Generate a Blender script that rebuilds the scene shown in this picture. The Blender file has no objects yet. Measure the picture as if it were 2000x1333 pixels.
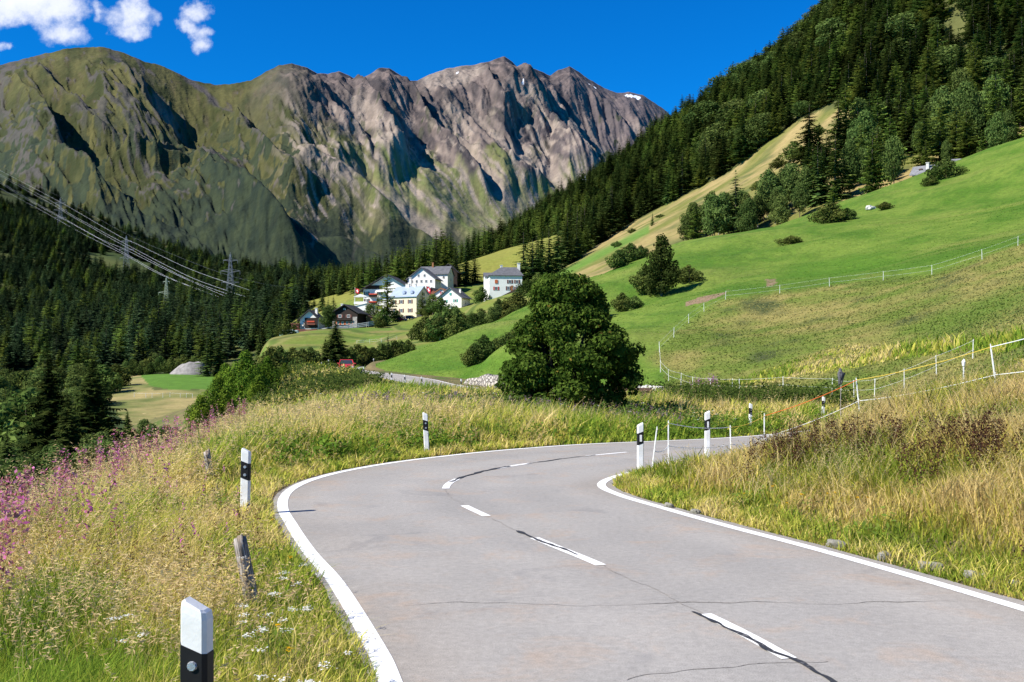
import bpy, math, random
import numpy as np

# ------------------------------------------------------------------ camera
SC = bpy.context.scene
COL = SC.collection
F, CX, HY, CH = 2000.0, 1000.0, 718.0, 2.05      # focal length in photo pixels, principal column, horizon row, eye height
cam = bpy.data.cameras.new("camera")
cam.lens, cam.sensor_width, cam.shift_y = 36.0, 36.0, (HY - 666.5) / 2000.0
cam.clip_start, cam.clip_end = 0.1, 30000.0
cam_ob = bpy.data.objects.new("camera", cam)
cam_ob.location = (0, 0, CH)
cam_ob.rotation_euler = (math.pi / 2, 0, 0)
COL.objects.link(cam_ob)
SC.camera = cam_ob

# ------------------------------------------------------------------ exposure
SC.view_settings.view_transform = 'Standard'
SC.view_settings.look = 'None'
SC.view_settings.exposure = 1.0
SC.view_settings.gamma = 1.0
SC.cycles.max_bounces = 6
SC.cycles.diffuse_bounces = 3
SC.cycles.transparent_max_bounces = 8

# ------------------------------------------------------------------ world: sky with three small clouds
SUN_EL, SUN_AZ = math.radians(43), math.radians(-117)   # azimuth from +Y, clockwise; the sun stands to the left, a little behind
sun_dir = np.array([math.sin(SUN_AZ) * math.cos(SUN_EL), math.cos(SUN_AZ) * math.cos(SUN_EL), math.sin(SUN_EL)])
W = bpy.data.worlds.new("World")
SC.world = W
W.use_nodes = True
nt = W.node_tree
nt.nodes.clear()
def N(tree, typ, **kw):
    n = tree.nodes.new(typ)
    for k, v in kw.items():
        setattr(n, k, v)
    return n
class G:
    """small expression helper for node trees"""
    def __init__(s, tree): s.t = tree
    def put(s, sock, v):
        if isinstance(v, bpy.types.NodeSocket): s.t.links.new(v, sock)
        else: sock.default_value = v
    def m(s, op, a, b=0.0, c=0.0, clamp=False):
        n = N(s.t, 'ShaderNodeMath', operation=op, use_clamp=clamp)
        s.put(n.inputs[0], a); s.put(n.inputs[1], b); s.put(n.inputs[2], c)
        return n.outputs[0]
    def mix(s, f, a, b, blend='MIX'):
        n = N(s.t, 'ShaderNodeMix', data_type='RGBA', blend_type=blend)
        s.put(n.inputs[0], f)
        for i, v in ((6, a), (7, b)):
            if isinstance(v, (tuple, list)) and len(v) == 3: v = (*v, 1)
            s.put(n.inputs[i], v)
        return n.outputs[2]
    def noise(s, vec, scale, detail=3, rough=0.55, dist=0.0, out=0):
        n = N(s.t, 'ShaderNodeTexNoise')
        if vec is not None: s.put(n.inputs['Vector'], vec)
        n.inputs['Scale'].default_value = scale; n.inputs['Detail'].default_value = detail
        n.inputs['Roughness'].default_value = rough; n.inputs['Distortion'].default_value = dist
        return n.outputs[out]
    def ss(s, v, a, b):
        n = N(s.t, 'ShaderNodeMapRange', interpolation_type='SMOOTHSTEP')
        s.put(n.inputs[0], v); n.inputs[1].default_value = a; n.inputs[2].default_value = b
        return n.outputs[0]
g = G(nt)
sky = N(nt, 'ShaderNodeTexSky', sky_type='NISHITA', sun_disc=False)
sky.sun_elevation, sky.sun_rotation = SUN_EL, SUN_AZ
sky.altitude, sky.air_density, sky.dust_density, sky.ozone_density = 1900, 1.0, 0.15, 4.0
hs = N(nt, 'ShaderNodeHueSaturation')
hs.inputs['Hue'].default_value = 0.5
hs.inputs['Saturation'].default_value = 1.32
hs.inputs['Value'].default_value = 1.0
nt.links.new(sky.outputs[0], hs.inputs['Color'])
SKY_STRENGTH = 0.15
tc = N(nt, 'ShaderNodeTexCoord')
sp = N(nt, 'ShaderNodeSeparateXYZ')
nt.links.new(tc.outputs['Generated'], sp.inputs[0])
dy = g.m('MAXIMUM', sp.outputs[1], 0.05)
azx = g.m('DIVIDE', sp.outputs[0], dy)        # tangent of the bearing
elz = g.m('DIVIDE', sp.outputs[2], dy)        # tangent of the height
cmb = N(nt, 'ShaderNodeCombineXYZ')
nt.links.new(azx, cmb.inputs[0]); nt.links.new(elz, cmb.inputs[1])
wv_ = g.noise(cmb.outputs[0], 22.0, 9, 0.62, 0.0, out=1)
ws_ = N(nt, 'ShaderNodeSeparateXYZ'); nt.links.new(wv_, ws_.inputs[0])
azw = g.m('MULTIPLY_ADD', g.m('SUBTRACT', ws_.outputs[0], .5), .050, azx); elw = g.m('MULTIPLY_ADD', g.m('SUBTRACT', ws_.outputs[1], .5), .040, elz)
n1 = g.noise(cmb.outputs[0], 60.0, 8, 0.65, 0.0)
n2 = g.noise(cmb.outputs[0], 9.0, 4, 0.5, 0.4)
cl = None
#            bearing, height (tangents), half width, half height, weight
for (px, py, rx, ry, wt) in [(40, -15, 95, 55, 1.15), (118, 18, 62, 44, 1.0), (-30, 5, 70, 42, .9), (122, 72, 50, 26, .80), (262, 22, 34, 36, .95), (255, 58, 34, 28, .85),
                             (225, 30, 32, 22, .62), (192, 28, 12, 20, .62), (390, 25, 34, 20, .78), (372, 52, 24, 20, .74), (398, 66, 28, 22, .72), (402, 92, 24, 18, .68), (4, 85, 14, 12, .6), (300, 40, 18, 16, .5)]:
    a = g.m('MULTIPLY', g.m('SUBTRACT', azw, (px - CX) / F), F / rx)
    b = g.m('MULTIPLY', g.m('SUBTRACT', elw, (HY - py) / F), F / ry)
    d = g.m('SQRT', g.m('ADD', g.m('MULTIPLY', a, a), g.m('MULTIPLY', b, b)))
    e = g.m('MULTIPLY', g.m('SUBTRACT', 1.35, g.m('MULTIPLY', d, d)), wt)
    cl = e if cl is None else g.m('SMOOTH_MAX', cl, e, .5)
dens = g.m('ADD', cl, g.m('MULTIPLY', g.m('SUBTRACT', n1, 0.5), 1.6))
dens = g.m('ADD', dens, g.m('MULTIPLY', g.m('SUBTRACT', n2, 0.5), 0.8))
alpha = g.m('MULTIPLY', g.ss(dens, 0.0, 1.25), 0.95)
ccol = g.mix(g.ss(dens, 0.3, 2.0), (2.55, 2.8, 3.5), (3.6, 3.7, 4.1))
front = g.m('GREATER_THAN', sp.outputs[1], 0.06)
deep = N(nt, 'ShaderNodeMix', data_type='RGBA', blend_type='MULTIPLY')
deep.inputs[0].default_value = 1.0
nt.links.new(hs.outputs[0], deep.inputs[6]); deep.inputs[7].default_value = (0.035, 0.44, 0.60, 1)
skyc = deep.outputs[2]
fin = g.mix(g.m('MULTIPLY', alpha, front), skyc, ccol)
bg = N(nt, 'ShaderNodeBackground')
bg.inputs['Strength'].default_value = SKY_STRENGTH
nt.links.new(fin, bg.inputs['Color'])
wo = N(nt, 'ShaderNodeOutputWorld')
nt.links.new(bg.outputs[0], wo.inputs['Surface'])

# ------------------------------------------------------------------ sun
sl = bpy.data.lights.new("sun", 'SUN')
sl.energy, sl.angle, sl.color = 4.6, math.radians(0.53), (1.0, 0.95, 0.86)
so = bpy.data.objects.new("sun", sl)
from mathutils import Vector, Matrix, Euler
so.rotation_euler = Vector(tuple(-sun_dir)).to_track_quat('-Z', 'Y').to_euler()
COL.objects.link(so)

# ------------------------------------------------------------------ helpers
rng = np.random.default_rng(11)
random.seed(11)
R = math.radians
def at(px, py, D):
    return np.array([(px - CX) / F * D, D, CH + (HY - py) / F * D])
def tag(o, label=None, cat=None, group=None, kind=None):
    if label: o['label'] = label
    if cat: o['category'] = cat
    if group: o['group'] = group
    if kind: o['kind'] = kind
    return o
def link(o, parent=None):
    COL.objects.link(o)
    if parent is not None: o.parent = parent
    return o
def empty(name, loc=(0, 0, 0), rz=0.0):
    o = bpy.data.objects.new(name, None)
    o.empty_display_size = 0.2
    o.location = tuple(float(v) for v in loc); o.rotation_euler = (0, 0, rz)
    return link(o)
def mesh_np(name, V, faces, mats=(), col=None, smooth=False, midx=None):
    """V (n,3); faces: list of int arrays (k,3) or (k,4); col (n,3) per-vertex colours"""
    me = bpy.data.meshes.new(name)
    V = np.asarray(V, np.float32)
    me.vertices.add(len(V)); me.vertices.foreach_set('co', V.ravel())
    fl = [np.asarray(f, np.int32) for f in faces if len(f)]
    tot = sum(f.size for f in fl)
    me.loops.add(tot); me.loops.foreach_set('vertex_index', np.concatenate([f.ravel() for f in fl]))
    sizes = np.concatenate([np.full(len(f), f.shape[1], np.int32) for f in fl])
    starts = np.concatenate([[0], np.cumsum(sizes)[:-1]]).astype(np.int32)
    me.polygons.add(len(sizes)); me.polygons.foreach_set('loop_start', starts)
    if smooth: me.polygons.foreach_set('use_smooth', np.ones(len(sizes), bool))
    if midx is not None: me.polygons.foreach_set('material_index', np.asarray(midx, np.int32))
    for m in mats: me.materials.append(m)
    if col is not None:
        a = me.attributes.new('Col', 'FLOAT_COLOR', 'POINT')
        c = np.ones((len(V), 4), np.float32); c[:, :3] = col
        a.data.foreach_set('color', c.ravel())
    me.update(calc_edges=True)
    me.validate()
    return me
def obj_np(name, V, faces, mats=(), col=None, parent=None, smooth=False):
    return link(bpy.data.objects.new(name, mesh_np(name, V, faces, mats, col, smooth)), parent)
class MB:
    """collects simple solids, then links them as one mesh object"""
    def __init__(s): s.v, s.f, s.m = [], [], []
    def add(s, vs, fs, mi=0):
        b = len(s.v); s.v += [tuple(map(float, p)) for p in vs]; s.f += [tuple(b + i for i in f) for f in fs]; s.m += [mi] * len(fs)
        return s
    def box(s, c, d, mi=0, rz=0.0, top=1.0):
        x, y, z = d[0] / 2, d[1] / 2, d[2] / 2
        ps = [(-x, -y, -z), (x, -y, -z), (x, y, -z), (-x, y, -z), (-x * top, -y * top, z), (x * top, -y * top, z), (x * top, y * top, z), (-x * top, y * top, z)]
        ca, sa = math.cos(rz), math.sin(rz)
        return s.add([(c[0] + p[0] * ca - p[1] * sa, c[1] + p[0] * sa + p[1] * ca, c[2] + p[2]) for p in ps],
                     [(0, 3, 2, 1), (4, 5, 6, 7), (0, 1, 5, 4), (1, 2, 6, 5), (2, 3, 7, 6), (3, 0, 4, 7)], mi)
    def prism(s, poly, a, b, axis='y', mi=0):
        """polygon (2-D, counter-clockwise) extruded from a to b; axis y: poly in x,z; axis z: poly in x,y; axis x: poly in y,z"""
        n = len(poly)
        def P(p, t): return (p[0], t, p[1]) if axis == 'y' else ((p[0], p[1], t) if axis == 'z' else (t, p[0], p[1]))
        vs = [P(p, a) for p in poly] + [P(p, b) for p in poly]
        fs = [tuple(range(n)), tuple(range(2 * n - 1, n - 1, -1))] + [(i + n, (i + 1) % n + n, (i + 1) % n, i) for i in range(n)]
        return s.add(vs, fs, mi)
    def tube(s, pts, r, n=6, mi=0, cap=True):
        pts = [np.array(p, float) for p in pts]
        rs = r if isinstance(r, (list, tuple)) else [r] * len(pts)
        b = len(s.v); k = len(pts)
        for i, p in enumerate(pts):
            d = pts[min(i + 1, k - 1)] - pts[max(i - 1, 0)]; d /= (np.linalg.norm(d) + 1e-9)
            u = np.cross(d, [0, 0, 1.0]) if abs(d[2]) < .95 else np.cross(d, [1.0, 0, 0]); u /= np.linalg.norm(u); w = np.cross(d, u)
            for j in range(n):
                a = 2 * math.pi * j / n
                s.v.append(tuple(p + rs[i] * (math.cos(a) * u + math.sin(a) * w)))
        for i in range(k - 1):
            for j in range(n):
                s.f.append((b + i * n + j, b + i * n + (j + 1) % n, b + (i + 1) * n + (j + 1) % n, b + (i + 1) * n + j)); s.m.append(mi)
        if cap:
            s.f.append(tuple(b + j for j in range(n - 1, -1, -1))); s.m.append(mi)
            s.f.append(tuple(b + (k - 1) * n + j for j in range(n))); s.m.append(mi)
        return s
    def build(s, name, mats, parent=None, smooth=False, bevel=0.0):
        me = bpy.data.meshes.new(name)
        me.from_pydata(s.v, [], s.f)
        for m in (mats if isinstance(mats, (list, tuple)) else [mats]): me.materials.append(m)
        me.polygons.foreach_set('material_index', s.m)
        if smooth: me.polygons.foreach_set('use_smooth', [True] * len(s.f))
        import bmesh
        bm = bmesh.new(); bm.from_mesh(me)
        bmesh.ops.recalc_face_normals(bm, faces=bm.faces)
        if bevel: bmesh.ops.bevel(bm, geom=list(bm.edges), offset=bevel, segments=2, affect='EDGES', profile=0.6)
        bm.to_mesh(me); bm.free()
        return link(bpy.data.objects.new(name, me), parent)
def add_copy(o, parent=None):
    c = o.copy(); COL.objects.link(c); c.parent = parent
    for ch in o.children: add_copy(ch, c)
    return c

# value noise in numpy
_pt = rng.permutation(512); _pt = np.concatenate([_pt, _pt, _pt])
_ga = rng.uniform(0, 2 * np.pi, 512); _gx, _gy = np.cos(_ga), np.sin(_ga)
def perlin(x, y, seed=0):
    x = np.asarray(x, float) + seed * 17.31; y = np.asarray(y, float) + seed * 9.77
    xi = np.floor(x).astype(int); yi = np.floor(y).astype(int); xf = x - xi; yf = y - yi
    u = xf ** 3 * (xf * (xf * 6 - 15) + 10); v = yf ** 3 * (yf * (yf * 6 - 15) + 10)
    def gr(i, j, dx, dy_):
        h = _pt[_pt[(xi + i) & 511] + ((yi + j) & 511)] & 511
        return _gx[h] * dx + _gy[h] * dy_
    a = gr(0, 0, xf, yf); b = gr(1, 0, xf - 1, yf); c = gr(0, 1, xf, yf - 1); d = gr(1, 1, xf - 1, yf - 1)
    return (a + u * (b - a)) * (1 - v) + (c + u * (d - c)) * v
def fbm(x, y, o=4, seed=0, gain=.5, lac=2.03):
    s = 0; a = 1.0; x = np.asarray(x, float); y = np.asarray(y, float)
    for i in range(o):
        s = s + a * perlin(x, y, seed + i * 3); x = x * lac; y = y * lac; a *= gain
    return s * 1.4
def ridged(x, y, o=4, seed=0, gain=.5, lac=2.1):
    s = 0; a = 1.0; t = 0
    for i in range(o):
        s = s + a * (1 - np.minimum(1, np.abs(perlin(x, y, seed + i * 5)) * 2.2)); t += a
        x = np.asarray(x) * lac; y = np.asarray(y) * lac; a *= gain
    return s / t
def sstep(x, a, b):
    t = np.clip((np.asarray(x, float) - a) / (b - a), 0, 1); return t * t * (3 - 2 * t)
def inpoly(x, y, poly):
    x = np.asarray(x, float); y = np.asarray(y, float); r = np.zeros(x.shape, bool); n = len(poly)
    for i in range(n):
        x1, y1 = poly[i]; x2, y2 = poly[(i + 1) % n]
        c = ((y1 > y) != (y2 > y)) & (x < (x2 - x1) * (y - y1) / ((y2 - y1) + 1e-12) + x1)
        r ^= c
    return r
def lerp3(t, a, b):
    t = np.asarray(t)[..., None]; return np.asarray(a) * (1 - t) + np.asarray(b) * t

class TPS:
    """smooth height field through measured points"""
    def __init__(s, P, reg=1e-3):
        P = np.asarray(P, float); s.c = P[:, :2].mean(0); s.k = max(np.ptp(P[:, 0]), np.ptp(P[:, 1]))
        q = (P[:, :2] - s.c) / s.k; n = len(q); s.q = q
        K = s.U(((q[:, None] - q[None]) ** 2).sum(-1)) + reg * 1e-3 * np.eye(n)
        T = np.c_[np.ones(n), q]
        A = np.block([[K, T], [T.T, np.zeros((3, 3))]])
        s.w = np.linalg.solve(A, np.r_[P[:, 2], 0, 0, 0])
    @staticmethod
    def U(r2): return 0.5 * r2 * np.log(r2 + 1e-12)
    def __call__(s, x, y):
        x = np.asarray(x, float); y = np.asarray(y, float); sh = x.shape
        q = (np.c_[x.ravel(), y.ravel()] - s.c) / s.k; out = np.empty(len(q))
        for i in range(0, len(q), 20000):
            b = q[i:i + 20000]
            out[i:i + 20000] = s.U(((b[:, None] - s.q[None]) ** 2).sum(-1)) @ s.w[:-3] + s.w[-3] + b @ s.w[-2:]
        return out.reshape(sh)

# ------------------------------------------------------------------ materials
MATS = {}
def new_mat(name):
    m = bpy.data.materials.new(name); m.use_nodes = True
    return m, m.node_tree, G(m.node_tree), m.node_tree.nodes['Principled BSDF']
def plain(name, col, rough=.7, var=.25, scale=3.0, bump=0.0, metal=0.0, col2=None, coat=0.0, spec=.4):
    """one paint / stone / wood / fabric with procedural variation"""
    m, t, gg, b = new_mat(name)
    tcn = N(t, 'ShaderNodeTexCoord')
    nz = gg.noise(tcn.outputs['Object'], scale, 5, .6)
    c2 = col2 if col2 else tuple(c * (1 - var) for c in col)
    gg.put(b.inputs['Base Color'], gg.mix(gg.ss(nz, .3, .7), col, c2))
    b.inputs['Roughness'].default_value = rough; b.inputs['Metallic'].default_value = metal
    b.inputs['Specular IOR Level'].default_value = spec
    if coat: b.inputs['Coat Weight'].default_value = coat
    if bump:
        bn = N(t, 'ShaderNodeBump'); bn.inputs['Strength'].default_value = bump; bn.inputs['Distance'].default_value = .02
        t.links.new(gg.noise(tcn.outputs['Object'], scale * 6, 4, .6), bn.inputs['Height']); t.links.new(bn.outputs[0], b.inputs['Normal'])
    MATS[name] = m
    return m
def attr_mat(name, fine=1.0, amt=.35, rough=.95, bump=0.0, bscale=8.0, spec=.15, fine2=None, bdist=.3):
    """surface whose colour zones are stored per vertex, broken up by fine noise"""
    m, t, gg, b = new_mat(name)
    a = N(t, 'ShaderNodeAttribute', attribute_name='Col')
    tcn = N(t, 'ShaderNodeTexCoord')
    nz = gg.noise(tcn.outputs['Object'], fine, 6, .65)
    f = gg.m('MULTIPLY_ADD', gg.m('SUBTRACT', nz, .5), amt * 3.0, 1.0)
    if fine2:
        nb = gg.noise(tcn.outputs['Object'], fine2, 4, .6)
        f = gg.m('MULTIPLY', f, gg.m('MULTIPLY_ADD', gg.m('SUBTRACT', nb, .5), amt * 2.0, 1.0))
    f = gg.m('MAXIMUM', f, .15)
    mm = N(t, 'ShaderNodeVectorMath', operation='SCALE')
    t.links.new(a.outputs['Color'], mm.inputs[0]); gg.put(mm.inputs['Scale'], f)
    t.links.new(mm.outputs[0], b.inputs['Base Color'])
    b.inputs['Roughness'].default_value = rough; b.inputs['Specular IOR Level'].default_value = spec
    if bump:
        bn = N(t, 'ShaderNodeBump'); bn.inputs['Strength'].default_value = bump; bn.inputs['Distance'].default_value = bdist
        t.links.new(gg.noise(tcn.outputs['Object'], bscale, 5, .65), bn.inputs['Height']); t.links.new(bn.outputs[0], b.inputs['Normal'])
    MATS[name] = m
    return m
def leaf_mat(name, trans=.3, attr=True, col=(.06, .1, .02), var=.35, hue=.02):
    """thin leaves and blades: diffuse with light shining through, tint differing per plant"""
    m, t, gg, b = new_mat(name)
    t.nodes.remove(b)
    if attr:
        src = N(t, 'ShaderNodeAttribute', attribute_name='Col').outputs['Color']
    else:
        src = N(t, 'ShaderNodeRGB'); src.outputs[0].default_value = (*col, 1); src = src.outputs[0]
    oi = N(t, 'ShaderNodeObjectInfo')
    h = N(t, 'ShaderNodeHueSaturation')
    gg.put(h.inputs['Hue'], gg.m('MULTIPLY_ADD', gg.m('SUBTRACT', oi.outputs['Random'], .5), hue * 2, .5))
    rv = gg.m('FRACT', gg.m('MULTIPLY', oi.outputs['Random'], 7.13))
    gg.put(h.inputs['Value'], gg.m('MULTIPLY_ADD', gg.m('SUBTRACT', rv, .5), var * 2, 1.0))
    t.links.new(src, h.inputs['Color'])
    d = N(t, 'ShaderNodeBsdfDiffuse'); tr = N(t, 'ShaderNodeBsdfTranslucent'); mx = N(t, 'ShaderNodeMixShader')
    t.links.new(h.outputs[0], d.inputs[0]); t.links.new(h.outputs[0], tr.inputs[0]); mx.inputs[0].default_value = trans
    t.links.new(d.outputs[0], mx.inputs[1]); t.links.new(tr.outputs[0], mx.inputs[2])
    t.links.new(mx.outputs[0], t.nodes['Material Output'].inputs['Surface'])
    MATS[name] = m
    return m
# ================================================================== ROAD GEOMETRY
def crom(P, step):
    """centripetal-free Catmull-Rom through P resampled at about step"""
    P = np.asarray(P, float); Q = np.vstack([2 * P[0] - P[1], P, 2 * P[-1] - P[-2]]); out = []
    for i in range(1, len(Q) - 2):
        n = max(2, int(np.linalg.norm(Q[i + 1] - Q[i]) / step))
        for k in range(n):
            t = k / n; p0, p1, p2, p3 = Q[i - 1], Q[i], Q[i + 1], Q[i + 2]
            out.append(.5 * (2 * p1 + (p2 - p0) * t + (2 * p0 - 5 * p1 + 4 * p2 - p3) * t * t + (3 * p1 - p0 - 3 * p2 + p3) * t ** 3))
    out.append(P[-1]); return np.array(out)
CENTRE = [(7.5, -16, 0), (5.0, -8, 0), (3.6, 0, 0), (2.55, 4.4, 0), (1.95, 7.2, 0), (1.60, 8.5, 0), (.92, 10.6, 0), (.27, 12.3, 0), (-.35, 14.1, 0), (-.85, 15.7, 0), (-1.12, 17.3, 0), (-1.0, 18.8, 0),
          (-.46, 20.4, 0), (.40, 21.9, 0), (1.75, 23.9, -.02), (3.9, 26.6, -.08), (6.3, 29.5, -.2), (8.8, 32.6, -.33), (11.4, 35.9, -.42), (14.2, 39.5, -.45), (17.2, 43.6, -.4), (19.8, 49, -.25), (20.6, 55, -.08), (19.0, 62, .05), (14.5, 69.5, .1),
          (8.5, 75.5, .1), (2.5, 80, .1), (-3.0, 85.5, .15), (-7.3, 93, .4), (-10.6, 102, .85), (-14.6, 110.5, 1.25), (-18.6, 118, 1.55), (-21.6, 126, 1.8), (-22.3, 135, 2.0), (-20, 145, 2.2), (-14, 156, 2.5)]
RC = crom(CENTRE, .25)
_t = np.gradient(RC[:, :2], axis=0); _t /= np.linalg.norm(_t, axis=1)[:, None]
RN = np.c_[_t[:, 1], -_t[:, 0]]                  # to the right of travel
RS = np.r_[0, np.cumsum(np.linalg.norm(np.diff(RC[:, :2], axis=0), axis=1))]
HW = 2.95                                       # asphalt half width
def road_near(x, y):
    """distance to the centre line and road height there"""
    x = np.asarray(x, float).ravel(); y = np.asarray(y, float).ravel(); d = np.empty(len(x)); z = np.empty(len(x)); side = np.empty(len(x)); C = RC[::2]; NN = RN[::2]
    for i in range(0, len(x), 8000):
        q = np.c_[x[i:i + 8000], y[i:i + 8000]]
        dd = ((q[:, None] - C[None, :, :2]) ** 2).sum(-1); j = dd.argmin(1)
        d[i:i + 8000] = np.sqrt(dd[np.arange(len(q)), j]); z[i:i + 8000] = C[j, 2]
        side[i:i + 8000] = ((q - C[j, :2]) * NN[j]).sum(1)
    return d, z, side

# ================================================================== HEIGHT FIELDS
def P3(L): return [tuple(at(*p)) for p in L]
A_PTS = [(0, 0, .05), (-2.2, 3, .0), (-1.8, 6, -.02), (-2.6, 9, -.03), (-3.6, 12.5, -.03), (-4.6, 16, -.02), (-3, -8, .2), (3, -15, 0), (10, -12, .4), (9, 2, .5), (14, 4, 1.8),
         (-4.4, 8.5, -.1), (-7.5, 9, -1.6), (-14, 9, -6.2), (-30, 10, -15), (-3.5, 3, -.1), (-8, 2, -2.2), (-16, 0, -7), (-6.0, 17.5, -.1), (-9, 17, -1.6), (-17, 18, -7), (-34, 20, -17), (-6.9, 25.5, -.1), (-10.5, 26, -1.8), (-19, 27, -7.5), (-40, 30, -18),
         (-9.6, 40, -.1), (-14, 40, -2.2), (-24, 42, -8.5), (-50, 45, -19), (-13.4, 65, .35), (-19, 65, -2.0), (-31, 67, -9), (-60, 70, -19), (-17.5, 82, .85), (-23, 82, -1.5), (-20.5, 95, 1.15), (-27, 95, -1.6), (-40, 98, -9), (-70, 100, -18),
         (-25, 112, 1.4), (-31, 112, -1.2), (-28, 128, 1.8), (-38, 128, -2.5), (-80, 140, -15),
         (3.6, 17.8, .18), (4.6, 15.2, .30), (6.3, 15.5, .68), (6.8, 11, .75), (5.6, 9.5, .32), (9, 13, 1.3), (7.2, 19, .78), (9.3, 19.5, 1.42), (11, 15.5, 1.7), (13, 20, 1.75), (8.5, 25, .80), (5.2, 21.6, .14), (6.0, 18.5, .5), (11.5, 26, 1.2), (15, 31, .9), (16, 12, 2.4), (20, 22, 2.1), (22, 34, 1.3), (24, 42, .9), (13, 33.5, .1), (9.0, 27.5, .25), (6.6, 24, .2),
         (-4, 25, .05), (0, 30, .05), (-5, 33, .15), (3, 36, -.15), (-4, 45, .1), (2, 45, -.1), (8, 43, -.35), (-7, 55, .35), (4, 58, -.05), (12, 56, -.1), (-4, 68, .18), (5, 68, .1), (-11, 78, .6), (-8, 83, .40), (-13, 92, 1.15), (-16, 100, 1.45), (-15, 97, 1.42), (-19, 108, 1.6), (-5.2, 75, .2), (0, 74, .1),
         (27, 55, .9), (24, 68, .6), (17, 78, .6), (8, 84, .6), (-1, 90, .5), (-6, 100, .7), (-10, 112, 1.2), (-15, 122, 1.7)]
fA0 = TPS(A_PTS)
def fA(x, y):
    x = np.asarray(x, float); y = np.asarray(y, float)
    z = fA0(x, y) + .05 * fbm(x * .5, y * .5, 3, 4) + .10 * fbm(x * .13, y * .13, 2, 9) * sstep(y, 24, 34)
    d, rz, side = road_near(x, y); d = d.reshape(x.shape); rz = rz.reshape(x.shape)
    w = sstep(d, HW + .02, HW + 1.6)
    z = (rz - .014) * (1 - w) + z * w
    return np.where(d < HW + .02, rz - .06 + .046 * sstep(d, HW - .6, HW - .15), z)
B_PTS = P3([(735, 724, 122), (800, 739, 112), (900, 753, 100), (985, 758, 91), (1100, 768, 85), (1290, 772, 77), (1450, 775, 68), (1600, 773, 58), (1750, 765, 50), (2000, 735, 36), (2300, 700, 28), (1400, 770, 73),
            (850, 706, 124), (1000, 683, 104), (960, 696, 102), (1060, 666, 110), (948, 722, 103), (975, 700, 114), (1020, 676, 120),
            (742, 713, 126), (800, 692, 132), (850, 672, 138), (900, 655, 145), (970, 625, 156), (1040, 593, 172), (1110, 566, 188), (1180, 546, 205), (1240, 514, 225),
            (1320, 491, 232), (1440, 462, 238), (1560, 432, 240), (1640, 398, 245), (1710, 378, 252), (1780, 350, 262), (1870, 318, 268), (2000, 278, 275), (2300, 190, 290),
            (1240, 590, 150), (1330, 545, 160), (1200, 640, 120), (1310, 655, 100), (1290, 700, 88), (1350, 640, 106), (1417, 580, 118), (1460, 560, 128), (1600, 550, 122), (1500, 640, 98), (1600, 680, 78), (1750, 640, 76), (1820, 535, 104), (1920, 505, 100), (2000, 480, 98), (1900, 620, 70), (2000, 620, 58), (2000, 680, 45),
            (1450, 520, 165), (1650, 470, 170), (1800, 430, 185), (1900, 400, 192), (2000, 350, 205), (1700, 410, 215), (2200, 450, 90), (2300, 350, 150),
            (800, 720, 150), (850, 705, 165), (950, 680, 190), (1040, 640, 215), (1140, 600, 240), (1240, 550, 265), (1440, 500, 290), (1640, 440, 300), (1870, 370, 330), (2100, 300, 340)])
fB0 = TPS(B_PTS)
def fB(x, y): return fB0(x, y) + .38 * fbm(np.asarray(x) * .06, np.asarray(y) * .06, 4, 2) * sstep(y, 60, 120) + .9 * fbm(np.asarray(x) * .022, np.asarray(y) * .03, 3, 6) * sstep(y, 100, 160)
C_PTS = P3([(480, 770, 180), (560, 712, 235), (650, 712, 205), (740, 706, 185), (830, 680, 210), (900, 650, 250), (980, 620, 280), (540, 662, 325), (600, 648, 356), (680, 643, 362), (740, 634, 368), (800, 621, 392), (860, 606, 394), (900, 600, 398),
            (960, 588, 362), (1030, 572, 352), (1050, 558, 370), (940, 545, 460), (990, 510, 480), (1045, 480, 500), (930, 530, 470), (850, 560, 440), (760, 575, 450), (700, 585, 455), (650, 610, 450), (880, 525, 560), (800, 530, 600), (1000, 470, 640), (560, 690, 290), (700, 672, 310), (780, 655, 320), (850, 635, 340),
            (600, 690, 270), (700, 690, 250), (450, 770, 250), (400, 735, 400), (1120, 560, 330), (1200, 560, 320), (560, 640, 460), (500, 700, 380)])
fC0 = TPS(C_PTS)
def fC(x, y):
    x = np.asarray(x, float); y = np.asarray(y, float); p = CX + x / y * F
    return fC0(x, y) + .8 * fbm(x * .03, y * .03, 3, 12) - 40 * sstep(y, 580, 690) - 45 * sstep(p, 540, 430) ** 1.5 - 50 * sstep(p, 1085, 1190)
D_PTS = P3([(340, 759, 280), (410, 758, 285), (285, 758, 287), (340, 733, 332), (270, 735, 340), (420, 733, 340), (480, 735, 330), (250, 772, 270), (350, 802, 235), (290, 812, 225), (410, 800, 240), (200, 840, 190), (150, 875, 160), (50, 880, 150), (0, 880, 140), (-200, 860, 150), (250, 870, 150), (400, 850, 140),
            (0, 770, 330), (100, 765, 320), (200, 745, 340), (0, 715, 430), (100, 722, 420), (250, 716, 390), (420, 700, 400), (500, 672, 430), (560, 650, 450), (650, 600, 500), (-300, 760, 320), (-300, 650, 560),
            (0, 610, 700), (200, 615, 660), (400, 618, 620), (550, 590, 640), (0, 460, 1000), (200, 500, 1000), (400, 545, 1000), (550, 552, 1000), (0, 345, 1500), (150, 400, 1500), (300, 462, 1480), (450, 517, 1420), (600, 540, 1250), (700, 548, 1100), (760, 552, 900), (-300, 220, 1500), (-300, 430, 1000), (800, 560, 700)]) + [(-2, 115, -7), (-30, 60, -16), (-60, 60, -20), (-25, 90, -10), (-60, 90, -14), (-12, 70, -12), (20, 120, -10)]
fD0 = TPS(D_PTS)
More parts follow.
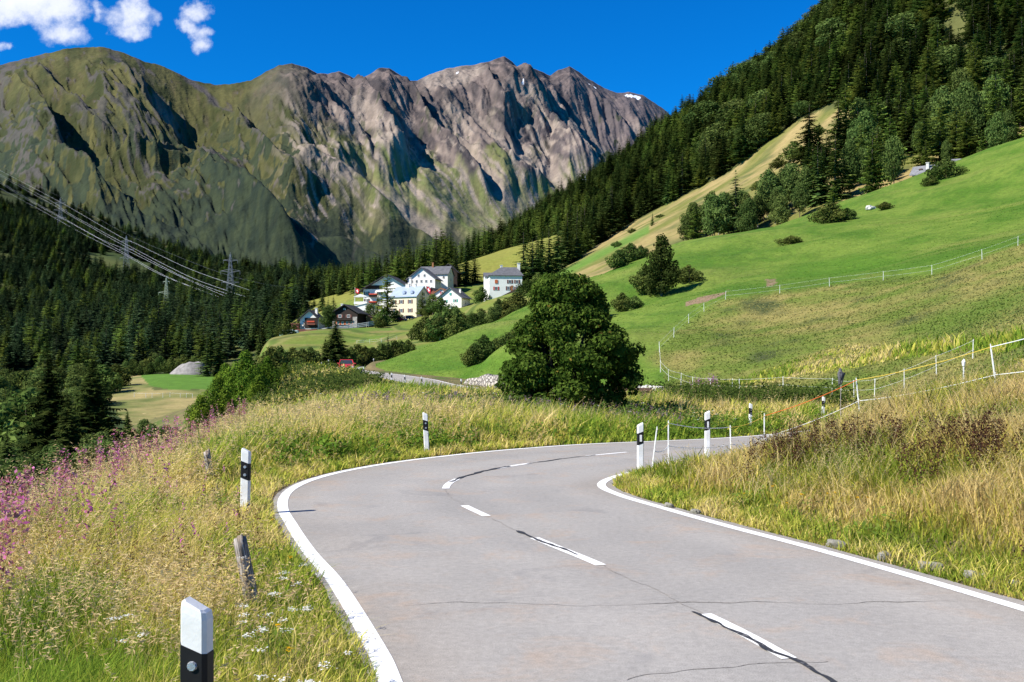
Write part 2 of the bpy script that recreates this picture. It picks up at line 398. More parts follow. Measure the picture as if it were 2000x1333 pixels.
def fD(x, y):
    x = np.asarray(x, float); y = np.asarray(y, float); p = CX + x / y * F; lim = np.interp(p, [-300, 300, 450, 600, 700, 760], [1490, 1470, 1400, 1230, 1080, 880]) + 60 * fbm(p / 60., p * 0, 3, 24)
    return fD0(x, y) - .9 * np.maximum(0, y - lim) + 6 * fbm(np.asarray(x) * .006, np.asarray(y) * .006, 4, 21) * sstep(y, 420, 700)
E_PTS = P3([(1040, 590, 300), (1120, 560, 290), (1200, 530, 300), (1320, 500, 290), (1440, 470, 300), (1560, 440, 300), (1640, 405, 305), (1780, 360, 310), (1870, 330, 318), (2000, 285, 325),
            (1062, 548, 400), (1130, 515, 400), (1200, 472, 430), (1280, 432, 430), (1350, 400, 440), (1420, 365, 450), (1490, 325, 455), (1560, 285, 450), (1640, 235, 440), (1300, 455, 380), (1500, 345, 400), (1600, 320, 380),
            (1700, 300, 385), (1800, 255, 390), (1900, 240, 385), (2000, 200, 390), (2200, 120, 400), (1000, 478, 760), (1060, 452, 800), (1120, 410, 900), (1160, 375, 950), (1180, 350, 980), (1100, 500, 560), (1200, 400, 640),
            (1300, 275, 880), (1240, 320, 930), (1360, 235, 830), (1420, 197, 780), (1500, 145, 720), (1600, 70, 660), (1700, -30, 630), (1900, -240, 600), (2200, -500, 600), (1300, 370, 600), (1420, 290, 590), (1550, 190, 560), (1700, 120, 500), (1850, 20, 480), (2000, -60, 470), (2200, -150, 460),
            (930, 515, 720), (900, 530, 680), (1300, 320, 1150), (1180, 400, 1300), (1500, 230, 1000), (1700, 100, 900), (2000, -150, 850)])
fE0 = TPS(E_PTS)
def fE(x, y): return fE0(x, y) + 1.6 * fbm(np.asarray(x) * .025, np.asarray(y) * .025, 4, 31) + 4 * fbm(np.asarray(x) * .008, np.asarray(y) * .008, 2, 35) * sstep(y, 420, 600)
def fan(f, p0, p1, d0, d1, nc, nr, extra=0):
    px = np.linspace(p0, p1, nc); D = np.geomspace(d0, d1, nr)
    DD, PP = np.meshgrid(D, px, indexing='ij'); X = (PP - CX) / F * DD; Z = f(X, DD)
    i = np.arange(nr * nc).reshape(nr, nc)
    q = np.stack([i[:-1, :-1], i[:-1, 1:], i[1:, 1:], i[1:, :-1]], -1).reshape(-1, 4)
    return X, DD, Z, PP, q
def pix_row(D, Z): return HY - (Z - CH) / D * F
DOM = {'A': (lambda x, y: (np.hypot(x, y) < 157), fA), 'B': (lambda x, y: (y > 26) & (y < 340) & (x > (700 - CX) / F * y), fB), 'C': (lambda x, y: (y > 170) & (y < 690) & (x > (430 - CX) / F * y) & (x < (1200 - CX) / F * y), fC),
       'D': (lambda x, y: (y > 56) & (y < 1700) & (x < (800 - CX) / F * y), fD), 'E': (lambda x, y: (y > 285) & (y < 1350) & (x > (900 - CX) / F * y), fE)}
def ground(x, y, which='ABCDE'):
    x = np.atleast_1d(np.asarray(x, float)); y = np.atleast_1d(np.asarray(y, float)); z = np.full(x.shape, -1e9)
    for k in which:
        ok, f = DOM[k]; m = ok(x, y)
        if m.any(): z[m] = np.maximum(z[m], f(x[m], y[m]))
    return z
def gz(x, y, which='ABCDE'): return float(ground(x, y, which)[0])
def spot(px, D, which='ABCDE', dz=0.0):
    x = (px - CX) / F * D; return np.array([x, D, gz(x, D, which) + dz])

# ------------------------------------------------------------------ near ground (one polar sheet right round the camera)
GREEN, LUSH, STRAW, SOIL = np.array([.075, .115, .022]), np.array([.060, .125, .014]), np.array([.235, .180, .080]), np.array([.10, .075, .045])
ang = np.r_[np.linspace(-180, -38, 40)[:-1], np.linspace(-38, 38, 430), np.linspace(38, 180, 40)[1:]]
rad = np.r_[np.geomspace(.6, 3, 12)[:-1], np.geomspace(3, 166, 310)]
RR, AA = np.meshgrid(rad, np.radians(ang), indexing='ij')
X, Y = RR * np.sin(AA), RR * np.cos(AA)
Z = fA(X, Y)
Z = np.where(RR > 156, Z - (RR - 156) * 1.2, Z)
i = np.arange(X.size).reshape(X.shape)
q = np.stack([i[:-1, :-1], i[:-1, 1:], i[1:, 1:], i[1:, :-1]], -1).reshape(-1, 4)[:, ::-1]
dry = np.clip(.5 + .9 * fbm(X * .16, Y * .16, 4, 3), 0, 1)
colA = lerp3(dry, GREEN, STRAW * .8)
colA = lerp3(np.clip(.5 + fbm(X * .9, Y * .9, 3, 8), 0, 1) * .5, colA, SOIL)
dd_, _, _ = road_near(X, Y); dd_ = dd_.reshape(X.shape)
colA = lerp3(1 - sstep(dd_, HW, HW + .9), colA, SOIL * 1.1)
attr_mat('meadow_soil', 3.0, .3, bump=.6, bscale=6, bdist=.15)
tag(obj_np('ground', np.stack([X, Y, Z], -1).reshape(-1, 3), [q], [MATS['meadow_soil']], colA.reshape(-1, 3), smooth=True), 'grassy ground either side of the winding road', 'ground', kind='structure')

# ------------------------------------------------------------------ mown meadow hill
X, Y, Z, PP, q = fan(fB, 690, 2700, 26, 345, 560, 300)
PY = pix_row(Y, Z)
jx, jy = 14 * fbm(X * .12, Y * .12, 3, 41), 9 * fbm(X * .12, Y * .12, 3, 43)
rough_poly = [(1262, 700), (1288, 684), (1330, 640), (1375, 606), (1417, 583), (1470, 578), (1520, 570), (1620, 558), (1740, 545), (1820, 537), (1918, 506), (1990, 480), (2900, 200), (2900, 900), (1200, 900), (1240, 780), (1300, 755), (1286, 715)]
rgs = np.mean([inpoly(PP + 2.0 * jx + ox, PY + 1.6 * jy + oy, rough_poly) for ox in (-14, -5, 4, 14) for oy in (-7, -2, 3, 8)], 0); rg = rgs > .5
lawn_m = fbm(X * .16, Y * .11, 4, 55); lawn_n = .6 * lawn_m + fbm(X * .05, Y * .05, 4, 51); lawn_f = fbm(X * .35, Y * .35, 4, 52)
lawn = lerp3(np.clip(.5 + .8 * lawn_n + .35 * lawn_f, 0, 1), np.array([.056, .118, .010]), np.array([.118, .170, .024]))
ter = 1 - np.abs(((Z * .55 + 1.6 * fbm(X * .03, Y * .03, 3, 57)) % 1.0) - .5) * 2
lawn = lerp3(sstep(ter, .72, .98) * np.clip(.3 + fbm(X * .02, Y * .05, 3, 58), 0, .75), lawn, np.array([.055, .105, .012]))
lawn = lerp3(np.clip(fbm(X * .03, Y * .07, 3, 54) * 1.3 - .25, 0, 1) * .6, lawn, np.array([.16, .165, .04]))
rough = lerp3(np.clip(.42 + .9 * fbm(X * .09, Y * .09, 4, 61) + .5 * lawn_f, 0, 1), np.array([.098, .135, .020]), np.array([.205, .175, .055]))
rough = lerp3(np.clip(fbm(X * .15, Y * .15, 3, 66) * 1.6 - .35, 0, 1), rough, np.array([.05, .062, .02]))
rough = lerp3(sstep(PP, 1700, 2050) * sstep(PY, 520, 640) * .55, rough, np.array([.07, .13, .02]))
colB = lerp3(rgs, lawn, rough)
for poly_ in ([(1338, 592), (1372, 578), (1424, 566), (1418, 574), (1376, 590), (1342, 600)], [(1494, 548), (1516, 547), (1516, 558), (1498, 560)]):
    colB = np.where((inpoly(PP + jx * .5, PY + jy * .5, poly_))[..., None], np.array([.20, .135, .085]), colB)
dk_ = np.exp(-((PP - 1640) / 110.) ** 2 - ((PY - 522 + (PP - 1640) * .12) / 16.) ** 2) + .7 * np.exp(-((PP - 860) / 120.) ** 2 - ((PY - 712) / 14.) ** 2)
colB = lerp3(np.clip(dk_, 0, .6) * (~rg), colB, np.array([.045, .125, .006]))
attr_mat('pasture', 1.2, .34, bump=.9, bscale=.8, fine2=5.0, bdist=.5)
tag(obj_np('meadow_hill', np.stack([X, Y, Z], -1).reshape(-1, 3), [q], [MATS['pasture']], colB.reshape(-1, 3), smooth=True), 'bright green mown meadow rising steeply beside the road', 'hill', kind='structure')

# ------------------------------------------------------------------ village knoll
X, Y, Z, PP, q = fan(fC, 430, 1200, 170, 690, 260, 240)
PY = pix_row(Y, Z)
t1 = np.clip(.5 + .9 * fbm(X * .03, Y * .045, 4, 71), 0, 1)
colC = lerp3(t1, np.array([.085, .150, .020]), np.array([.150, .160, .032]))
colC = lerp3(np.clip(fbm(X * .05, Y * .1, 3, 74) * 1.5 - .2, 0, 1) * .7, colC, np.array([.20, .15, .06]))
tc_ = ((Z * .28 + 1.2 * fbm(X * .02, Y * .02, 3, 77)) % 1.0); colC = lerp3(sstep(tc_, .62, .8) * sstep(tc_, 1.0, .9) * .8, colC, np.array([.055, .085, .016])); colC = lerp3(sstep(tc_, .5, .6) * sstep(tc_, .72, .62) * .5, colC, np.array([.22, .19, .07]))
colC = lerp3(sstep(Y, 440, 480) * .8, colC, np.array([.19, .185, .035]))
attr_mat('knoll_grass', .5, .25, bump=.5, bscale=.6, bdist=.5)
tag(obj_np('village_hill', np.stack([X, Y, Z], -1).reshape(-1, 3), [q], [MATS['knoll_grass']], colC.reshape(-1, 3), smooth=True), 'grassy terraced knoll under the village houses', 'hill', kind='structure')

# ------------------------------------------------------------------ valley floor and wooded slope beyond it
X, Y, Z, PP, q = fan(fD, -650, 800, 56, 1750, 420, 340)
PY = pix_row(Y, Z)
t1 = np.clip(.5 + .9 * fbm(X * .01, Y * .01, 4, 81), 0, 1)
colD = lerp3(t1, np.array([.035, .055, .014]), np.array([.085, .095, .028]))
jx, jy = 6 * fbm(X * .05, Y * .05, 3, 83), 3 * fbm(X * .05, Y * .05, 3, 84)
fld = inpoly(PP, PY, [(272, 731), (470, 730), (470, 761), (330, 761), (292, 754)])
dryf = inpoly(PP + jx, PY + jy, [(205, 745), (285, 729), (300, 762), (470, 762), (440, 830), (250, 830), (215, 790)])
upD = sstep(PY, np.interp(PP, [-300, 0, 150, 300, 450, 600, 800], [320, 425, 475, 530, 575, 600, 610]), np.interp(PP, [-300, 0, 150, 300, 450, 600, 800], [240, 345, 400, 462, 515, 540, 552]))
n_ = fbm(X * .012, Y * .012, 5, 86)
up_c = lerp3(np.clip(.5 + 1.5 * n_, 0, 1), np.array([.020, .030, .012]), np.array([.085, .085, .026]))
colD = lerp3(upD, colD, up_c)
colD = np.where(dryf[..., None], lerp3(np.clip(.5 + fbm(X * .06, Y * .06, 4, 88), 0, 1), np.array([.10, .125, .03]), np.array([.27, .22, .09])), colD)
colD = np.where(fld[..., None], np.array([.075, .155, .018]), colD)
attr_mat('wood_floor', .3, .3, bump=.5, bscale=.3, bdist=.6)
tag(obj_np('valley_slope', np.stack([X, Y, Z], -1).reshape(-1, 3), [q], [MATS['wood_floor']], colD.reshape(-1, 3), smooth=True), 'valley floor and shaded forest slope left of the village', 'hillside', kind='structure')

# ------------------------------------------------------------------ forest hill on the right, with the dry pasture below it
X, Y, Z, PP, q = fan(fE, 880, 2900, 280, 1350, 420, 260)
PY = pix_row(Y, Z)
s_ = fbm(X * .02 + Y * .012, Y * .05 - X * .03, 4, 91)
pale = lerp3(np.clip(.5 + 1.0 * s_, 0, 1), np.array([.125, .130, .030]), np.array([.270, .205, .085]))
pale = lerp3(np.clip(fbm(X * .06, Y * .06, 4, 95) * 1.7 - .35, 0, 1) * .8, pale, np.array([.075, .09, .028]))
floor_ = lerp3(np.clip(.5 + fbm(X * .03, Y * .03, 3, 97), 0, 1), np.array([.04, .05, .015]), np.array([.09, .095, .03]))
pasture_poly = [(1030, 600), (1050, 552), (1095, 528), (1150, 492), (1200, 454), (1280, 410), (1340, 382), (1420, 338), (1480, 296), (1540, 250), (1590, 222), (1650, 205), (1690, 240), (1660, 300), (1600, 340), (1900, 260), (2000, 230), (2900, 150), (2900, 600), (1030, 640)]
inp = inpoly(PP + 6 * fbm(X * .05, Y * .05, 2, 98), PY, pasture_poly)
colE = np.where(inp[..., None], pale, floor_)
gr = np.clip(1 - np.abs((PY - (545 - (PP - 1080) * .52)) / 12.0), 0, 1) * (PP > 1060) * (PP < 1270)
colE = lerp3(np.clip(gr * 1.4, 0, .9), colE, np.array([.085, .165, .025]))
attr_mat('dry_pasture', .35, .28, bump=.7, bscale=.35, bdist=.8)
tag(obj_np('forest_hill', np.stack([X, Y, Z], -1).reshape(-1, 3), [q], [MATS['dry_pasture']], colE.reshape(-1, 3), smooth=True), 'steep hill with dry pasture below conifer forest', 'hill', kind='structure')

# ------------------------------------------------------------------ mountain range
CR = np.array([(-700, 210), (-400, 160), (-150, 150), (0, 128), (60, 112), (100, 103), (130, 95), (175, 92), (200, 92), (240, 103), (280, 118), (320, 128), (345, 140), (375, 155), (420, 165), (450, 165), (490, 158), (520, 140), (545, 128), (570, 124), (600, 133), (620, 143), (640, 145), (662, 139), (690, 152), (712, 151),
               (740, 133), (760, 133), (775, 143), (800, 158), (815, 157), (835, 148), (870, 135), (900, 130), (925, 127), (940, 123), (958, 120), (985, 110), (1000, 121), (1010, 130), (1040, 133), (1055, 140), (1075, 148), (1090, 137), (1112, 130), (1130, 140), (1150, 155), (1180, 172), (1205, 182), (1230, 180), (1255, 187), (1270, 195), (1300, 217), (1340, 250), (1420, 300), (1600, 420)], float)
BS = np.array([(-700, 430), (0, 470), (300, 540), (500, 600), (700, 620), (900, 600), (1050, 520), (1150, 440), (1300, 430), (1600, 520)], float)
DC = np.array([(-700, 3100), (0, 3300), (400, 3500), (570, 3500), (800, 4300), (1000, 5000), (1120, 5800), (1300, 6400), (1600, 7000)], float)
DB = np.array([(-700, 1500), (0, 1500), (300, 1450), (600, 1500), (800, 1700), (1000, 2100), (1150, 2700), (1300, 3000), (1600, 3200)], float)
u = np.arange(-700, 1601, 2.0); nt_ = 330
tt = np.linspace(0, 1, nt_)
cpy = np.interp(u, CR[:, 0], CR[:, 1]) + 1.6 * fbm(u / 22., u * 0, 4, 5); bpy_ = np.interp(u, BS[:, 0], BS[:, 1]); dc = np.interp(u, DC[:, 0], DC[:, 1]); db = np.interp(u, DB[:, 0], DB[:, 1])
k_ = np.ones(31) / 31
dc = np.convolve(np.pad(dc, 15, 'edge'), k_, 'valid'); db = np.convolve(np.pad(db, 15, 'edge'), k_, 'valid')
U_, T_ = np.meshgrid(u, tt, indexing='xy')
zc = CH + (HY - cpy) / F * dc; zb = CH + (HY - bpy_) / F * db
Dm = db + (dc - db) * (T_ ** 0.88)
Zm = zb + (zc - zb) * (.35 * T_ ** 1.6 + .65 * T_)
PYm = pix_row(Dm, Zm)
down = (PYm - cpy)                                   # how far below the crest, photo pixels
S = U_ - 0.90 * down                                 # follows the fall line of the spurs
wx = 26 * fbm(U_ / 120., down / 90., 3, 7)
rk = sstep(U_ + 40 * fbm(U_ / 80., down / 80., 3, 13), 470, 640)      # rocky part of the range
# spurs: (bearing, height) of their backs from the crest down, relief in metres at 4 km, gentle side and steep side half widths
SPURS = [([(984, 108), (1025, 178), (1080, 246), (1150, 325)], 60, 62, 17), ([(947, 128), (950, 171), (984, 205), (1030, 236)], 62, 46, 13), ([(752, 135), (806, 205), (847, 246), (902, 301), (952, 352)], 92, 66, 17), ([(656, 140), (711, 198), (759, 260), (788, 318)], 76, 54, 16),
         ([(560, 124), (588, 157), (636, 212), (683, 253), (728, 312)], 66, 58, 18), ([(1107, 130), (1135, 161), (1176, 205), (1232, 264)], 52, 46, 14), ([(854, 165), (923, 232), (991, 294), (1066, 345)], 50, 52, 15), ([(1056, 142), (1090, 200), (1140, 262), (1190, 330)], 44, 40, 12), ([(1200, 180), (1236, 222), (1275, 275)], 40, 40, 12),
         ([(198, 96), (253, 164), (287, 198), (338, 248)], 40, 64, 20), ([(41, 118), (89, 150), (166, 208)], 52, 60, 20), ([(440, 205), (519, 287), (618, 345)], 58, 62, 22), ([(250, 296), (355, 273), (383, 328), (492, 424), (584, 480)], 84, 60, 26), ([(0, 164), (82, 225), (105, 284)], 56, 60, 18), ([(120, 191), (200, 236)], 40, 42, 14), ([(576, 270), (656, 328), (738, 383), (824, 440)], 46, 56, 22), ([(750, 408), (820, 437), (894, 480)], 46, 50, 22), ([(610, 143), (640, 200), (690, 262)], 44, 36, 12), ([(775, 145), (835, 190), (880, 236)], 40, 34, 12), ([(345, 140), (420, 200), (470, 222)], 34, 40, 16), ([(60, 290), (170, 345), (300, 420), (420, 500)], 56, 60, 26), ([(640, 420), (720, 470), (800, 520)], 40, 44, 20), ([(905, 400), (960, 440), (1040, 480)], 34, 40, 18), ([(450, 330), (560, 400), (640, 470)], 44, 50, 22)]
wob = 9 * fbm(U_ / 60., PYm / 42., 3, 111, .4)
BIG = [([(180, 92), (262, 172), (335, 250), (420, 310)], 92, 120, 46), ([(640, 140), (722, 230), (800, 320), (870, 390)], 90, 90, 44), ([(985, 110), (1040, 200), (1108, 290), (1165, 352)], 100, 95, 42), ([(240, 300), (375, 345), (480, 425), (590, 495)], 120, 110, 46), ([(20, 128), (60, 200), (120, 300), (190, 370)], 100, 100, 44), ([(556, 124), (620, 230), (690, 330), (760, 400)], 80, 95, 46)]
spur = np.zeros_like(U_); shade_side = np.zeros_like(U_); foot = np.zeros_like(U_)
for ln_, A_, wl_, wr_ in SPURS:
    py_ = np.array([p[1] for p in ln_], float); px_ = np.array([p[0] for p in ln_], float); slp = (px_[-1] - px_[-2]) / (py_[-1] - py_[-2])
    o_ = np.argsort(py_); rx_ = np.interp(PYm, py_[o_], px_[o_]) + np.where(PYm > py_.max(), (PYm - py_.max()) * slp, 0)
    s_ = U_ - rx_ + wob
    run = sstep(PYm, py_.min() - 6, py_.min() + 26) * sstep(PYm, py_.max() + 26, py_.max() - 18)
    h_ = np.where(s_ < 0, np.exp(-(np.abs(s_) / wl_) ** 1.25), np.exp(-(s_ / wr_) ** 1.7)) * A_ * run
    spur = np.maximum(spur, h_) + .18 * np.minimum(spur, h_)
    shade_side = np.maximum(shade_side, run * np.exp(-((s_ - wr_ * .7) / (wr_ * .7)) ** 2)); foot = np.maximum(foot, run * sstep(PYm, py_.min() + 20, py_.max() - 10) * np.exp(-((s_ - wr_ * 2.6) / (wr_ * 1.0)) ** 2))
big = np.zeros_like(U_)
for ln_, A_, wl_, wr_ in BIG:
    py_ = np.array([p[1] for p in ln_], float); px_ = np.array([p[0] for p in ln_], float)
    s_ = U_ - np.interp(PYm, py_, px_) + 1.6 * wob; run = sstep(PYm, py_.min() + 4, py_.min() + 95) * sstep(PYm, py_.max() + 60, py_.max() - 40)
    big = np.maximum(big, np.where(s_ < 0, np.exp(-(np.abs(s_) / wl_) ** 1.3), np.exp(-(s_ / wr_) ** 1.6)) * A_ * run)
sp1 = ridged((S + wx) / 95., down / 520., 2, 17)
sp2 = ridged((S + .6 * wx) / 34. + 5, down / 150., 4, 23)
kn = fbm((U_ - .6 * down) / 120., down / 120., 5, 29, .38)    # knolls and hollows of the grassy part
env = sstep(down, 0, 60) * (1 - .5 * sstep(T_, .3, .0))
dscale = Dm / 4000.
crag = ridged(S / 30. + wx / 60., down / 44., 5, 37)
fanz = 1 - .8 * rk * sstep(down + 30 * fbm(U_ / 60., down / 60., 3, 19), 140, 240)
amp = ((1.7 + .3 * (1 - rk)) * spur - 26 * sstep(down, 0, 60) + 1.15 * (big - 85 * sstep(down, 0, 110)) + fanz * (rk * (46 * (sp2 - .5) + 30 * (crag - .5)) + (1 - rk) * (62 * kn + 20 * (crag - .5)))) * dscale * env
amp += 9 * (1 - rk) * sstep(crag + .4 * kn, .66, .74) * dscale * env
fine = 7 * fbm(S / 11., down / 14., 5, 39, .6) * dscale * sstep(down, 0, 14) * (.3 + .7 * rk) * fanz
amp = amp + fine
Zd = Zm + amp * .80; Dd = Dm + 0.0
# cirque hollow between the two left summits
hol = np.exp(-((U_ - 345) / 70.) ** 2 - ((down - 75) / 45.) ** 2)
Zd -= 75 * hol
Xm = (U_ - CX) / F * Dm
nb_ = 26
bk = np.linspace(0.04, 1, nb_)[:, None]
Xb = (u - CX) / F * dc; Xb = Xb[None] * (1 + bk * .12); Db = dc[None] * (1 + bk * .22); Zb = zc[None] - bk * (zc[None] * .75) + 30 * fbm(u[None] / 60. + bk * 0, bk * 4 + u[None] * 0, 3, 44) * np.minimum(1, bk * 6) - 25 * bk
XX = np.vstack([Xm, Xb]); YY = np.vstack([Dd, Db]); ZZ = np.vstack([Zd, Zb])
nr, nc = XX.shape
i = np.arange(nr * nc).reshape(nr, nc)
q = np.stack([i[:-1, :-1], i[:-1, 1:], i[1:, 1:], i[1:, :-1]], -1).reshape(-1, 4)
# colour zones: turf, rock, scree, dwarf shrub, a few snow patches
n_a = fbm(U_ / 46., down / 40., 5, 53); n_b = fbm(S / 15., down / 70., 4, 57); n_c = fbm(U_ / 16., down / 16., 4, 59)
turf = lerp3(np.clip(.5 + n_a, 0, 1), np.array([.028, .034, .010]), np.array([.078, .074, .025]))
fz = sstep(U_ - .5 * (down - 150), 560, 760) * sstep(down + 40 * n_a, 95, 165) * sstep(PYm + 30 * n_a, 455, 400)
turf = lerp3(fz * .92, turf, lerp3(np.clip(.5 + fbm(S / 20., down / 300., 4, 64), 0, 1), np.array([.095, .118, .036]), np.array([.180, .165, .085])))
turf = lerp3(np.clip(n_c * 1.2 - .1, 0, 1) * .5, turf, np.array([.075, .052, .022]))
rock = lerp3(np.clip(.45 + n_b * .8 + .5 * n_c, 0, 1), np.array([.050, .043, .044]), np.array([.150, .116, .104]))
rock = lerp3((1 - rk) * .85, rock, np.array([.058, .054, .052]))
rock = lerp3(sstep(U_, 980, 1250) * .35, rock, np.array([.118, .100, .112]))  # distance haze put into the rock colour: cooler on the right-hand peaks
scree = lerp3(np.clip(.5 + n_c, 0, 1), np.array([.185, .150, .126]), np.array([.26, .212, .176]))
shrub = lerp3(np.clip(.5 + n_c, 0, 1), np.array([.011, .019, .012]), np.array([.028, .038, .018]))
limit = 80 + (U_ - 560) * .17 + 45 * n_a + 60 * (spur / 90.)                                     # rock reaches this far below the crest
rm = rk * sstep(down, limit + 22, limit - 22)
rm = np.maximum(rm, np.clip(shade_side * 1.5 - .25 + .6 * n_c, 0, 1) * sstep(PYm, 420, 340))  # dark rock colour painted as shade down the spurs' steep right sides
rm = np.maximum(rm, (1 - rk) * sstep(crag + .4 * kn + .3 * n_c, .74, .86) * .8)
sc_m = rk * np.clip(foot * 1.4 + .5 * n_b, 0, 1) * sstep(down, 40, 80)
sc_m = np.maximum(sc_m, rk * sstep(n_b - .0, .32, .6) * sstep(down, 100, 150) * sstep(down, 330, 230))
sc_m = np.maximum(sc_m, .9 * np.exp(-((U_ - 330) / 36.) ** 2 - ((down - 62 - (U_ - 330) * .45) / 20.) ** 2) * (n_c > -.25))
sc_m = np.maximum(sc_m, rk * sstep(np.abs(U_ - 880 - .3 * down), 75, 45) * sstep(down, 48, 30))
sh_m = sstep(n_a * .9 + n_c * .9 + .25 * (1 - rk) + sstep(PYm, 310, 440) * .75 + .45 * sstep(PYm, 370, 470) * sstep(U_, 760, 600) - .25, .10, .26) * sstep(PYm, 180, 270) * (1 - .9 * fz); sh_m = np.maximum(sh_m, sstep(PYm + 26 * n_c + 20 * n_a, 405, 450) * .9)
strk = fbm(S / 10., down / 520., 4, 63) + .25 * n_c
sc_m = np.maximum(sc_m, rk * sstep(strk, .20, .34) * sstep(down, 50, 110) * sstep(PYm + 40 * n_a, 430, 360))
cm = lerp3(rm, turf, rock)
cm = lerp3(np.clip(sc_m, 0, 1) * .9, cm, scree)
cm = lerp3(sh_m, cm, shrub)
snow = (np.exp(-((U_ - 1238) / 17.) ** 2 - ((down - 7) / 4.5) ** 2) + np.exp(-((U_ - 1160) / 24.) ** 2 - ((down - 12) / 3.) ** 2) * .8 + np.exp(-((U_ - 1022) / 3.) ** 2 - ((down - 68) / 4.) ** 2) + np.exp(-((U_ - 893) / 4.) ** 2 - ((down - 14) / 2.5) ** 2)) > (.55 - .4 * n_c)
cm = np.where(snow[..., None], np.array([.78, .80, .85]), cm)
colM = np.concatenate([cm.reshape(-1, 3), np.tile([.16, .13, .115], (nb_ * len(u), 1))])
attr_mat('mountain_ground', .02, .26, bump=.55, bscale=.025, fine2=.07, bdist=16)
tag(obj_np('mountain', np.stack([XX, YY, ZZ], -1).reshape(-1, 3), [q], [MATS['mountain_ground']], colM, smooth=True), 'bare rocky mountain range with green lower slopes against the blue sky', 'mountain', kind='structure')

# ------------------------------------------------------------------ road surface and markings
def s_of(x, y): return RS[((RC[:, :2] - np.array([x, y])) ** 2).sum(1).argmin()]
def strip(off0, off1, i0, i1, dz, nx=2, jit=0.0):
    C, NN = RC[i0:i1], RN[i0:i1]; o = np.linspace(off0, off1, nx)
    V = np.zeros((len(C), nx, 3)); V[..., :2] = C[:, None, :2] + NN[:, None] * o[None, :, None]; V[..., 2] = C[:, None, 2] + dz
    if jit: V[:, 0, :2] += NN * jit * fbm(RS[i0:i1] * 1.1, RS[i0:i1] * 0, 4, 3)[:, None]; V[:, -1, :2] += NN * jit * fbm(RS[i0:i1] * 1.1, RS[i0:i1] * 0, 4, 6)[:, None]
    k = np.arange(len(C) * nx).reshape(len(C), nx)
    return V.reshape(-1, 3), np.stack([k[:-1, :-1], k[:-1, 1:], k[1:, 1:], k[1:, :-1]], -1).reshape(-1, 4)
m, t, gg, b = new_mat('asphalt')
tcn = N(t, 'ShaderNodeTexCoord'); ob_ = tcn.outputs['Object']
big = gg.noise(ob_, .35, 6, .68, .3); med = gg.noise(ob_, 2.2, 5, .65); grit = gg.noise(ob_, 95, 3, .7); grit2 = gg.noise(ob_, 240, 2, .7)
c = gg.mix(gg.ss(big, .3, .72), (.262, .248, .230), (.308, .288, .262))
c = gg.mix(gg.m('MULTIPLY', gg.ss(gg.noise(ob_, 1.1, 6, .7, .5), .50, .70), .75), c, (.325, .262, .210))
c = gg.mix(gg.m('MULTIPLY', gg.ss(gg.noise(ob_, .8, 4, .6, 1.0), .58, .70), .35), c, (.16, .155, .155))
midg = gg.noise(ob_, 14, 5, .7)
f_ = gg.m('MULTIPLY', gg.m('MULTIPLY_ADD', gg.m('SUBTRACT', gg.m('ADD', grit, gg.m('MULTIPLY', midg, .5)), .75), 1.5, 1.0), gg.m('MULTIPLY_ADD', gg.m('SUBTRACT', grit2, .5), .8, 1.0))
vm = N(t, 'ShaderNodeVectorMath', operation='SCALE'); t.links.new(c, vm.inputs[0]); gg.put(vm.inputs['Scale'], f_)
ra_ = N(t, 'ShaderNodeAttribute', attribute_name='Col'); t.links.new(gg.mix(1.0, vm.outputs[0], ra_.outputs['Color'], 'MULTIPLY'), b.inputs['Base Color']); b.inputs['Roughness'].default_value = .9; b.inputs['Specular IOR Level'].default_value = .2
bn = N(t, 'ShaderNodeBump'); bn.inputs['Strength'].default_value = .35; bn.inputs['Distance'].default_value = .006
t.links.new(grit, bn.inputs['Height']); t.links.new(bn.outputs[0], b.inputs['Normal'])
ASPHALT = m
def paint_mat(name, col, under, lo, hi, scale=22):
    m, t, gg, b = new_mat(name)
    tcn = N(t, 'ShaderNodeTexCoord'); nz = gg.noise(tcn.outputs['Object'], scale, 6, .72); n2 = gg.noise(tcn.outputs['Object'], 1.3, 3, .5)
    w = gg.ss(gg.m('MULTIPLY_ADD', n2, .35, nz), lo, hi)
    cc = gg.mix(gg.m('MULTIPLY', gg.noise(tcn.outputs['Object'], 6, 4, .6), .35), col, tuple(x * .8 for x in col))
    gg.put(b.inputs['Base Color'], gg.mix(w, cc, under)); b.inputs['Roughness'].default_value = .75; b.inputs['Specular IOR Level'].default_value = .25
    return m
PAINT = paint_mat('road_paint', (.74, .735, .72), (.27, .25, .225), .755, .86)
TAR = paint_mat('sealing_tar', (.032, .034, .040), (.20, .19, .185), .74, .86, 30)
CRACK = paint_mat('crack_fill', (.11, .10, .095), (.27, .245, .22), .50, .70, 40)
def lofs(s, o):                                  # the near lane is a little wider before the bend
    return o - .20 * sstep(s, _s17, _s17 - 11)
_s17 = RS[((RC[:, :2] - np.array([-1.1, 17.3])) ** 2).sum(1).argmin()]
def strip2(o0, o1, dz, nx, jit, lw):
    C, NN = RC, RN; t = np.linspace(0, 1, nx); a = lofs(RS, o0); b_ = lofs(RS, o1) if lw else np.full(len(C), o1)
    a = a + jit * fbm(RS * 1.1, RS * 0, 4, 3); b_ = b_ + (0 if lw else jit) * fbm(RS * 1.1, RS * 0, 4, 6); o = a[:, None] * (1 - t) + b_[:, None] * t
    V = np.zeros((len(C), nx, 3)); V[..., :2] = C[:, None, :2] + NN[:, None] * o[..., None]; V[..., 2] = C[:, None, 2] + dz
    k = np.arange(len(C) * nx).reshape(len(C), nx)
    return V.reshape(-1, 3), np.stack([k[:-1, :-1], k[:-1, 1:], k[1:, 1:], k[1:, :-1]], -1).reshape(-1, 4)
V, q = strip2(-2.735, 2.90, 0, 29, .035, False)
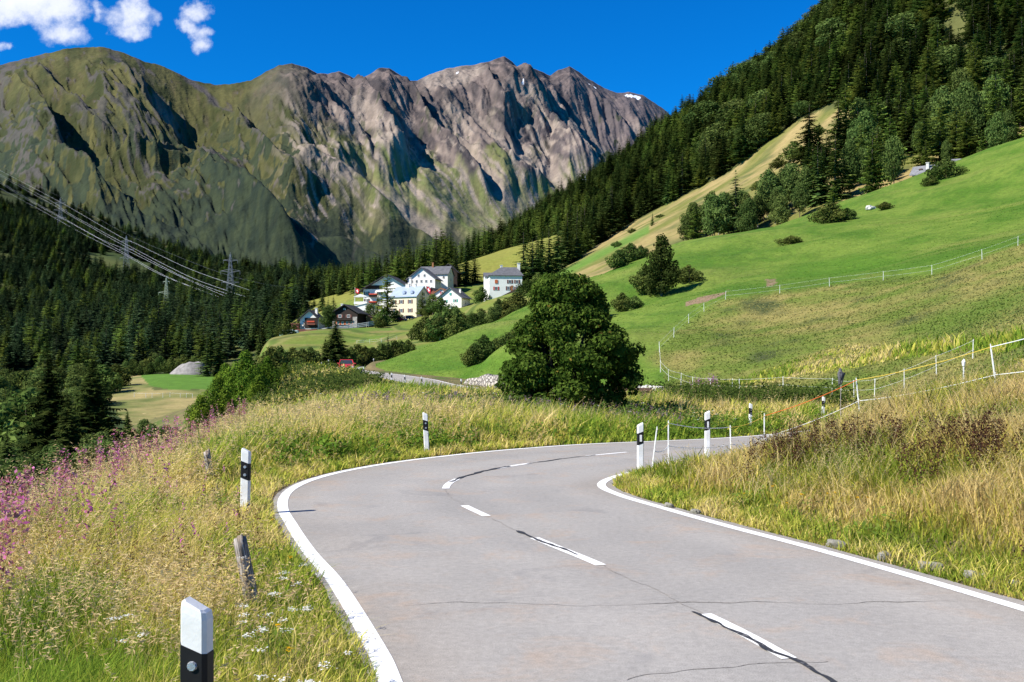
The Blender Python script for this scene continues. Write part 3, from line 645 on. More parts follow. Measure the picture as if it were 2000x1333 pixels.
lat = np.tile(np.linspace(-2.74, 2.9, 29), len(RC)); sst = np.repeat(RS, 29)
trk = sum(np.exp(-((lat - c_ - .12 * fbm(sst * .12, sst * 0, 2, 3)) / .34) ** 2) for c_ in (-2.05, -.75, .75, 2.05)); edge_ = np.exp(-((lat + 2.5) / .55) ** 2) + np.exp(-((lat - 2.6) / .4) ** 2)
rcol = np.clip(1 + .055 * trk - .05, 0, 2)[:, None] * np.ones(3); rcol = rcol * (1 - (.10 * np.clip(edge_ * (.6 + fbm(lat * .8, sst * .3, 4, 9)), 0, 1))[:, None] * np.array([.5, .85, 1.2]))
rcol *= (1 + .05 * fbm(lat * .5, sst * .18, 4, 12))[:, None]; rcol *= np.where((sst > s_of(1.55, 8.86))[:, None], 1.0, 1.035)
tag(obj_np('road', V, [q], [ASPHALT], rcol, smooth=True), 'winding grey asphalt mountain road', 'road', kind='structure')
nP = len(RC)
V, q = strip2(-2.67, -2.515, .005, 2, 0, True); tag(obj_np('road_edge_line', V, [q], [PAINT]), 'solid white line along the outer edge of the road', 'road marking', kind='structure')
V, q = strip(2.60, 2.75, 0, nP, .005, 2); tag(obj_np('road_edge_line', V, [q], [PAINT]), 'solid white line along the inner edge of the road', 'road marking', kind='structure')
def off_strip(name, s0, s1, o0, o1, hw0, hw1, dz, mat, label, wob=0.0, n=40):
    s = np.linspace(s0, s1, n); cx = np.interp(s, RS, RC[:, 0]); cy = np.interp(s, RS, RC[:, 1]); cz = np.interp(s, RS, RC[:, 2]); nx = np.interp(s, RS, RN[:, 0]); ny = np.interp(s, RS, RN[:, 1])
    o = np.linspace(o0, o1, n) + wob * fbm(s * 1.6, s * 0, 4, int(s0 * 7) % 40); w = np.linspace(hw0, hw1, n) * (1 + (.7 * fbm(s * 4, s * 0 + 3, 3, 2) if wob else 0)); w = np.maximum(w, .004)
    V = np.concatenate([np.c_[cx + nx * (o - w), cy + ny * (o - w), cz + dz], np.c_[cx + nx * (o + w), cy + ny * (o + w), cz + dz]])
    k = np.arange(n); q = np.stack([k[:-1], k[:-1] + n, k[1:] + n, k[1:]], -1)
    return tag(obj_np(name, V, [q], [mat]), label, 'road marking', kind='structure')
dash = [((7.26, 1.92), (8.45, 1.61)), ((10.65, .905), (12.24, .288)), ((13.99, -.28), (15.2, -.74)), ((17.4, -1.1), (18.7, -1.0)), ((20.6, -.36), (21.8, .3)), ((23.9, 1.6), (25.4, 2.8)), ((29, 6), (30.3, 7)), ((94, -7.8), (96.5, -8.6)), ((100.5, -10), (103, -11))]
for (y0, x0), (y1, x1) in dash:
    off_strip('road_dash', s_of(x0, y0), s_of(x1, y1), 0, 0, .062, .062, .005, PAINT, 'short white centre dash on the asphalt')
s0 = s_of(1.61, 8.45)
off_strip('tar_seam', s0 - 4.2, s0 + .1, .10, -.06, .030, .018, .009, TAR, 'black tar seam beside the nearest centre dash', .05, 90)
s0 = s_of(.288, 12.24)
off_strip('tar_seam', s0 - 1.2, s0 + .55, .0, -.02, .014, .030, .009, TAR, 'black tar seam through the second centre dash', .03, 60)
s0 = s_of(-1.0, 18.7)
off_strip('tar_seam', s0 - .5, s0 + 2.6, .0, .0, .03, .05, .009, TAR, 'black tar seam in the bend', .03, 60)
off_strip('tar_seam', s0 + 3.2, s0 + 6.2, .03, .0, .02, .03, .009, TAR, 'thin tar seam after the bend', .03, 60)
for a_, b_ in ((8.6, 10.5), (12.6, 13.9), (15.3, 17.3)):
    off_strip('road_crack', s_of(*[np.interp(a_, RC[:200, 1], RC[:200, 0]), a_]), s_of(*[np.interp(b_, RC[:200, 1], RC[:200, 0]), b_]), 0, .0, .003, .0045, .004, CRACK, 'fine crack along the middle of the road', .05, 70)
# crack straight across the carriageway
xs = np.linspace(-.95, 3.9, 160); ys = 8.86 + .10 * fbm(xs * 1.2, xs * 0, 4, 71) + .02 * xs; wd = np.clip(.003 + .010 * np.clip(fbm(xs * 1.1, xs * 0, 3, 77) + .25 * np.exp(-((xs - 1.9) / .5) ** 2) * 3, 0, 1.4), .002, .02)
k = np.arange(160); V = np.concatenate([np.c_[xs, ys - wd, xs * 0 + .0035], np.c_[xs, ys + wd, xs * 0 + .0035]])
tag(obj_np('road_crack', V, [np.stack([k[:-1], k[1:], k[1:] + 160, k[:-1] + 160], -1)], [CRACK]), 'thin dark crack straight across the carriageway', 'road marking', kind='structure')
xs = np.linspace(.75, 2.2, 60); ys = 6.72 + .35 * (xs - .75) ** .6 + .04 * fbm(xs * 3, xs * 0, 3, 78); wd = .004 + .006 * np.abs(fbm(xs * 4, xs * 0, 3, 79)); k = np.arange(60)
tag(obj_np('road_crack', np.concatenate([np.c_[xs, ys - wd, xs * 0 + .0035], np.c_[xs, ys + wd, xs * 0 + .0035]]), [np.stack([k[:-1], k[1:], k[1:] + 60, k[:-1] + 60], -1)], [CRACK]), 'short branching crack nearest the camera', 'road marking', kind='structure')
# ================================================================== BUILT THINGS
def hit(px, py, d0=30, d1=1700, which='ABCDE'):
    """first ground point along the sight line, used to stand things on the slope"""
    D = np.geomspace(d0, d1, 1500); x = (px - CX) / F * D; zr = CH + (HY - py) / F * D; zg = ground(x, D, which)
    j = np.argmax(zr <= zg); return np.array([x[j], D[j], zg[j]])
WHITE = plain('white_plastic', (.77, .77, .76), .5, .22, 5, .08, col2=(.62, .61, .57))
BLACK = plain('black_band', (.010, .010, .011), .6, .3, 8, spec=.2)
REFL = plain('reflector_glass', (.55, .56, .58), .15, .3, 30, .3, metal=.6)
GREYW = plain('weathered_wood', (.34, .30, .27), .95, .5, 5, .9, col2=(.16, .13, .11))
WIRE_W = plain('white_rope', (.78, .78, .76), .6, .1, 10)
WIRE_Y = plain('yellow_rope', (.70, .50, .07), .6, .1, 10)
WIRE_O = plain('orange_rope', (.80, .16, .03), .6, .1, 10)
KERB = plain('kerb_granite', (.26, .245, .21), .95, .5, 9, .9, col2=(.12, .115, .085))
STONE = plain('stone', (.42, .40, .37), .95, .45, 2.5, .9, col2=(.22, .20, .18))
# ------------------------------------------------------------------ delineator posts
def post_section(o=0.0): return [(-.060 - o, -.022), (-.046 - o * .7, -.048 - o), (.046 + o * .7, -.048 - o), (.060 + o, -.022), (.060 + o, .048 + o), (-.060 - o, .048 + o)]
def post_parts(sgn, two):
    b = MB(); sec = post_section(); n = 6; hz = 1.06
    def ring(z, k, sl): return [(x * k, y * (k if k < 1 else 1), z + sl * x * -sgn * .42) for x, y in sec]
    V = ring(-.35, 1, 0) + ring(hz - .045, 1, 1) + ring(hz - .012, .93, 1) + ring(hz, .72, 1)
    fs = [tuple(range(n - 1, -1, -1)), tuple(range(3 * n, 4 * n))] + [(r * n + i, r * n + (i + 1) % n, (r + 1) * n + (i + 1) % n, (r + 1) * n + i) for r in range(3) for i in range(n)]
    b.add(V, fs); body = b.build('body', WHITE); COL.objects.unlink(body)
    b = MB(); sec2 = post_section(.0025); V = [(x, y, .60 + -sgn * .42 * x) for x, y in sec2] + [(x, y, .865 + -sgn * .42 * x) for x, y in sec2]
    b.add(V, [(i, (i + 1) % n, n + (i + 1) % n, n + i) for i in range(n)] + [tuple(range(n, 2 * n)), tuple(range(n - 1, -1, -1))]); band = b.build('black_band', BLACK); COL.objects.unlink(band)
    out = [body, band]
    if two:
        for z in (.79, .665):
            b = MB(); k = 10; c = [(.024 * math.cos(2 * math.pi * i / k), .024 * math.sin(2 * math.pi * i / k)) for i in range(k)]
            b.add([(x + .004, -.0505, z + y) for x, y in c] + [(x * .8 + .004, -.060, z + y * .8) for x, y in c], [(i, (i + 1) % k, k + (i + 1) % k, k + i) for i in range(k)] + [tuple(range(k, 2 * k))])
            q = b.build('reflector', REFL); COL.objects.unlink(q); out.append(q)
    else:
        b = MB(); b.box((0, -.0545, .735), (.042, .008, .15)); q = b.build('reflector', WHITE); COL.objects.unlink(q); out.append(q)
    return out
PROTO = {True: post_parts(1, True), False: post_parts(-1, False)}
def delineator(loc, label, left=True, rz=0.0, lean=(0, 0), group=None, s=1.0):
    o = empty('delineator_post', loc, rz); o.rotation_euler = (lean[1], lean[0], rz); o.scale = (1, 1, s * .93); tag(o, label, 'road post', group)
    for pr in PROTO[left]:
        c = pr.copy(); link(c, o)
    return o
delineator((-1.405, 4.55, -.035), 'nearest white delineator post with black band and two round reflectors in the verge grass', True, -.10, (.0, 0), s=1.05)
delineator((-3.72, 14.25, -.03), 'delineator post beside the left edge of the bend, next to the leaning stump', True, -.02, (.02, 0), s=.95)
delineator((-2.02, 24.3, .02), 'delineator post with two round reflectors at the outer edge of the bend', True, .1, (-.045, 0), s=.96)
delineator((2.52, 20.1, 0.02), 'delineator post with slanted top at the inner edge of the bend, beside thin fence posts', False, .05, (.0, 0), s=.94)
delineator((4.62, 24.2, .02), 'second delineator post on the inner edge, with white rectangle on its black band', False, .05, (.0, 0))
delineator((9.35, 40.2, gz(9.35, 40.2)), 'delineator post half sunk in golden grass beyond the bend', True, .1, (.03, 0))
delineator((13.9, 45.8, gz(13.9, 45.8)), 'leaning delineator post in golden grass under the orange fence rope', True, .1, (.05, 0))
def road_post(px, side, D0=80):
    off = RC[:, :2] + RN * side * 3.45; m = (RC[:, 1] > D0); p = CX + off[:, 0] / off[:, 1] * F
    j = np.where(m)[0][np.abs(p[m] - px).argmin()]; return off[j, 0], off[j, 1]
for px, sd, lab in [(902, -1, 'distant delineator post at the end of the dry stone wall'), (824, -1, 'distant delineator post on the near edge of the far road stretch, beside the white dash'), (791, -1, 'distant delineator post left of the visible far road stretch'), (765, -1, 'distant delineator post where the far road dips behind the grass'), (808, 1, 'distant delineator post against the green hump across the far road'),
                    (710, -1, 'tiny delineator post right of the red car'), (730, 1, 'tiny delineator post at the tip of the green hump'), (653, -1, 'tiny delineator post just left of the red car'), (641, -1, 'tiny delineator post in front of the full spruce'), (628, -1, 'leftmost tiny delineator post on the far road')]:
    x, y = road_post(px, sd, 80 if px > 720 else 100); delineator((x, y, gz(x, y)), lab, sd < 0, .2)
# ------------------------------------------------------------------ wooden stumps, kerb stones, boulders
def stump(loc, h, r, lean, label, seed):
    rr = np.random.default_rng(seed); n, k = 18, 12; V = []
    ph = rr.uniform(0, 6, 3)
    for i in range(k):
        t = i / (k - 1)
        for j in range(n):
            a = 2 * math.pi * j / n; rad = r * (1 + .10 * math.sin(3 * a + ph[0]) + .07 * math.sin(5 * a + ph[1] + t) - (.16 if j in (3, 9, 14) else 0) + rr.normal(0, .012)) * (1.06 - .1 * t)
            z = -.25 + (h + .25) * t + (t > .99) * (.035 * math.cos(a + 1.2) + rr.normal(0, .008)); V.append((rad * math.cos(a), rad * math.sin(a), z))
    V.append((0, 0, h - .012)); q = [(i * n + j, i * n + (j + 1) % n, (i + 1) * n + (j + 1) % n, (i + 1) * n + j) for i in range(k - 1) for j in range(n)]; tr = [((k - 1) * n + j, (k - 1) * n + (j + 1) % n, k * n) for j in range(n)]
    o = obj_np('wooden_stump', V, [np.array(q), np.array(tr)], [STUMPM]); o.location = loc; o.rotation_euler = (lean[1], lean[0], 0.4)
    return tag(o, label, 'stump')
m, t, gg, b = new_mat('grey_timber')
tcn = N(t, 'ShaderNodeTexCoord'); mp = N(t, 'ShaderNodeMapping'); mp.inputs['Scale'].default_value = (26, 26, 2.2); t.links.new(tcn.outputs['Object'], mp.inputs[0])
gr_ = gg.noise(mp.outputs[0], 1.4, 6, .7, 1.2); gr2 = gg.noise(tcn.outputs['Object'], 7, 4, .6)
c = gg.mix(gg.ss(gr_, .36, .66), (.10, .078, .06), (.46, .42, .38)); c = gg.mix(gg.ss(gr2, .55, .7), c, (.30, .21, .14)); gg.put(b.inputs['Base Color'], c); b.inputs['Roughness'].default_value = .95
bn = N(t, 'ShaderNodeBump'); bn.inputs['Strength'].default_value = 1; bn.inputs['Distance'].default_value = .015; t.links.new(gr_, bn.inputs['Height']); t.links.new(bn.outputs[0], b.inputs['Normal'])
STUMPM = m
stump((-2.15, 8.55, -.02), .66, .056, (-.19, 0), 'weathered grey wooden stump leaning left in the verge grass', 3)
stump((-5.22, 17.8, -.1), .70, .062, (-.12, 0), 'short weathered stump behind the verge grass near the pink flowers', 4)
def rock(name, loc, size, label, cat, mat, seed, rz=0, group=None, sub=3, rough=.28):
    import bmesh
    bm = bmesh.new(); bmesh.ops.create_icosphere(bm, subdivisions=sub, radius=1.0)
    for v in bm.verts:
        c = v.co; k = max(abs(c.x), abs(c.y), abs(c.z)); c = c * (1 - .45) + c / k * .45
        nn = 1 + rough * float(fbm(c.x * 1.1 + seed * 3.1, c.y * 1.1 + c.z * .9 + seed, 4, seed % 37)); v.co = Vector((c.x * size[0] / 2 * nn, c.y * size[1] / 2 * nn, c.z * size[2] / 2 * nn))
    me = bpy.data.meshes.new(name); bm.to_mesh(me); bm.free(); me.materials.append(mat)
    o = link(bpy.data.objects.new(name, me)); o.location = loc; o.rotation_euler = (0, 0, rz); return tag(o, label, cat, group)
for i, (x, y, sz, lab) in enumerate([(3.72, 11.75, (.26, .12, .15), 'kerb stone showing through the grass right of the centre of the inner edge line'), (3.98, 10.95, (.12, .12, .17), 'small square white kerb stone standing beside the inner edge line'), (4.27, 10.42, (.28, .13, .16), 'long pale kerb stone in the row nearest the right border'), (4.50, 9.98, (.24, .13, .15), 'pale kerb stone continuing the row beside the long one'), (4.72, 9.6, (.14, .12, .13), 'last small kerb stone before the grass tuft'), (2.30, 15.0, (.15, .12, .16), 'grey kerb stone at the inside of the bend near the delineator'), (2.58, 14.4, (.16, .12, .13), 'kerb stone sunk in grass at the inside of the bend')]):
    rock('kerb_stone', (x, y, -.01), sz, lab, 'kerb stone', KERB, 20 + i, rz=-.9)
WHITEROCK = plain('pale_rock', (.56, .54, .50), .95, .35, 1.2, .8)
p = spot(1701, 222); rock('boulder', p + np.array([0, 0, .2]), (2.6, 1.4, 1.1), 'white boulder lying on the mown meadow', 'boulder', WHITEROCK, 51, rz=.7)
for i, px in enumerate((1254, 1262, 1272, 1281, 1290)):
    p = spot(px, 77.5 - i * .3); rock('boulder', p + np.array([0, 0, .25]), (.7 + .15 * (i % 3), .6, .8), 'whitish boulder in the row right of the big maple, below the fenced slope', 'boulder', WHITEROCK, 60 + i, group='boulders right of the maple')
# dry stone wall along the far road
m, t, gg, b = new_mat('dry_stone')
tcn = N(t, 'ShaderNodeTexCoord'); vo = N(t, 'ShaderNodeTexVoronoi', feature='DISTANCE_TO_EDGE'); vo.inputs['Scale'].default_value = 2.6; t.links.new(tcn.outputs['Object'], vo.inputs['Vector'])
vc = N(t, 'ShaderNodeTexVoronoi'); vc.inputs['Scale'].default_value = 2.6; t.links.new(tcn.outputs['Object'], vc.inputs['Vector'])
cc = gg.mix(vc.outputs['Distance'], (.46, .42, .36), (.30, .27, .23)); gg.put(b.inputs['Base Color'], gg.mix(gg.ss(vo.outputs[0], .0, .09), (.14, .12, .10), cc)); b.inputs['Roughness'].default_value = .95
bn = N(t, 'ShaderNodeBump'); bn.inputs['Distance'].default_value = .15; t.links.new(gg.ss(vo.outputs[0], 0, .2), bn.inputs['Height']); t.links.new(bn.outputs[0], b.inputs['Normal'])
DRY = m
ii = np.where((RC[:, 0] < 2.0) & (RC[:, 0] > -7.9) & (RC[:, 1] > 65))[0][::2]; V = []
for j, i in enumerate(ii):
    for o_, hz in ((3.5, -.4), (3.55, 0), (3.66, .65), (3.75, 1.05 + .20 * float(fbm(j * .21, 0, 3, 3))), (4.2, 1.1 + .20 * float(fbm(j * .21, 1, 3, 3))), (4.25, -.4)):
        wv = .10 * float(fbm(j * .33, hz * 2.2, 3, 8)); V.append((RC[i, 0] + RN[i, 0] * (o_ + wv), RC[i, 1] + RN[i, 1] * (o_ + wv), RC[i, 2] + hz * min(1, .35 + j * .08, .3 + (len(ii) - j) * .07)))
n = len(ii); q = [(j * 6 + k, (j + 1) * 6 + k, (j + 1) * 6 + k + 1, j * 6 + k + 1) for j in range(n - 1) for k in range(5)]
tag(obj_np('stone_wall', V, [np.array(q)], [DRY]), 'low pale dry stone wall along the far road', 'wall')
# brown log pile by the maple
LOG = plain('log_bark', (.085, .045, .032), .95, .5, 5, .6); LOGEND = plain('log_end', (.26, .17, .10), .9, .4, 8)
lp = spot(1236, 62); lpile = empty('log_pile', lp, -.25); tag(lpile, 'dark red brown pile of logs in the shade right of the big maple', 'log pile')
for rix, (nl, z) in enumerate(((6, .16), (5, .44), (4, .71))):
    for j in range(nl):
        b = MB(); y = (j - (nl - 1) / 2) * .33; b.tube([(-1.1 + .06 * ((j * 7) % 3), y, z), (1.1 - .05 * ((j * 5) % 3), y + .02, z + .01)], .16, 9); b.build('log', LOG, lpile, smooth=False)
# gravel heap on the terrace
GRAVEL = plain('gravel', (.27, .25, .235), .95, .4, .8, .8)
rr_, aa_ = np.meshgrid(np.linspace(0, 1, 16), np.linspace(0, 2 * np.pi, 49)[:-1], indexing='ij')
gp = spot(372, 342); gx_ = rr_ * np.cos(aa_); gy_ = rr_ * np.sin(aa_); hz = np.minimum(np.maximum(0, 1 - rr_) * 7.5, 3.9 + 1.1 * gx_ + .5 * fbm(gx_ * 2, gy_ * 2, 3, 5)) + .5 * fbm(gx_ * 3, gy_ * 3, 4, 3) * (1 - rr_) - 1.0 * rr_ * (rr_ > .98)
V = np.stack([gp[0] + gx_ * 7.2 + 1.5 * (1 - rr_), gp[1] + gy_ * 6, gp[2] - .3 + hz], -1).reshape(-1, 3); k = np.arange(16 * 48).reshape(16, 48); q = np.stack([k[:-1], np.roll(k[:-1], -1, 1), np.roll(k[1:], -1, 1), k[1:]], -1).reshape(-1, 4)
tag(obj_np('gravel_heap', V, [q], [GRAVEL], smooth=True), 'flat topped heap of pale gravel at the end of the green terrace', 'gravel heap')
# ------------------------------------------------------------------ electric fences
POSTC = {}
def fence_post(parent, p, h, lean=0.0, w=.022):
    b = MB(); top = np.array([p[0] - lean, p[1], p[2] + h]); bot = np.array([p[0] + lean * .2, p[1], p[2] - .15]); b.tube([bot, bot + (top - bot) * .9, top], [w, w * .9, w * .55], 5)
    mid = bot + (top - bot) * .2; b.box(tuple(mid), (.09, .02, .02))
    for f_ in (.55, .95): c = bot + (top - bot) * f_; b.box((c[0], c[1] - .02, c[2]), (.02, .04, .03))
    b.build('post', WHITE, parent); return bot, top
def sag(a, c, s, n=9): return [a + (c - a) * (i / (n - 1)) + np.array([0, 0, -s * 4 * (i / (n - 1)) * (1 - i / (n - 1))]) for i in range(n)]
def fence(label, posts, fr=(.95, .52), r=.008, cols=None, heights=None, leans=None, w=.022, s=.03):
    o = empty('electric_fence', posts[0]); tag(o, label, 'fence'); o.location = (0, 0, 0)
    tops = []
    for i, p in enumerate(posts): tops.append(fence_post(o, p, (heights[i] if heights else .95), (leans[i] if leans else .03 * math.sin(i * 2.1)), w))
    for k, f_ in enumerate(fr):
        for i in range(len(posts) - 1):
            a, c = tops[i], tops[i + 1]; A_ = a[0] + (a[1] - a[0]) * f_; B_ = c[0] + (c[1] - c[0]) * f_
            b = MB(); b.tube(sag(A_ + [0, -.03, 0], B_ + [0, -.03, 0], s), r, 5); m_ = WIRE_W
            if cols and (k, i) in cols: m_ = cols[(k, i)]
            b.build('rope', m_, o)
    return o
PXY = [(2.82, 20.6), (3.3, 21.6), (5.05, 23.6), (6.05, 24.55), (7.6, 25.2), (8.5, 25.0), (9.0, 22.2), (9.25, 19.5), (10.8, 15.5), (13, 11)]
zz = [gz(*q_) for q_ in PXY]; tgt = [.86, .93, .72, .95, 1.35, 1.80, 2.05, 2.50, 3.5, 3.9]
keepi = [0, 1, 2, 3, 5, 7, 8]
pts = [np.array([PXY[i][0], PXY[i][1], zz[i]]) for i in keepi]
fence('white rope fence with yellow and orange lengths climbing the grassy bank beside the bend', pts, heights=[max(.6, tgt[i] - zz[i]) for i in keepi], leans=[-.10, .0, .02, .0, .10, .14, .1], cols={(0, 0): WIRE_Y, (0, 2): WIRE_Y, (0, 3): WIRE_O, (0, 4): WIRE_Y}, w=.016, r=.008, s=.06)
up = [hit(px, py, 60, 260, 'B') for px, py in [(1290, 727), (1288, 690), (1316, 660), (1345, 632), (1375, 610), (1417, 586), (1523, 574), (1620, 560), (1725, 548), (1820, 537), (1918, 507), (1988, 481), (2080, 440)]]
fence('thin white electric fence running up the slope and dividing mown meadow from rough pasture', up, heights=[1.0] * len(up), r=.005, w=.022)
lo = [hit(px, py, 50, 200, 'AB') for px, py in [(1290, 728), (1306, 745), (1330, 753), (1353, 761), (1388, 764), (1430, 766), (1444, 767), (1530, 765), (1625, 772), (1643, 777), (1668, 778), (1708, 777), (1766, 772), (1829, 770), (1900, 764)]]
fence('thin white electric fence along the foot of the rough slope', lo, heights=[.95] * len(lo), r=.005, w=.020)
bp = hit(1935, 800, 18, 40, 'A')
b = MB(); q_ = spot(1882, 21.5); b.tube([q_ + [0, 0, .78], q_ + [0, 0, .86], q_ + [.01, 0, .92]], [.03, .042, .012], 8); b.box(tuple(q_ + [0, 0, .45]), (.02, .02, .9)); tag(b.build('fence_insulator', WHITE), 'small white bag tied to a stick in the tall grass under the fence', 'bag')
terr = [hit(px, py, 200, 420, 'D') for px, py in [(262, 776), (285, 777), (297, 777), (318, 777), (332, 776), (352, 777), (364, 777), (376, 778)]]
fence('low white fence along the dry slope under the green terrace', terr, fr=(.9,), heights=[1.2] * 8, r=.015, w=.05)
vf = [hit(px, py, 250, 420, 'C') for px, py in [(697, 672), (722, 671), (745, 669), (775, 664)]]
fence('thin white fence across the terraced village meadow', vf, fr=(.9, .5), heights=[1.0] * 4, r=.010, w=.03)
# ------------------------------------------------------------------ pylons and power lines
STEEL = plain('galvanised_steel', (.20, .22, .24), .55, .2, 1, metal=.3); DULLST = plain('green_steel', (.28, .33, .24), .7, .2, 1); CABLE = plain('aluminium_cable', (.60, .61, .63), .4, .05, 1)
def pylon(base, h, label, mat, arms, wid, th=.12):
    o = empty('pylon', base); tag(o, label, 'pylon'); b = MB(); w0 = h * .075
    def half(z): return max(.18, w0 * (1 - .88 * z / h))
    lv = [h * v for v in np.linspace(0, .96, 12)]
    for sx in (-1, 1):
        for sy in (-1, 1): b.tube([(sx * half(z), sy * half(z), z) for z in lv], th, 4)
    for a, c in zip(lv[:-1], lv[1:]):
        for s in (-1, 1):
            b.tube([(-half(a), s * half(a), a), (half(c), s * half(c), c)], th * .6, 3); b.tube([(half(a), s * half(a), a), (-half(c), s * half(c), c)], th * .6, 3); b.tube([(s * half(a), -half(a), a), (s * half(c), half(c), c)], th * .6, 3)
    b.tube([(0, 0, h * .9), (0, 0, h)], th * 1.1, 4); b.build('tower', mat, o)
    for f_, wd in arms:
        b = MB(); z = f_ * h; L = wd * h
        for s in (-1, 1):
            b.tube([(-L, 0, z + .15 * L), (0, s * half(z), z), (L, 0, z + .15 * L)], th * .8, 4)
        b.tube([(-L, 0, z + .15 * L), (0, 0, z + L * .35), (L, 0, z + .15 * L)], th * .7, 4)
        for s in (-1, 1): b.tube([(s * L, 0, z + .15 * L), (s * L, 0, z - .045 * h)], th * .7, 4)
        b.build('crossarm', mat, o)
    return o
pb = [hit(450, 592, 380, 1600, 'D'), hit(247, 534, 380, 1600, 'D'), hit(118, 452, 380, 1650, 'D')]
ph = [(592 - 493) / F * pb[0][1], (534 - 460) / F * pb[1][1], (452 - 386) / F * pb[2][1]]
ARM = [(.82, .14), (.60, .19), (.38, .17)]
for p, h, lab in zip(pb, ph, ('tall grey lattice pylon nearest the village, bundle of power lines passing it', 'grey lattice pylon halfway along the power lines over the forest', 'faint lattice pylon highest up under the power lines')):
    pylon(p, h, lab, STEEL, ARM, 0, th=.15)
p = hit(325, 610, 380, 1500, 'D'); pylon(p, (610 - 541) / F * p[1], 'greenish lattice pylon with a wide single crossarm rising from the forest', DULLST, [(.85, .09), (.52, .22)], 0, th=.17)
p = hit(1143, 388, 300, 1400, 'E'); pylon(p, (388 - 343) / F * p[1], 'small lattice pylon on the edge of the far forest against the mountain', STEEL, [(.8, .14), (.6, .18)], 0, th=.14)
inv = np.polyfit([450, 247, 118], [1 / pb[0][1], 1 / pb[1][1], 1 / pb[2][1]], 1)
wires = [[(-40, 311), (0, 333), (112, 392), (130, 402), (234, 462), (263, 475), (364, 523), (443, 552), (487, 567)], [(-40, 318), (0, 341), (104, 395), (133, 416), (247, 478), (364, 538), (443, 568), (480, 580)], [(-40, 321), (0, 344), (110, 404), (133, 419), (247, 483), (364, 544), (450, 577)],
         [(-40, 333), (0, 355), (56, 389), (135, 433), (198, 468), (247, 489), (338, 534), (430, 575), (455, 585)], [(-40, 336), (0, 358), (60, 394), (156, 446), (242, 494), (325, 540), (427, 580)], [(-40, 345), (0, 368), (80, 411), (160, 456), (247, 500), (312, 536), (417, 578)]]
pl = empty('power_line', (0, 0, 0)); tag(pl, 'bundle of bright power lines sagging down across the forested valley side', 'power line')
ew = [(-40, 302), (0, 324), (115, 384), (250, 459), (364, 508), (440, 536), (521, 556), (600, 566)]
for k, w_ in enumerate(wires + [ew]):
    cs = crom(np.c_[np.array(w_, float), np.zeros(len(w_))], 8); pxs, pys = cs[:, 0], cs[:, 1]
    P_ = [at(a, c, .925 / np.polyval(inv, min(max(a, 60), 470))) for a, c in zip(pxs, pys)]
    b = MB(); b.tube(P_, .055 if k < 6 else .03, 4); b.build('wire', CABLE if k < 6 else STEEL, pl)

# ------------------------------------------------------------------ houses
RW = plain('white_render', (.76, .74, .69), .9, .10, .5, .2); RC_ = plain('cream_render', (.68, .60, .42), .9, .10, .5, .2); RG = plain('grey_render', (.50, .49, .46), .9, .14, .6, .2)
SLATE = plain('grey_slate', (.115, .115, .125), .8, .35, 1.2, .5); DARKROOF = plain('dark_roof', (.035, .034, .036), .8, .3, 1.2, .5); BLUEROOF = plain('pale_blue_tin', (.36, .42, .52), .45, .12, .4, .1, metal=.2); STONEROOF = plain('stone_slab_roof', (.20, .20, .21), .9, .4, 1.5, .7)
DTIM = plain('dark_timber', (.026, .015, .010), .85, .4, 2, .4); OTIM = plain('orange_timber', (.30, .13, .05), .8, .3, 2, .4); RTIM = plain('red_brown_timber', (.20, .065, .04), .8, .3, 2, .4)
GLASS = plain('window_glass', (.025, .028, .032), .12, .2, 1, spec=.6); WFR = plain('window_frame_white', (.62, .60, .56), .6, .1, 3); SH_BR = plain('brown_shutter', (.13, .045, .03), .7, .2, 3); SH_RED = plain('red_shutter', (.48, .05, .04), .7, .2, 3); SH_GRN = plain('teal_shutter', (.05, .30, .25), .7, .2, 3); SH_OR = plain('orange_shutter', (.50, .12, .04), .7, .2, 3); SH_DK = plain('dark_shutter', (.07, .04, .03), .7, .2, 3)
FLOWER = plain('red_flowers', (.62, .03, .03), .9, .5, 9, .8, col2=(.30, .10, .03)); AWN = plain('awning_cloth', (.72, .71, .68), .8, .1, 2)
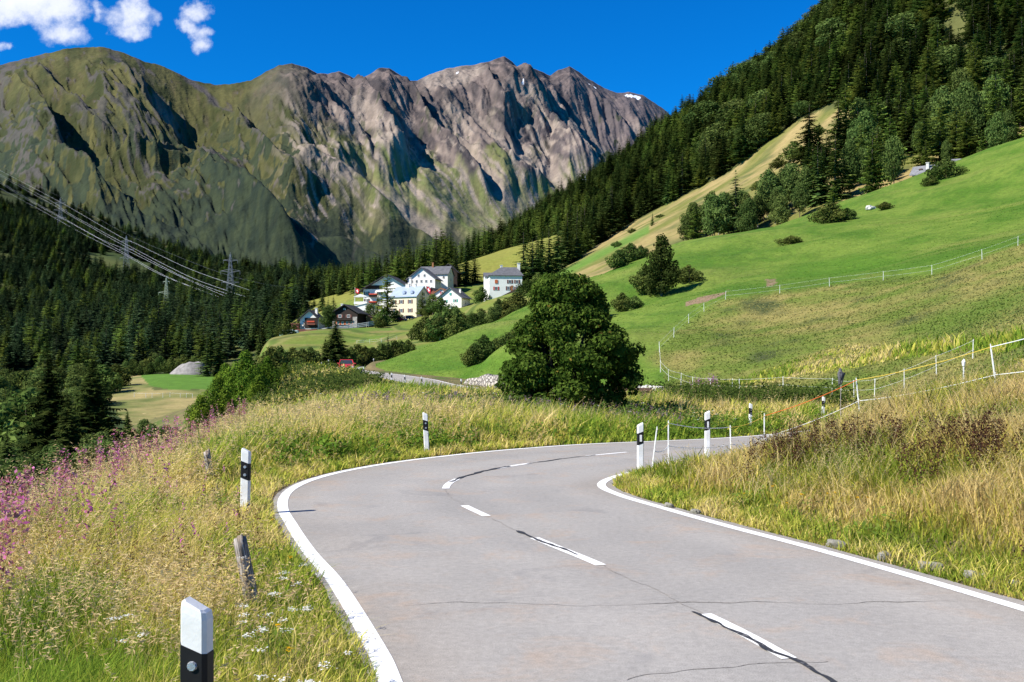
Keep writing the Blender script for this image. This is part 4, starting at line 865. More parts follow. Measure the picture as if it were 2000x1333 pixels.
class House:
    def __init__(s, name, label, px, py, D, w, d, wh, rh, yaw, gable, wall, roof, ov=.6, cat='house', hip=0.0, thick=.28):
        p = at(px, py, D); s.o = empty(name, p, R(yaw)); tag(s.o, label, cat); s.w, s.d, s.wh, s.rh, s.g = w, d, wh, rh, gable
        W2 = w / 2; b = MB(); low = -5.0
        if gable == 'front': b.prism([(-W2, low), (W2, low), (W2, wh), (0, wh + rh), (-W2, wh)], 0, d, 'y')
        elif gable == 'side': b.prism([(0, low), (d, low), (d, wh), (d / 2, wh + rh), (0, wh)], -W2, W2, 'x')
        elif gable == 'hip': b.box((0, d / 2, (wh + low) / 2), (w, d, wh - low))
        else: b.prism([(-W2, low), (W2, low), (W2, wh + rh), (-W2, wh)], 0, d, 'y')
        s.wall = b.build('wall', wall, s.o); b = MB(); e = .04
        if gable in ('front', 'side'):
            half = W2 if gable == 'front' else d / 2; sl = rh / half; c = 0 if gable == 'front' else d / 2; h0 = half + ov
            pts = [(c - h0, wh - ov * sl + e), (c, wh + rh + e), (c + h0, wh - ov * sl + e), (c + h0, wh - ov * sl + e + thick), (c, wh + rh + e + thick * 1.15), (c - h0, wh - ov * sl + e + thick)]
            b.prism(pts, *((-ov, d + ov, 'y') if gable == 'front' else (-W2 - ov, W2 + ov, 'x')))
        elif gable == 'hip':
            x, y0, y1 = W2 + ov, -ov, d + ov; rx = W2 - hip; z0 = wh - .15
            b.add([(-x, y0, z0), (x, y0, z0), (x, y1, z0), (-x, y1, z0), (-x, y0, z0 + thick), (x, y0, z0 + thick), (x, y1, z0 + thick), (-x, y1, z0 + thick), (-rx, d / 2, wh + rh), (W2 - hip * .35, d / 2, wh + rh)],
                  [(3, 2, 1, 0), (0, 1, 5, 4), (1, 2, 6, 5), (2, 3, 7, 6), (3, 0, 4, 7), (4, 5, 9, 8), (5, 6, 9), (6, 7, 8, 9), (7, 4, 8)])
        else:
            b.add([(-W2 - ov, -ov, wh - ov * rh / w + e), (W2 + ov, -ov, wh + rh + ov * rh / w + e), (W2 + ov, d + ov, wh + rh + ov * rh / w + e), (-W2 - ov, d + ov, wh - ov * rh / w + e)] + [(-W2 - ov, -ov, wh - ov * rh / w + e + thick), (W2 + ov, -ov, wh + rh + ov * rh / w + e + thick), (W2 + ov, d + ov, wh + rh + ov * rh / w + e + thick), (-W2 - ov, d + ov, wh - ov * rh / w + e + thick)], [(3, 2, 1, 0), (4, 5, 6, 7), (0, 1, 5, 4), (1, 2, 6, 5), (2, 3, 7, 6), (3, 0, 4, 7)])
        s.roof = b.build('roof', roof, s.o)
    def fr(s, face, u, v, out):
        if face == 'front': return (u, -out, v), 0
        if face == 'right': return (s.w / 2 + out, u, v), math.pi / 2
        return (-s.w / 2 - out, u, v), -math.pi / 2
    def window(s, face, u, v, w=.9, h=1.25, sh=None, closed=False, flowers=False):
        b = MB(); c, rz = s.fr(face, u, v, .03); f = .11
        def bx(bb, du, dv, ww, hh, out, th):
            cc, rz_ = s.fr(face, u + du, v + dv, out); bb.box(cc, (ww, th, hh), rz=rz_)
        for du, dv, ww, hh in ((-w / 2 + f / 2, 0, f, h), (w / 2 - f / 2, 0, f, h), (0, h / 2 - f / 2, w - 2 * f, f), (0, -h / 2 + f / 2, w - 2 * f, f), (0, 0, .06, h - 2 * f)): bx(b, du, dv, ww, hh, .05, .10)
        wo_ = b.build('window', WFR, s.o); b = MB(); bx(b, 0, 0, w - .06, h - .06, .025, .05); b.build('pane', GLASS, wo_)
        if sh:
            if closed:
                b = MB(); bx(b, 0, 0, w + .1, h + .05, .13, .05); b.build('shutter', sh, wo_)
            else:
                for g_ in (-1, 1): b = MB(); bx(b, g_ * (w / 2 + w * .27), 0, w * .5, h, .05, .07); b.build('shutter', sh, wo_)
        if flowers:
            b = MB(); bx(b, 0, -h / 2 - .12, w + .3, .35, .22, .36); b.build('flower_box', FLOWER, wo_)
        return wo_
    def door(s, face, u, w, h, mat, v0=0):
        b = MB(); c, rz = s.fr(face, u, v0 + h / 2, .05); b.box(c, (w, .12, h), rz=rz); d_ = b.build('door', mat, s.o)
        b = MB(); c, rz = s.fr(face, u + w * .35, v0 + h * .5, .15); b.box(c, (.08, .08, .2), rz=rz); b.build('handle', WFR, d_)
    def chimney(s, x, y, z0, z1, w=.8, mat=None):
        b = MB(); b.box((x, y, (z0 + z1) / 2), (w, w, z1 - z0)); b.box((x, y, z1 + .14), (w * 1.35, w * 1.35, .16)); b.box((x, y, z1 + .03), (w * .7, w * .7, .08)); return b.build('chimney', mat or RW, s.roof)
    def balcony(s, face, u, v, w, mat=DTIM, dep=1.1, flowers=True, rail=.9):
        b = MB(); c, rz = s.fr(face, u, v, dep / 2); b.box(c, (w, dep, .16), rz=rz); c, rz = s.fr(face, u, v + rail / 2 + .08, dep - .05); b.box(c, (w, .09, rail), rz=rz); o = b.build('balcony', mat, s.o)
        if flowers: b = MB(); c, rz = s.fr(face, u, v + rail + .15, dep + .05); b.box(c, (w * .9, .35, .5), rz=rz); b.build('flower_box', FLOWER, o)
# yellow house with pale blue roof
H = House('house', 'cream yellow house with a pale blue metal roof and brown shutters', 788, 622, 385, 11.5, 9.5, 8.2, 3.7, -27, 'side', RC_, BLUEROOF, .45)
for u in (-4.2, -.9, 3.0):
    for v in (2.9, 6.2): H.window('front', u, v, 1.05, 1.45, SH_BR)
H.window('front', 3.0, .6, 1.0, .9, SH_BR); H.window('front', .4, .6, 1.0, .9, SH_BR)
for u in (2.6, 6.2): H.window('right', u, 6.2, .9, 1.2, SH_DK)
H.window('right', 4.7, 9.2, .9, 1.2, SH_DK); H.window('right', 4.7, 3, .9, 1.3, SH_DK)
for x in (-.2, 3.3):
    b = MB(); b.prism([(x - .55, 9.2), (x + .55, 9.2), (x + .55, 9.9), (x, 10.35), (x - .55, 9.9)], .35, 2.3, 'y'); dm = b.build('dormer', BLUEROOF, H.roof)
    b = MB(); b.box((x, .33, 9.65), (.7, .06, .6)); 
for x in (-1.5, -.7, 2.2): H.chimney(x, 4.75, 11.6, 13.0, .75)
# hotel with broad dark gable
H = House('hotel', 'broad hotel with a sweeping dark gable roof and flowered balconies behind the tall larch', 757, 612, 402, 19.5, 15, 9.3, 5.6, -8, 'front', RW, DARKROOF, 1.6, cat='hotel')
for v in (2.2, 5.0, 7.8):
    for u in (-8.4, -3.2, 3.2): H.window('front', u, v, 1.1, 1.4, SH_DK)
H.window('front', 0, 11.4, 1.1, 1.4, SH_DK)
for v in (3.4, 6.4): H.balcony('front', -5.6, v, 3.4)
b = MB(); b.box((-5.6, -.05, 10.2), (6.6, .12, 1.5)); b.build('gable_cladding', DTIM, H.o)
H.chimney(7.0, 9, 10.5, 14.4, .9)
b = MB(); b.add([(-4.6, -.1, 9.0), (-1.2, -.1, 9.0), (-1.2, -1.7, 8.2), (-4.6, -1.7, 8.2), (-4.6, -.1, 9.08), (-1.2, -.1, 9.08), (-1.2, -1.7, 8.28), (-4.6, -1.7, 8.28)], [(0, 1, 2, 3), (7, 6, 5, 4), (0, 4, 5, 1), (1, 5, 6, 2), (2, 6, 7, 3), (3, 7, 4, 0)]); b.build('awning', AWN, H.o)
H = House('terrace_annex', 'low white annex with a covered terrace at the left corner of the hotel', 702, 618, 392, 5.5, 6, 3.6, 1.2, -8, 'lean', RW, AWN, .3, cat='annex')
H.window('front', -.8, 1.6, 1.6, 1.5); H.door('front', 1.5, 1.0, 2.1, GLASS)
b = MB(); b.prism([(-2.6, 7.6), (0, 8.6), (2.6, 7.6), (2.6, 7.5), (-2.6, 7.5)], 1, 5, 'y'); b.box((-2.3, 1.3, 6), (.12, .12, 3)); b.box((2.3, 1.3, 6), (.12, .12, 3)); b.box((0, 1.1, 5.2), (5, .1, .9)); b.build('terrace_canopy', AWN, H.o)
# white gabled house above
H = House('house', 'large white gabled house with a row of small dark windows, highest in the village', 823, 577, 412, 11.4, 9, 6.6, 4.3, -12, 'front', RW, SLATE, .7)
for u in (-4, -2, 0, 2, 4): H.window('front', u, 5.6, .85, 1.15)
for u in (-1.2, 1.3): H.window('front', u, 7.9, .85, 1.15)
for u in (-3, -1, 1, 3): H.window('front', u, 3.0, .85, 1.15)
for u in (2.5, 6): H.window('right', u, 5.2, .85, 1.15)
H = House('house', 'grey white house with a grey slate roof joined behind the large gabled house', 846, 577, 424, 12.5, 9, 8.8, 3.2, -12, 'side', RW, SLATE, .5)
H.chimney(-1.3, 4.2, 11.2, 13.8, .7, OTIM); H.window('front', 4.5, 7.4, .9, 1.2); H.window('right', 4.5, 6.6, .9, 1.3); H.window('right', 4.5, 9.4, .8, 1)
b = MB(); b.box((3.2, 2.2, 10.55), (1.0, .7, .12)); b.build('skylight', GLASS, H.roof)
H = House('chalet', 'dark timber house with red balcony flowers, half hidden right of the slate roofed house', 876, 580, 436, 7.5, 8, 10.6, 3.2, -8, 'front', DTIM, DARKROOF, .8, cat='chalet')
for v in (4.2, 8.8): H.window('front', .5, v, 1.3, 1.3)
H.balcony('front', -.6, 5.6, 5.2)
# small brown gable and the white houses in front
H = House('chalet', 'small brown gable squeezed between the yellow house and the white houses', 843, 606, 404, 5.6, 7, 6.2, 2.4, -14, 'front', RTIM, DARKROOF, .6, cat='chalet')
H.window('front', .8, 5.2, .9, 1.1); H.window('front', -1.2, 5.2, .9, 1.1)
H = House('house', 'white house with red shutters behind the green shuttered house', 862, 607, 400, 8.6, 8, 5.8, 2.7, -14, 'front', RW, OTIM, .6)
for u, v in ((-2.8, 4.6), (-2.8, 2.0), (.4, 6.9), (1.6, 4.6)): H.window('front', u, v, .8, 1.1, SH_RED)
b = MB(); b.box((-3.6, -1.4, 2.1), (2.4, 2.6, .12)); b.box((-4.6, -2.5, .9), (.1, .1, 2.4)); b.box((-2.6, -2.5, .9), (.1, .1, 2.4)); b.build('porch_roof', AWN, H.o)
H = House('house', 'whitish gabled house with teal green shutters and a dark roof', 879, 610, 390, 9.4, 8.5, 5.6, 3.5, -20, 'front', RW, SLATE, .7)
for u, v in ((-2.0, 4.2), (2.3, 4.3), (-2.0, 1.6), (1.2, 1.6)): H.window('front', u, v, .95, 1.15, SH_GRN)
H.window('front', .2, 6.9, .7, .9, SH_GRN, closed=True); H.window('right', 4, 3.6, .9, 1.1); H.chimney(2.5, 4, 6.5, 8.8, .6)
# the white house on the right
H = House('house', 'big plain white house with dark hipped roof and outside stair, standing apart', 988, 586, 372, 12.0, 9.5, 8.8, 3.5, 5, 'hip', RW, SLATE, .45, hip=4.6)
H.window('front', -3.5, 6.6, .95, 1.3, SH_OR, closed=True); H.window('front', 1.5, 6.6, 1.05, 1.3, SH_BR); H.window('front', 4.1, 6.6, 1.05, 1.3, SH_BR); H.window('front', -3.5, 4.1, 1.05, 1.3, SH_RED); H.window('front', 4.1, 4.1, 1.05, 1.3, SH_BR); H.window('front', .9, 4.2, .9, 1.4, SH_BR)
H.door('front', 2.2, .9, 2.2, OTIM, 3.0); H.window('left', 3, 6.4, .8, 1.2, SH_RED); H.window('left', 3, 4.0, .8, 1.2, SH_RED)
H.chimney(5.1, 4.2, 10.0, 13.6, .9); H.chimney(-1.2, 5.5, 11.0, 12.9, .8)
b = MB(); b.add([(3.6, -.1, 3.0), (3.6, -1.5, 3.0), (-2.8, -1.5, -.3), (-2.8, -.1, -.3), (3.6, -.1, -1), (3.6, -1.5, -1), (-2.8, -1.5, -1), (-2.8, -.1, -1)], [(0, 1, 2, 3), (7, 6, 5, 4), (0, 4, 5, 1), (1, 5, 6, 2), (2, 6, 7, 3), (3, 7, 4, 0)]); b.build('stair', RG, H.o)
b = MB(); b.add([(3.4, -1.55, 3.0), (-2.8, -1.55, -.2), (-2.8, -1.55, .7), (3.4, -1.55, 3.9), (3.4, -1.45, 3.0), (-2.8, -1.45, -.2), (-2.8, -1.45, .7), (3.4, -1.45, 3.9)], [(0, 1, 2, 3), (7, 6, 5, 4), (0, 4, 5, 1), (1, 5, 6, 2), (2, 6, 7, 3), (3, 7, 4, 0)]); b.build('stair_rail', SH_DK, H.o)
H = House('annex', 'narrow white annex with a dark roof behind the left end of the big white house', 960, 590, 380, 5.2, 7, 9.4, 1.4, 4, 'side', RW, SLATE, .3); H.window('front', .4, 8.2, 1.6, .8); H.window('left', 3, 6, .8, 1.1)
H = House('shed', 'dark lean to shed with a slate roof right of the big white house', 1030, 575, 384, 4.4, 5, 3.6, 1.5, 8, 'side', DTIM, SLATE, .4, cat='shed'); H.door('front', .4, 1.2, 1.9, SH_DK); H.chimney(-1.4, 2, 4.2, 6.2, .5)
# chalets below
H = House('chalet', 'dark timber chalet on a stone base with orange window frames, behind the pale plank fence', 674, 640, 362, 9.2, 9, 5.2, 2.7, -12, 'front', DTIM, DARKROOF, .9, cat='chalet')
b = MB(); b.box((3.7, -.08, 1.8), (1.6, .2, 3.8)); b.box((-4.1, -.08, 1.2), (1.1, .2, 2.8)); b.box((-.2, -.05, .2), (6.2, .14, 1.0)); b.build('stone_pier', STONE, H.o)
for u in (-1.9, 1.3): H.window('front', u, 4.0, 1.1, 1.1, SH_BR)
for u in (-2.6, -.9, .8, 2.2): H.window('front', u, 1.6, .9, 1.2, SH_OR)
H.window('front', -.2, 6.5, .9, .6); H.balcony('front', -.4, 2.55, 6.4, DTIM, .8, False, .5); H.chimney(-2.6, 4, 6.6, 8.4, .8); H.chimney(-3.6, 6, 6.2, 7.6, .7)
H = House('chalet', 'small chalet with white mural wall, dark roof and red balcony flowers beside the garden hut', 604, 648, 358, 6.6, 8, 4.4, 2.9, -6, 'front', RW, DARKROOF, .9, cat='chalet')
b = MB(); b.box((.75, -.06, 3.0), (4.7, .14, 3.6)); b.build('timber_front', DTIM, H.o); H.balcony('front', .9, 2.4, 3.0, RTIM); H.window('front', .9, 4.0, .9, 1.0, SH_RED); H.chimney(1.4, 4, 5.8, 8.2, .8)
b = MB()
for a in range(7): b.tube([(-2.1 + .12 * a, -.06, 1.2 + .32 * a), (-2.35 + .2 * (a % 3), -.06, 1.6 + .32 * a)], .12, 5)
b.build('mural', SH_DK, H.o)
b = MB(); b.box((-4.6, -.6, 1.2), (2.4, 2.4, 2.2)); b.box((-4.6, -.6, 2.6), (2.9, 2.9, .3)); tb = b.build('garden_hut', RTIM); tb.location = H.o.location; tag(tb, 'small red brown garden hut with pale roof left of the mural wall', 'hut')
H = House('shed', 'orange brown wooden shed with a slanting roof right of the timber chalet', 729, 637, 368, 4.8, 4, 3.7, -1.4, -6, 'lean', OTIM, SH_DK, .4, cat='shed'); H.door('front', .4, 1.4, 1.7, SH_BR)
# hut on the meadow
hx = spot(1801, 282, 'BE'); z0 = at(1801, 352, 282)[2]
H = House('hut', 'alpine hut with a grey stone slab roof and chimney behind the crest of the meadow', 1805, 352, 282, 6.4, 5.4, 1.9, 2.2, -38, 'side', DTIM, STONEROOF, .6, cat='hut'); H.chimney(.6, 1.3, 2.6, 4.7, .75, RG); H.window('front', -1.6, 1.0, .7, .7)
b = MB(); b.box((-1.2, .9, 3.2), (1.0, .5, .35)); b.build('dormer', SH_DK, H.roof)
H = House('hut', 'tiny second hut with pale roof on the meadow skyline beyond the bush', 1868, 322, 292, 2.2, 2.2, 1.0, .5, -20, 'side', DTIM, STONEROOF, .25, cat='hut'); H.door('front', 0, .6, .8, SH_DK)
# village fences and small things
def picket(name, label, pts, h, mat, gapm, rails=3):
    o = empty(name, pts[0]); tag(o, label, 'fence'); o.location = (0, 0, 0); P_ = [np.array(p) for p in pts]
    seg = [np.linalg.norm(P_[i + 1] - P_[i]) for i in range(len(P_) - 1)]
    for i in range(len(P_)): b = MB(); b.box(tuple(P_[i] + [0, 0, h / 2]), (.16, .16, h + .3)); b.build('post', mat, o)
    for k in range(rails):
        b = MB()
        for i in range(len(P_) - 1):
            z = h * (.25 + .7 * k / max(1, rails - 1)); a, c = P_[i] + [0, -.09, z], P_[i + 1] + [0, -.09, z]; d = (c - a); n_ = np.array([0, 0, 1.]) * gapm / 2
            b.add([a - n_, c - n_, c + n_, a + n_, a - n_ + [0, -.05, 0], c - n_ + [0, -.05, 0], c + n_ + [0, -.05, 0], a + n_ + [0, -.05, 0]], [(0, 1, 2, 3), (7, 6, 5, 4), (0, 4, 5, 1), (1, 5, 6, 2), (2, 6, 7, 3), (3, 7, 4, 0)])
        b.build('rail', mat, o)
PALEW = plain('pale_timber', (.58, .56, .53), .85, .2, 2)
picket('plank_fence', 'long pale plank fence in front of the timber chalet', [at(x, y, D) for x, y, D in ((629, 651, 352), (655, 646, 352), (680, 644, 353), (700, 641, 354), (720, 638, 355), (739, 635, 357))], 1.5, PALEW, .26)
picket('plank_fence', 'red brown garden fence below the white mural chalet', [at(x, y, D) for x, y, D in ((577, 651, 348), (592, 651, 348), (606, 651, 348), (619, 650, 348))], 1.2, RTIM, .34)
FLAGR = plain('flag_red', (.62, .02, .03), .8, .1, 2); FLAGW = plain('flag_white', (.80, .80, .80), .8, .05, 2)
def flag(px, py, D, h, s, label, droop):
    p = at(px, py, D); o = empty('flagpole', p); tag(o, label, 'flagpole'); b = MB(); b.tube([(0, 0, -3), (0, 0, h)], [.09, .06], 7); b.tube([(0, 0, h), (0, 0, h + .12)], [.1, .04], 7); b.build('pole', WFR, o)
    n = 10; g_ = np.linspace(0, 1, n); uu, vv = np.meshgrid(g_, g_, indexing='ij'); X_ = .08 + uu * s * .85; Y_ = .16 * s * np.sin(uu * 5 + vv) * uu; Z_ = h - .15 - vv * s - droop * s * uu ** 1.4
    k = np.arange(n * n).reshape(n, n); q = np.stack([k[:-1, :-1], k[1:, :-1], k[1:, 1:], k[:-1, 1:]], -1).reshape(-1, 4)
    f_ = obj_np('flag', np.stack([X_, Y_, Z_], -1).reshape(-1, 3), [q], [FLAGR], parent=o, smooth=True)
    V = []; Q = []
    for sgn in (-1, 1):
        for (u0, u1, v0, v1) in ((.42, .58, .2, .8), (.2, .42, .42, .58), (.58, .8, .42, .58)):
            gu = np.linspace(u0, u1, 5); gv = np.linspace(v0, v1, 5); a_, c_ = np.meshgrid(gu, gv, indexing='ij'); b0 = len(V)
            V += list(np.stack([.08 + a_ * s * .85, .16 * s * np.sin(a_ * 5 + c_) * a_ + sgn * .02, h - .15 - c_ * s - droop * s * a_ ** 1.4], -1).reshape(-1, 3)); kk = np.arange(25).reshape(5, 5) + b0; Q += list(np.stack([kk[:-1, :-1], kk[1:, :-1], kk[1:, 1:], kk[:-1, 1:]], -1).reshape(-1, 4))
    obj_np('white_cross', np.array(V), [np.array(Q)], [FLAGW], parent=f_)
flag(693.5, 612, 386, 9.6, 1.75, 'tall white flagpole with a red flag bearing a white cross, left of the hotel', .35)
flag(832.5, 590, 392, 6.2, 1.9, 'red flag with white cross hanging beside the small brown gable', .7)
# pale green tarpaulin heap
TARP = plain('green_tarp', (.30, .42, .36), .6, .4, 2, .5, col2=(.16, .20, .18))
rock('tarpaulin_heap', spot(566, 340) + np.array([0, 0, .6]), (6.0, 2.4, 1.9), 'pale green tarpaulin heap on the village meadow below the garden fence', 'tarpaulin', TARP, 91, rough=.6)
# ------------------------------------------------------------------ cars
RUB = plain('tyre_rubber', (.02, .02, .02), .9, .2, 5); RIM = plain('wheel_rim', (.5, .5, .52), .4, .1, 5, metal=.7); CARG = plain('car_glass', (.03, .04, .045), .08, .2, 1, spec=.7); LAMP = plain('headlight_glass', (.80, .80, .78), .15, .05, 3, spec=.7); BUMP = plain('bumper_black', (.03, .03, .03), .6, .2, 3); PLATE = plain('number_plate', (.75, .75, .74), .5, .05, 2)
def car(loc, rz, paint, label, group=None):
    o = empty('car', loc, rz); tag(o, label, 'car', group); b = MB()
    # cross sections from nose (y = -2) to tail (y = 2): half width, sill, waist
    sec = [(-2.0, .70, .38, .62), (-1.92, .80, .28, .74), (-1.3, .84, .24, .86), (-.75, .85, .24, .95), (1.5, .85, .24, .98), (1.92, .80, .30, .95), (2.0, .72, .42, .85)]
    V = []
    for y, hw, z0, z1 in sec: V += [(-hw, y, z0), (hw, y, z0), (hw * 1.02, y, (z0 + z1) * .55), (hw * .96, y, z1), (-hw * .96, y, z1), (-hw * 1.02, y, (z0 + z1) * .55)]
    n = 6; fs = [tuple(range(n - 1, -1, -1)), tuple(range((len(sec) - 1) * n, len(sec) * n))] + [(i * n + j, i * n + (j + 1) % n, (i + 1) * n + (j + 1) % n, (i + 1) * n + j) for i in range(len(sec) - 1) for j in range(n)]
    b.add(V, fs); b.add([(-.60, -.1, 1.46), (.60, -.1, 1.46), (.60, 1.35, 1.45), (-.60, 1.35, 1.45), (-.64, -.12, 1.40), (.64, -.12, 1.40), (.64, 1.42, 1.38), (-.64, 1.42, 1.38)], [(0, 1, 2, 3), (4, 0, 3, 7), (1, 5, 6, 2), (0, 4, 5, 1), (3, 2, 6, 7), (7, 6, 5, 4)])
    for s in (-1, 1):
        for (a, c) in (((s * .80, -.82, .93), (s * .64, -.12, 1.42)), ((s * .80, .55, .96), (s * .63, .55, 1.42)), ((s * .80, 1.85, .96), (s * .64, 1.4, 1.40))): b.tube([a, c], .05, 5)
    b.build('body', paint, o, bevel=.0)
    b = MB(); b.add([(-.76, -.80, .95), (.76, -.80, .95), (.61, -.14, 1.40), (-.61, -.14, 1.40), (-.76, -.70, .95), (.76, -.70, .95), (.61, -.06, 1.40), (-.61, -.06, 1.40)], [(0, 1, 2, 3), (7, 6, 5, 4), (0, 4, 5, 1), (1, 5, 6, 2), (2, 6, 7, 3), (3, 7, 4, 0)]); b.build('windscreen', CARG, o)
    b = MB(); b.add([(-.79, -.7, .95), (.79, -.7, .95), (.79, 1.75, .97), (-.79, 1.75, .97), (-.62, -.05, 1.39), (.62, -.05, 1.39), (.62, 1.33, 1.38), (-.62, 1.33, 1.38)], [(0, 3, 7, 4), (1, 5, 6, 2), (2, 6, 7, 3)]); b.build('side_glass', CARG, o)
    for s in (-1, 1):
        b = MB(); b.box((s * .58, -1.97, .62), (.34, .12, .17)); b.build('headlight', LAMP, o)
        b = MB(); b.box((s * .95, -.72, 1.02), (.2, .12, .15)); b.build('mirror', paint, o)
        for y in (-1.25, 1.2):
            b = MB(); k = 14; b.prism([(y + .31 * math.cos(2 * math.pi * i / k), .31 + .31 * math.sin(2 * math.pi * i / k)) for i in range(k)], s * .66, s * .875, 'x'); w_ = b.build('wheel', RUB, o)
            b = MB(); b.prism([(y + .19 * math.cos(2 * math.pi * i / k), .31 + .19 * math.sin(2 * math.pi * i / k)) for i in range(k)], s * .87, s * .885, 'x'); b.build('rim', RIM, w_)
    b = MB(); b.box((0, -2.02, .40), (1.5, .10, .18)); b.build('bumper', BUMP, o); b = MB(); b.box((0, -2.085, .42), (.46, .02, .11)); b.build('number_plate', PLATE, o)
    return o
CRED = plain('red_car_paint', (.55, .02, .03), .3, .05, 2, coat=.6); CDRK = plain('dark_car_paint', (.06, .07, .10), .3, .05, 2, coat=.6)
ci = np.abs(CX + RC[:, 0] / RC[:, 1] * F - 676 + 1e3 * (RC[:, 1] < 112)).argmin(); ci = [i for i in range(len(RC)) if RC[i, 1] > 112][np.abs([CX + (RC[i, 0] + RN[i, 0] * -1.2) / RC[i, 1] * F - 678 for i in range(len(RC)) if RC[i, 1] > 112]).argmin()]
cp = np.array([RC[ci, 0] - RN[ci, 0] * 1.2, RC[ci, 1] - RN[ci, 1] * 1.2, RC[ci, 2] + .01]); hd = math.atan2(RC[ci + 4, 0] - RC[ci - 4, 0], RC[ci + 4, 1] - RC[ci - 4, 1])
car(cp, -hd * .35, CRED, 'red car driving towards the bend on the far road')
car(spot(785, 376, 'C'), .9, CRED, 'red car parked in front of the yellow house')
car(spot(803, 377, 'C'), 1.1, CDRK, 'dark car parked at the right corner of the yellow house')
# ------------------------------------------------------------------ grey bird on a stake
bq = spot(1641.5, 27.0); zb_ = CH + (HY - 738) / F * 27.0
st = MB(); st.tube([(bq[0], bq[1], bq[2] - .2), (bq[0] + .01, bq[1], zb_ - .09)], [.016, .010], 6); tag(st.build('perch_stake', GREYW), 'thin weathered stake carrying the grey bird', 'stake')
BIRD = plain('grey_feathers', (.135, .130, .140), .9, .5, 14, .5, col2=(.055, .05, .055))
#        height, centre offset x, half width, half depth
prof = [(-.22, .015, .010, .006), (-.20, .015, .022, .010), (-.12, .012, .030, .018), (-.06, .008, .045, .040), (.0, .0, .070, .068), (.06, -.006, .080, .078), (.12, -.012, .074, .070), (.155, -.018, .055, .052), (.18, -.022, .038, .038), (.20, -.025, .040, .042), (.225, -.028, .036, .040), (.245, -.03, .018, .020)]
n = 14; V = [];
for z, ox, hw, hd_ in prof:
    for j in range(n): a = 2 * math.pi * j / n; V.append((ox + hw * math.cos(a), .02 * (z < 0) + hd_ * math.sin(a) + (.06 if z < -.1 else 0), z))
b0 = len(V); V += [(-.06, .02, .205), (-.095, .03, .195), (-.06, .035, .195)]
k = len(prof); q = [(i * n + j, i * n + (j + 1) % n, (i + 1) * n + (j + 1) % n, (i + 1) * n + j) for i in range(k - 1) for j in range(n)]
tr = [(b0, b0 + 1, b0 + 2)]
# folded wings laid over the back as raised ridges
for s in (-1, 1):
    b1 = len(V)
    for t_ in np.linspace(0, 1, 6):
        z = .14 - .30 * t_; w_ = .082 * (1 - .55 * t_); V += [(s * w_ + .004, -.030 - .045 * (1 - t_), z), (s * w_ * 1.12 + .004, .015 + .02 * t_, z - .01), (s * w_ * .25 + .004, -.062 * (1 - .6 * t_), z)]
    for i in range(5): q += [(b1 + i * 3, b1 + i * 3 + 1, b1 + i * 3 + 4, b1 + i * 3 + 3), (b1 + i * 3, b1 + i * 3 + 3, b1 + i * 3 + 5, b1 + i * 3 + 2)]
bo = obj_np('bird', V, [np.array(q), np.array(tr)], [BIRD], smooth=True); bo.location = (bq[0] + .005, bq[1], zb_); bo.rotation_euler = (0, .08, .2)
tag(bo, 'dark grey bird perched upright above the tall grass beyond the fence rope', 'bird')
# ================================================================== TREES
def rotz(V, a):
    c, s = np.cos(a), np.sin(a); return np.stack([V[..., 0] * c - V[..., 1] * s, V[..., 0] * s + V[..., 1] * c, V[..., 2]], -1)
BARK = plain('bark', (.115, .085, .062), .95, .45, 4.0, .6)
DKBARK = plain('dark_bark', (.05, .038, .028), .95, .45, 4.0, .6)
PALEBARK = plain('birch_bark', (.42, .40, .36), .9, .6, 3.0, .4, col2=(.12, .10, .09))
def cone_mesh(name, h, r0, mat, n=7, bend=0.0, seed=0):
    k = 9; V = []; rr = np.random.default_rng(seed)
    for i in range(k):
        t = i / (k - 1); r = r0 * (1 - .93 * t) * (1.35 if i == 0 else 1)
        cx, cy = bend * math.sin(2.3 * t + seed), bend * .7 * math.sin(1.7 * t + 2 * seed)
        for j in range(n): a = 2 * math.pi * j / n; V.append((cx + r * math.cos(a), cy + r * math.sin(a), h * t - .15 * (i == 0)))
    q = [(i * n + j, i * n + (j + 1) % n, (i + 1) * n + (j + 1) % n, (i + 1) * n + j) for i in range(k - 1) for j in range(n)]
    return mesh_np(name, V, [np.array(q)], [mat], smooth=True)
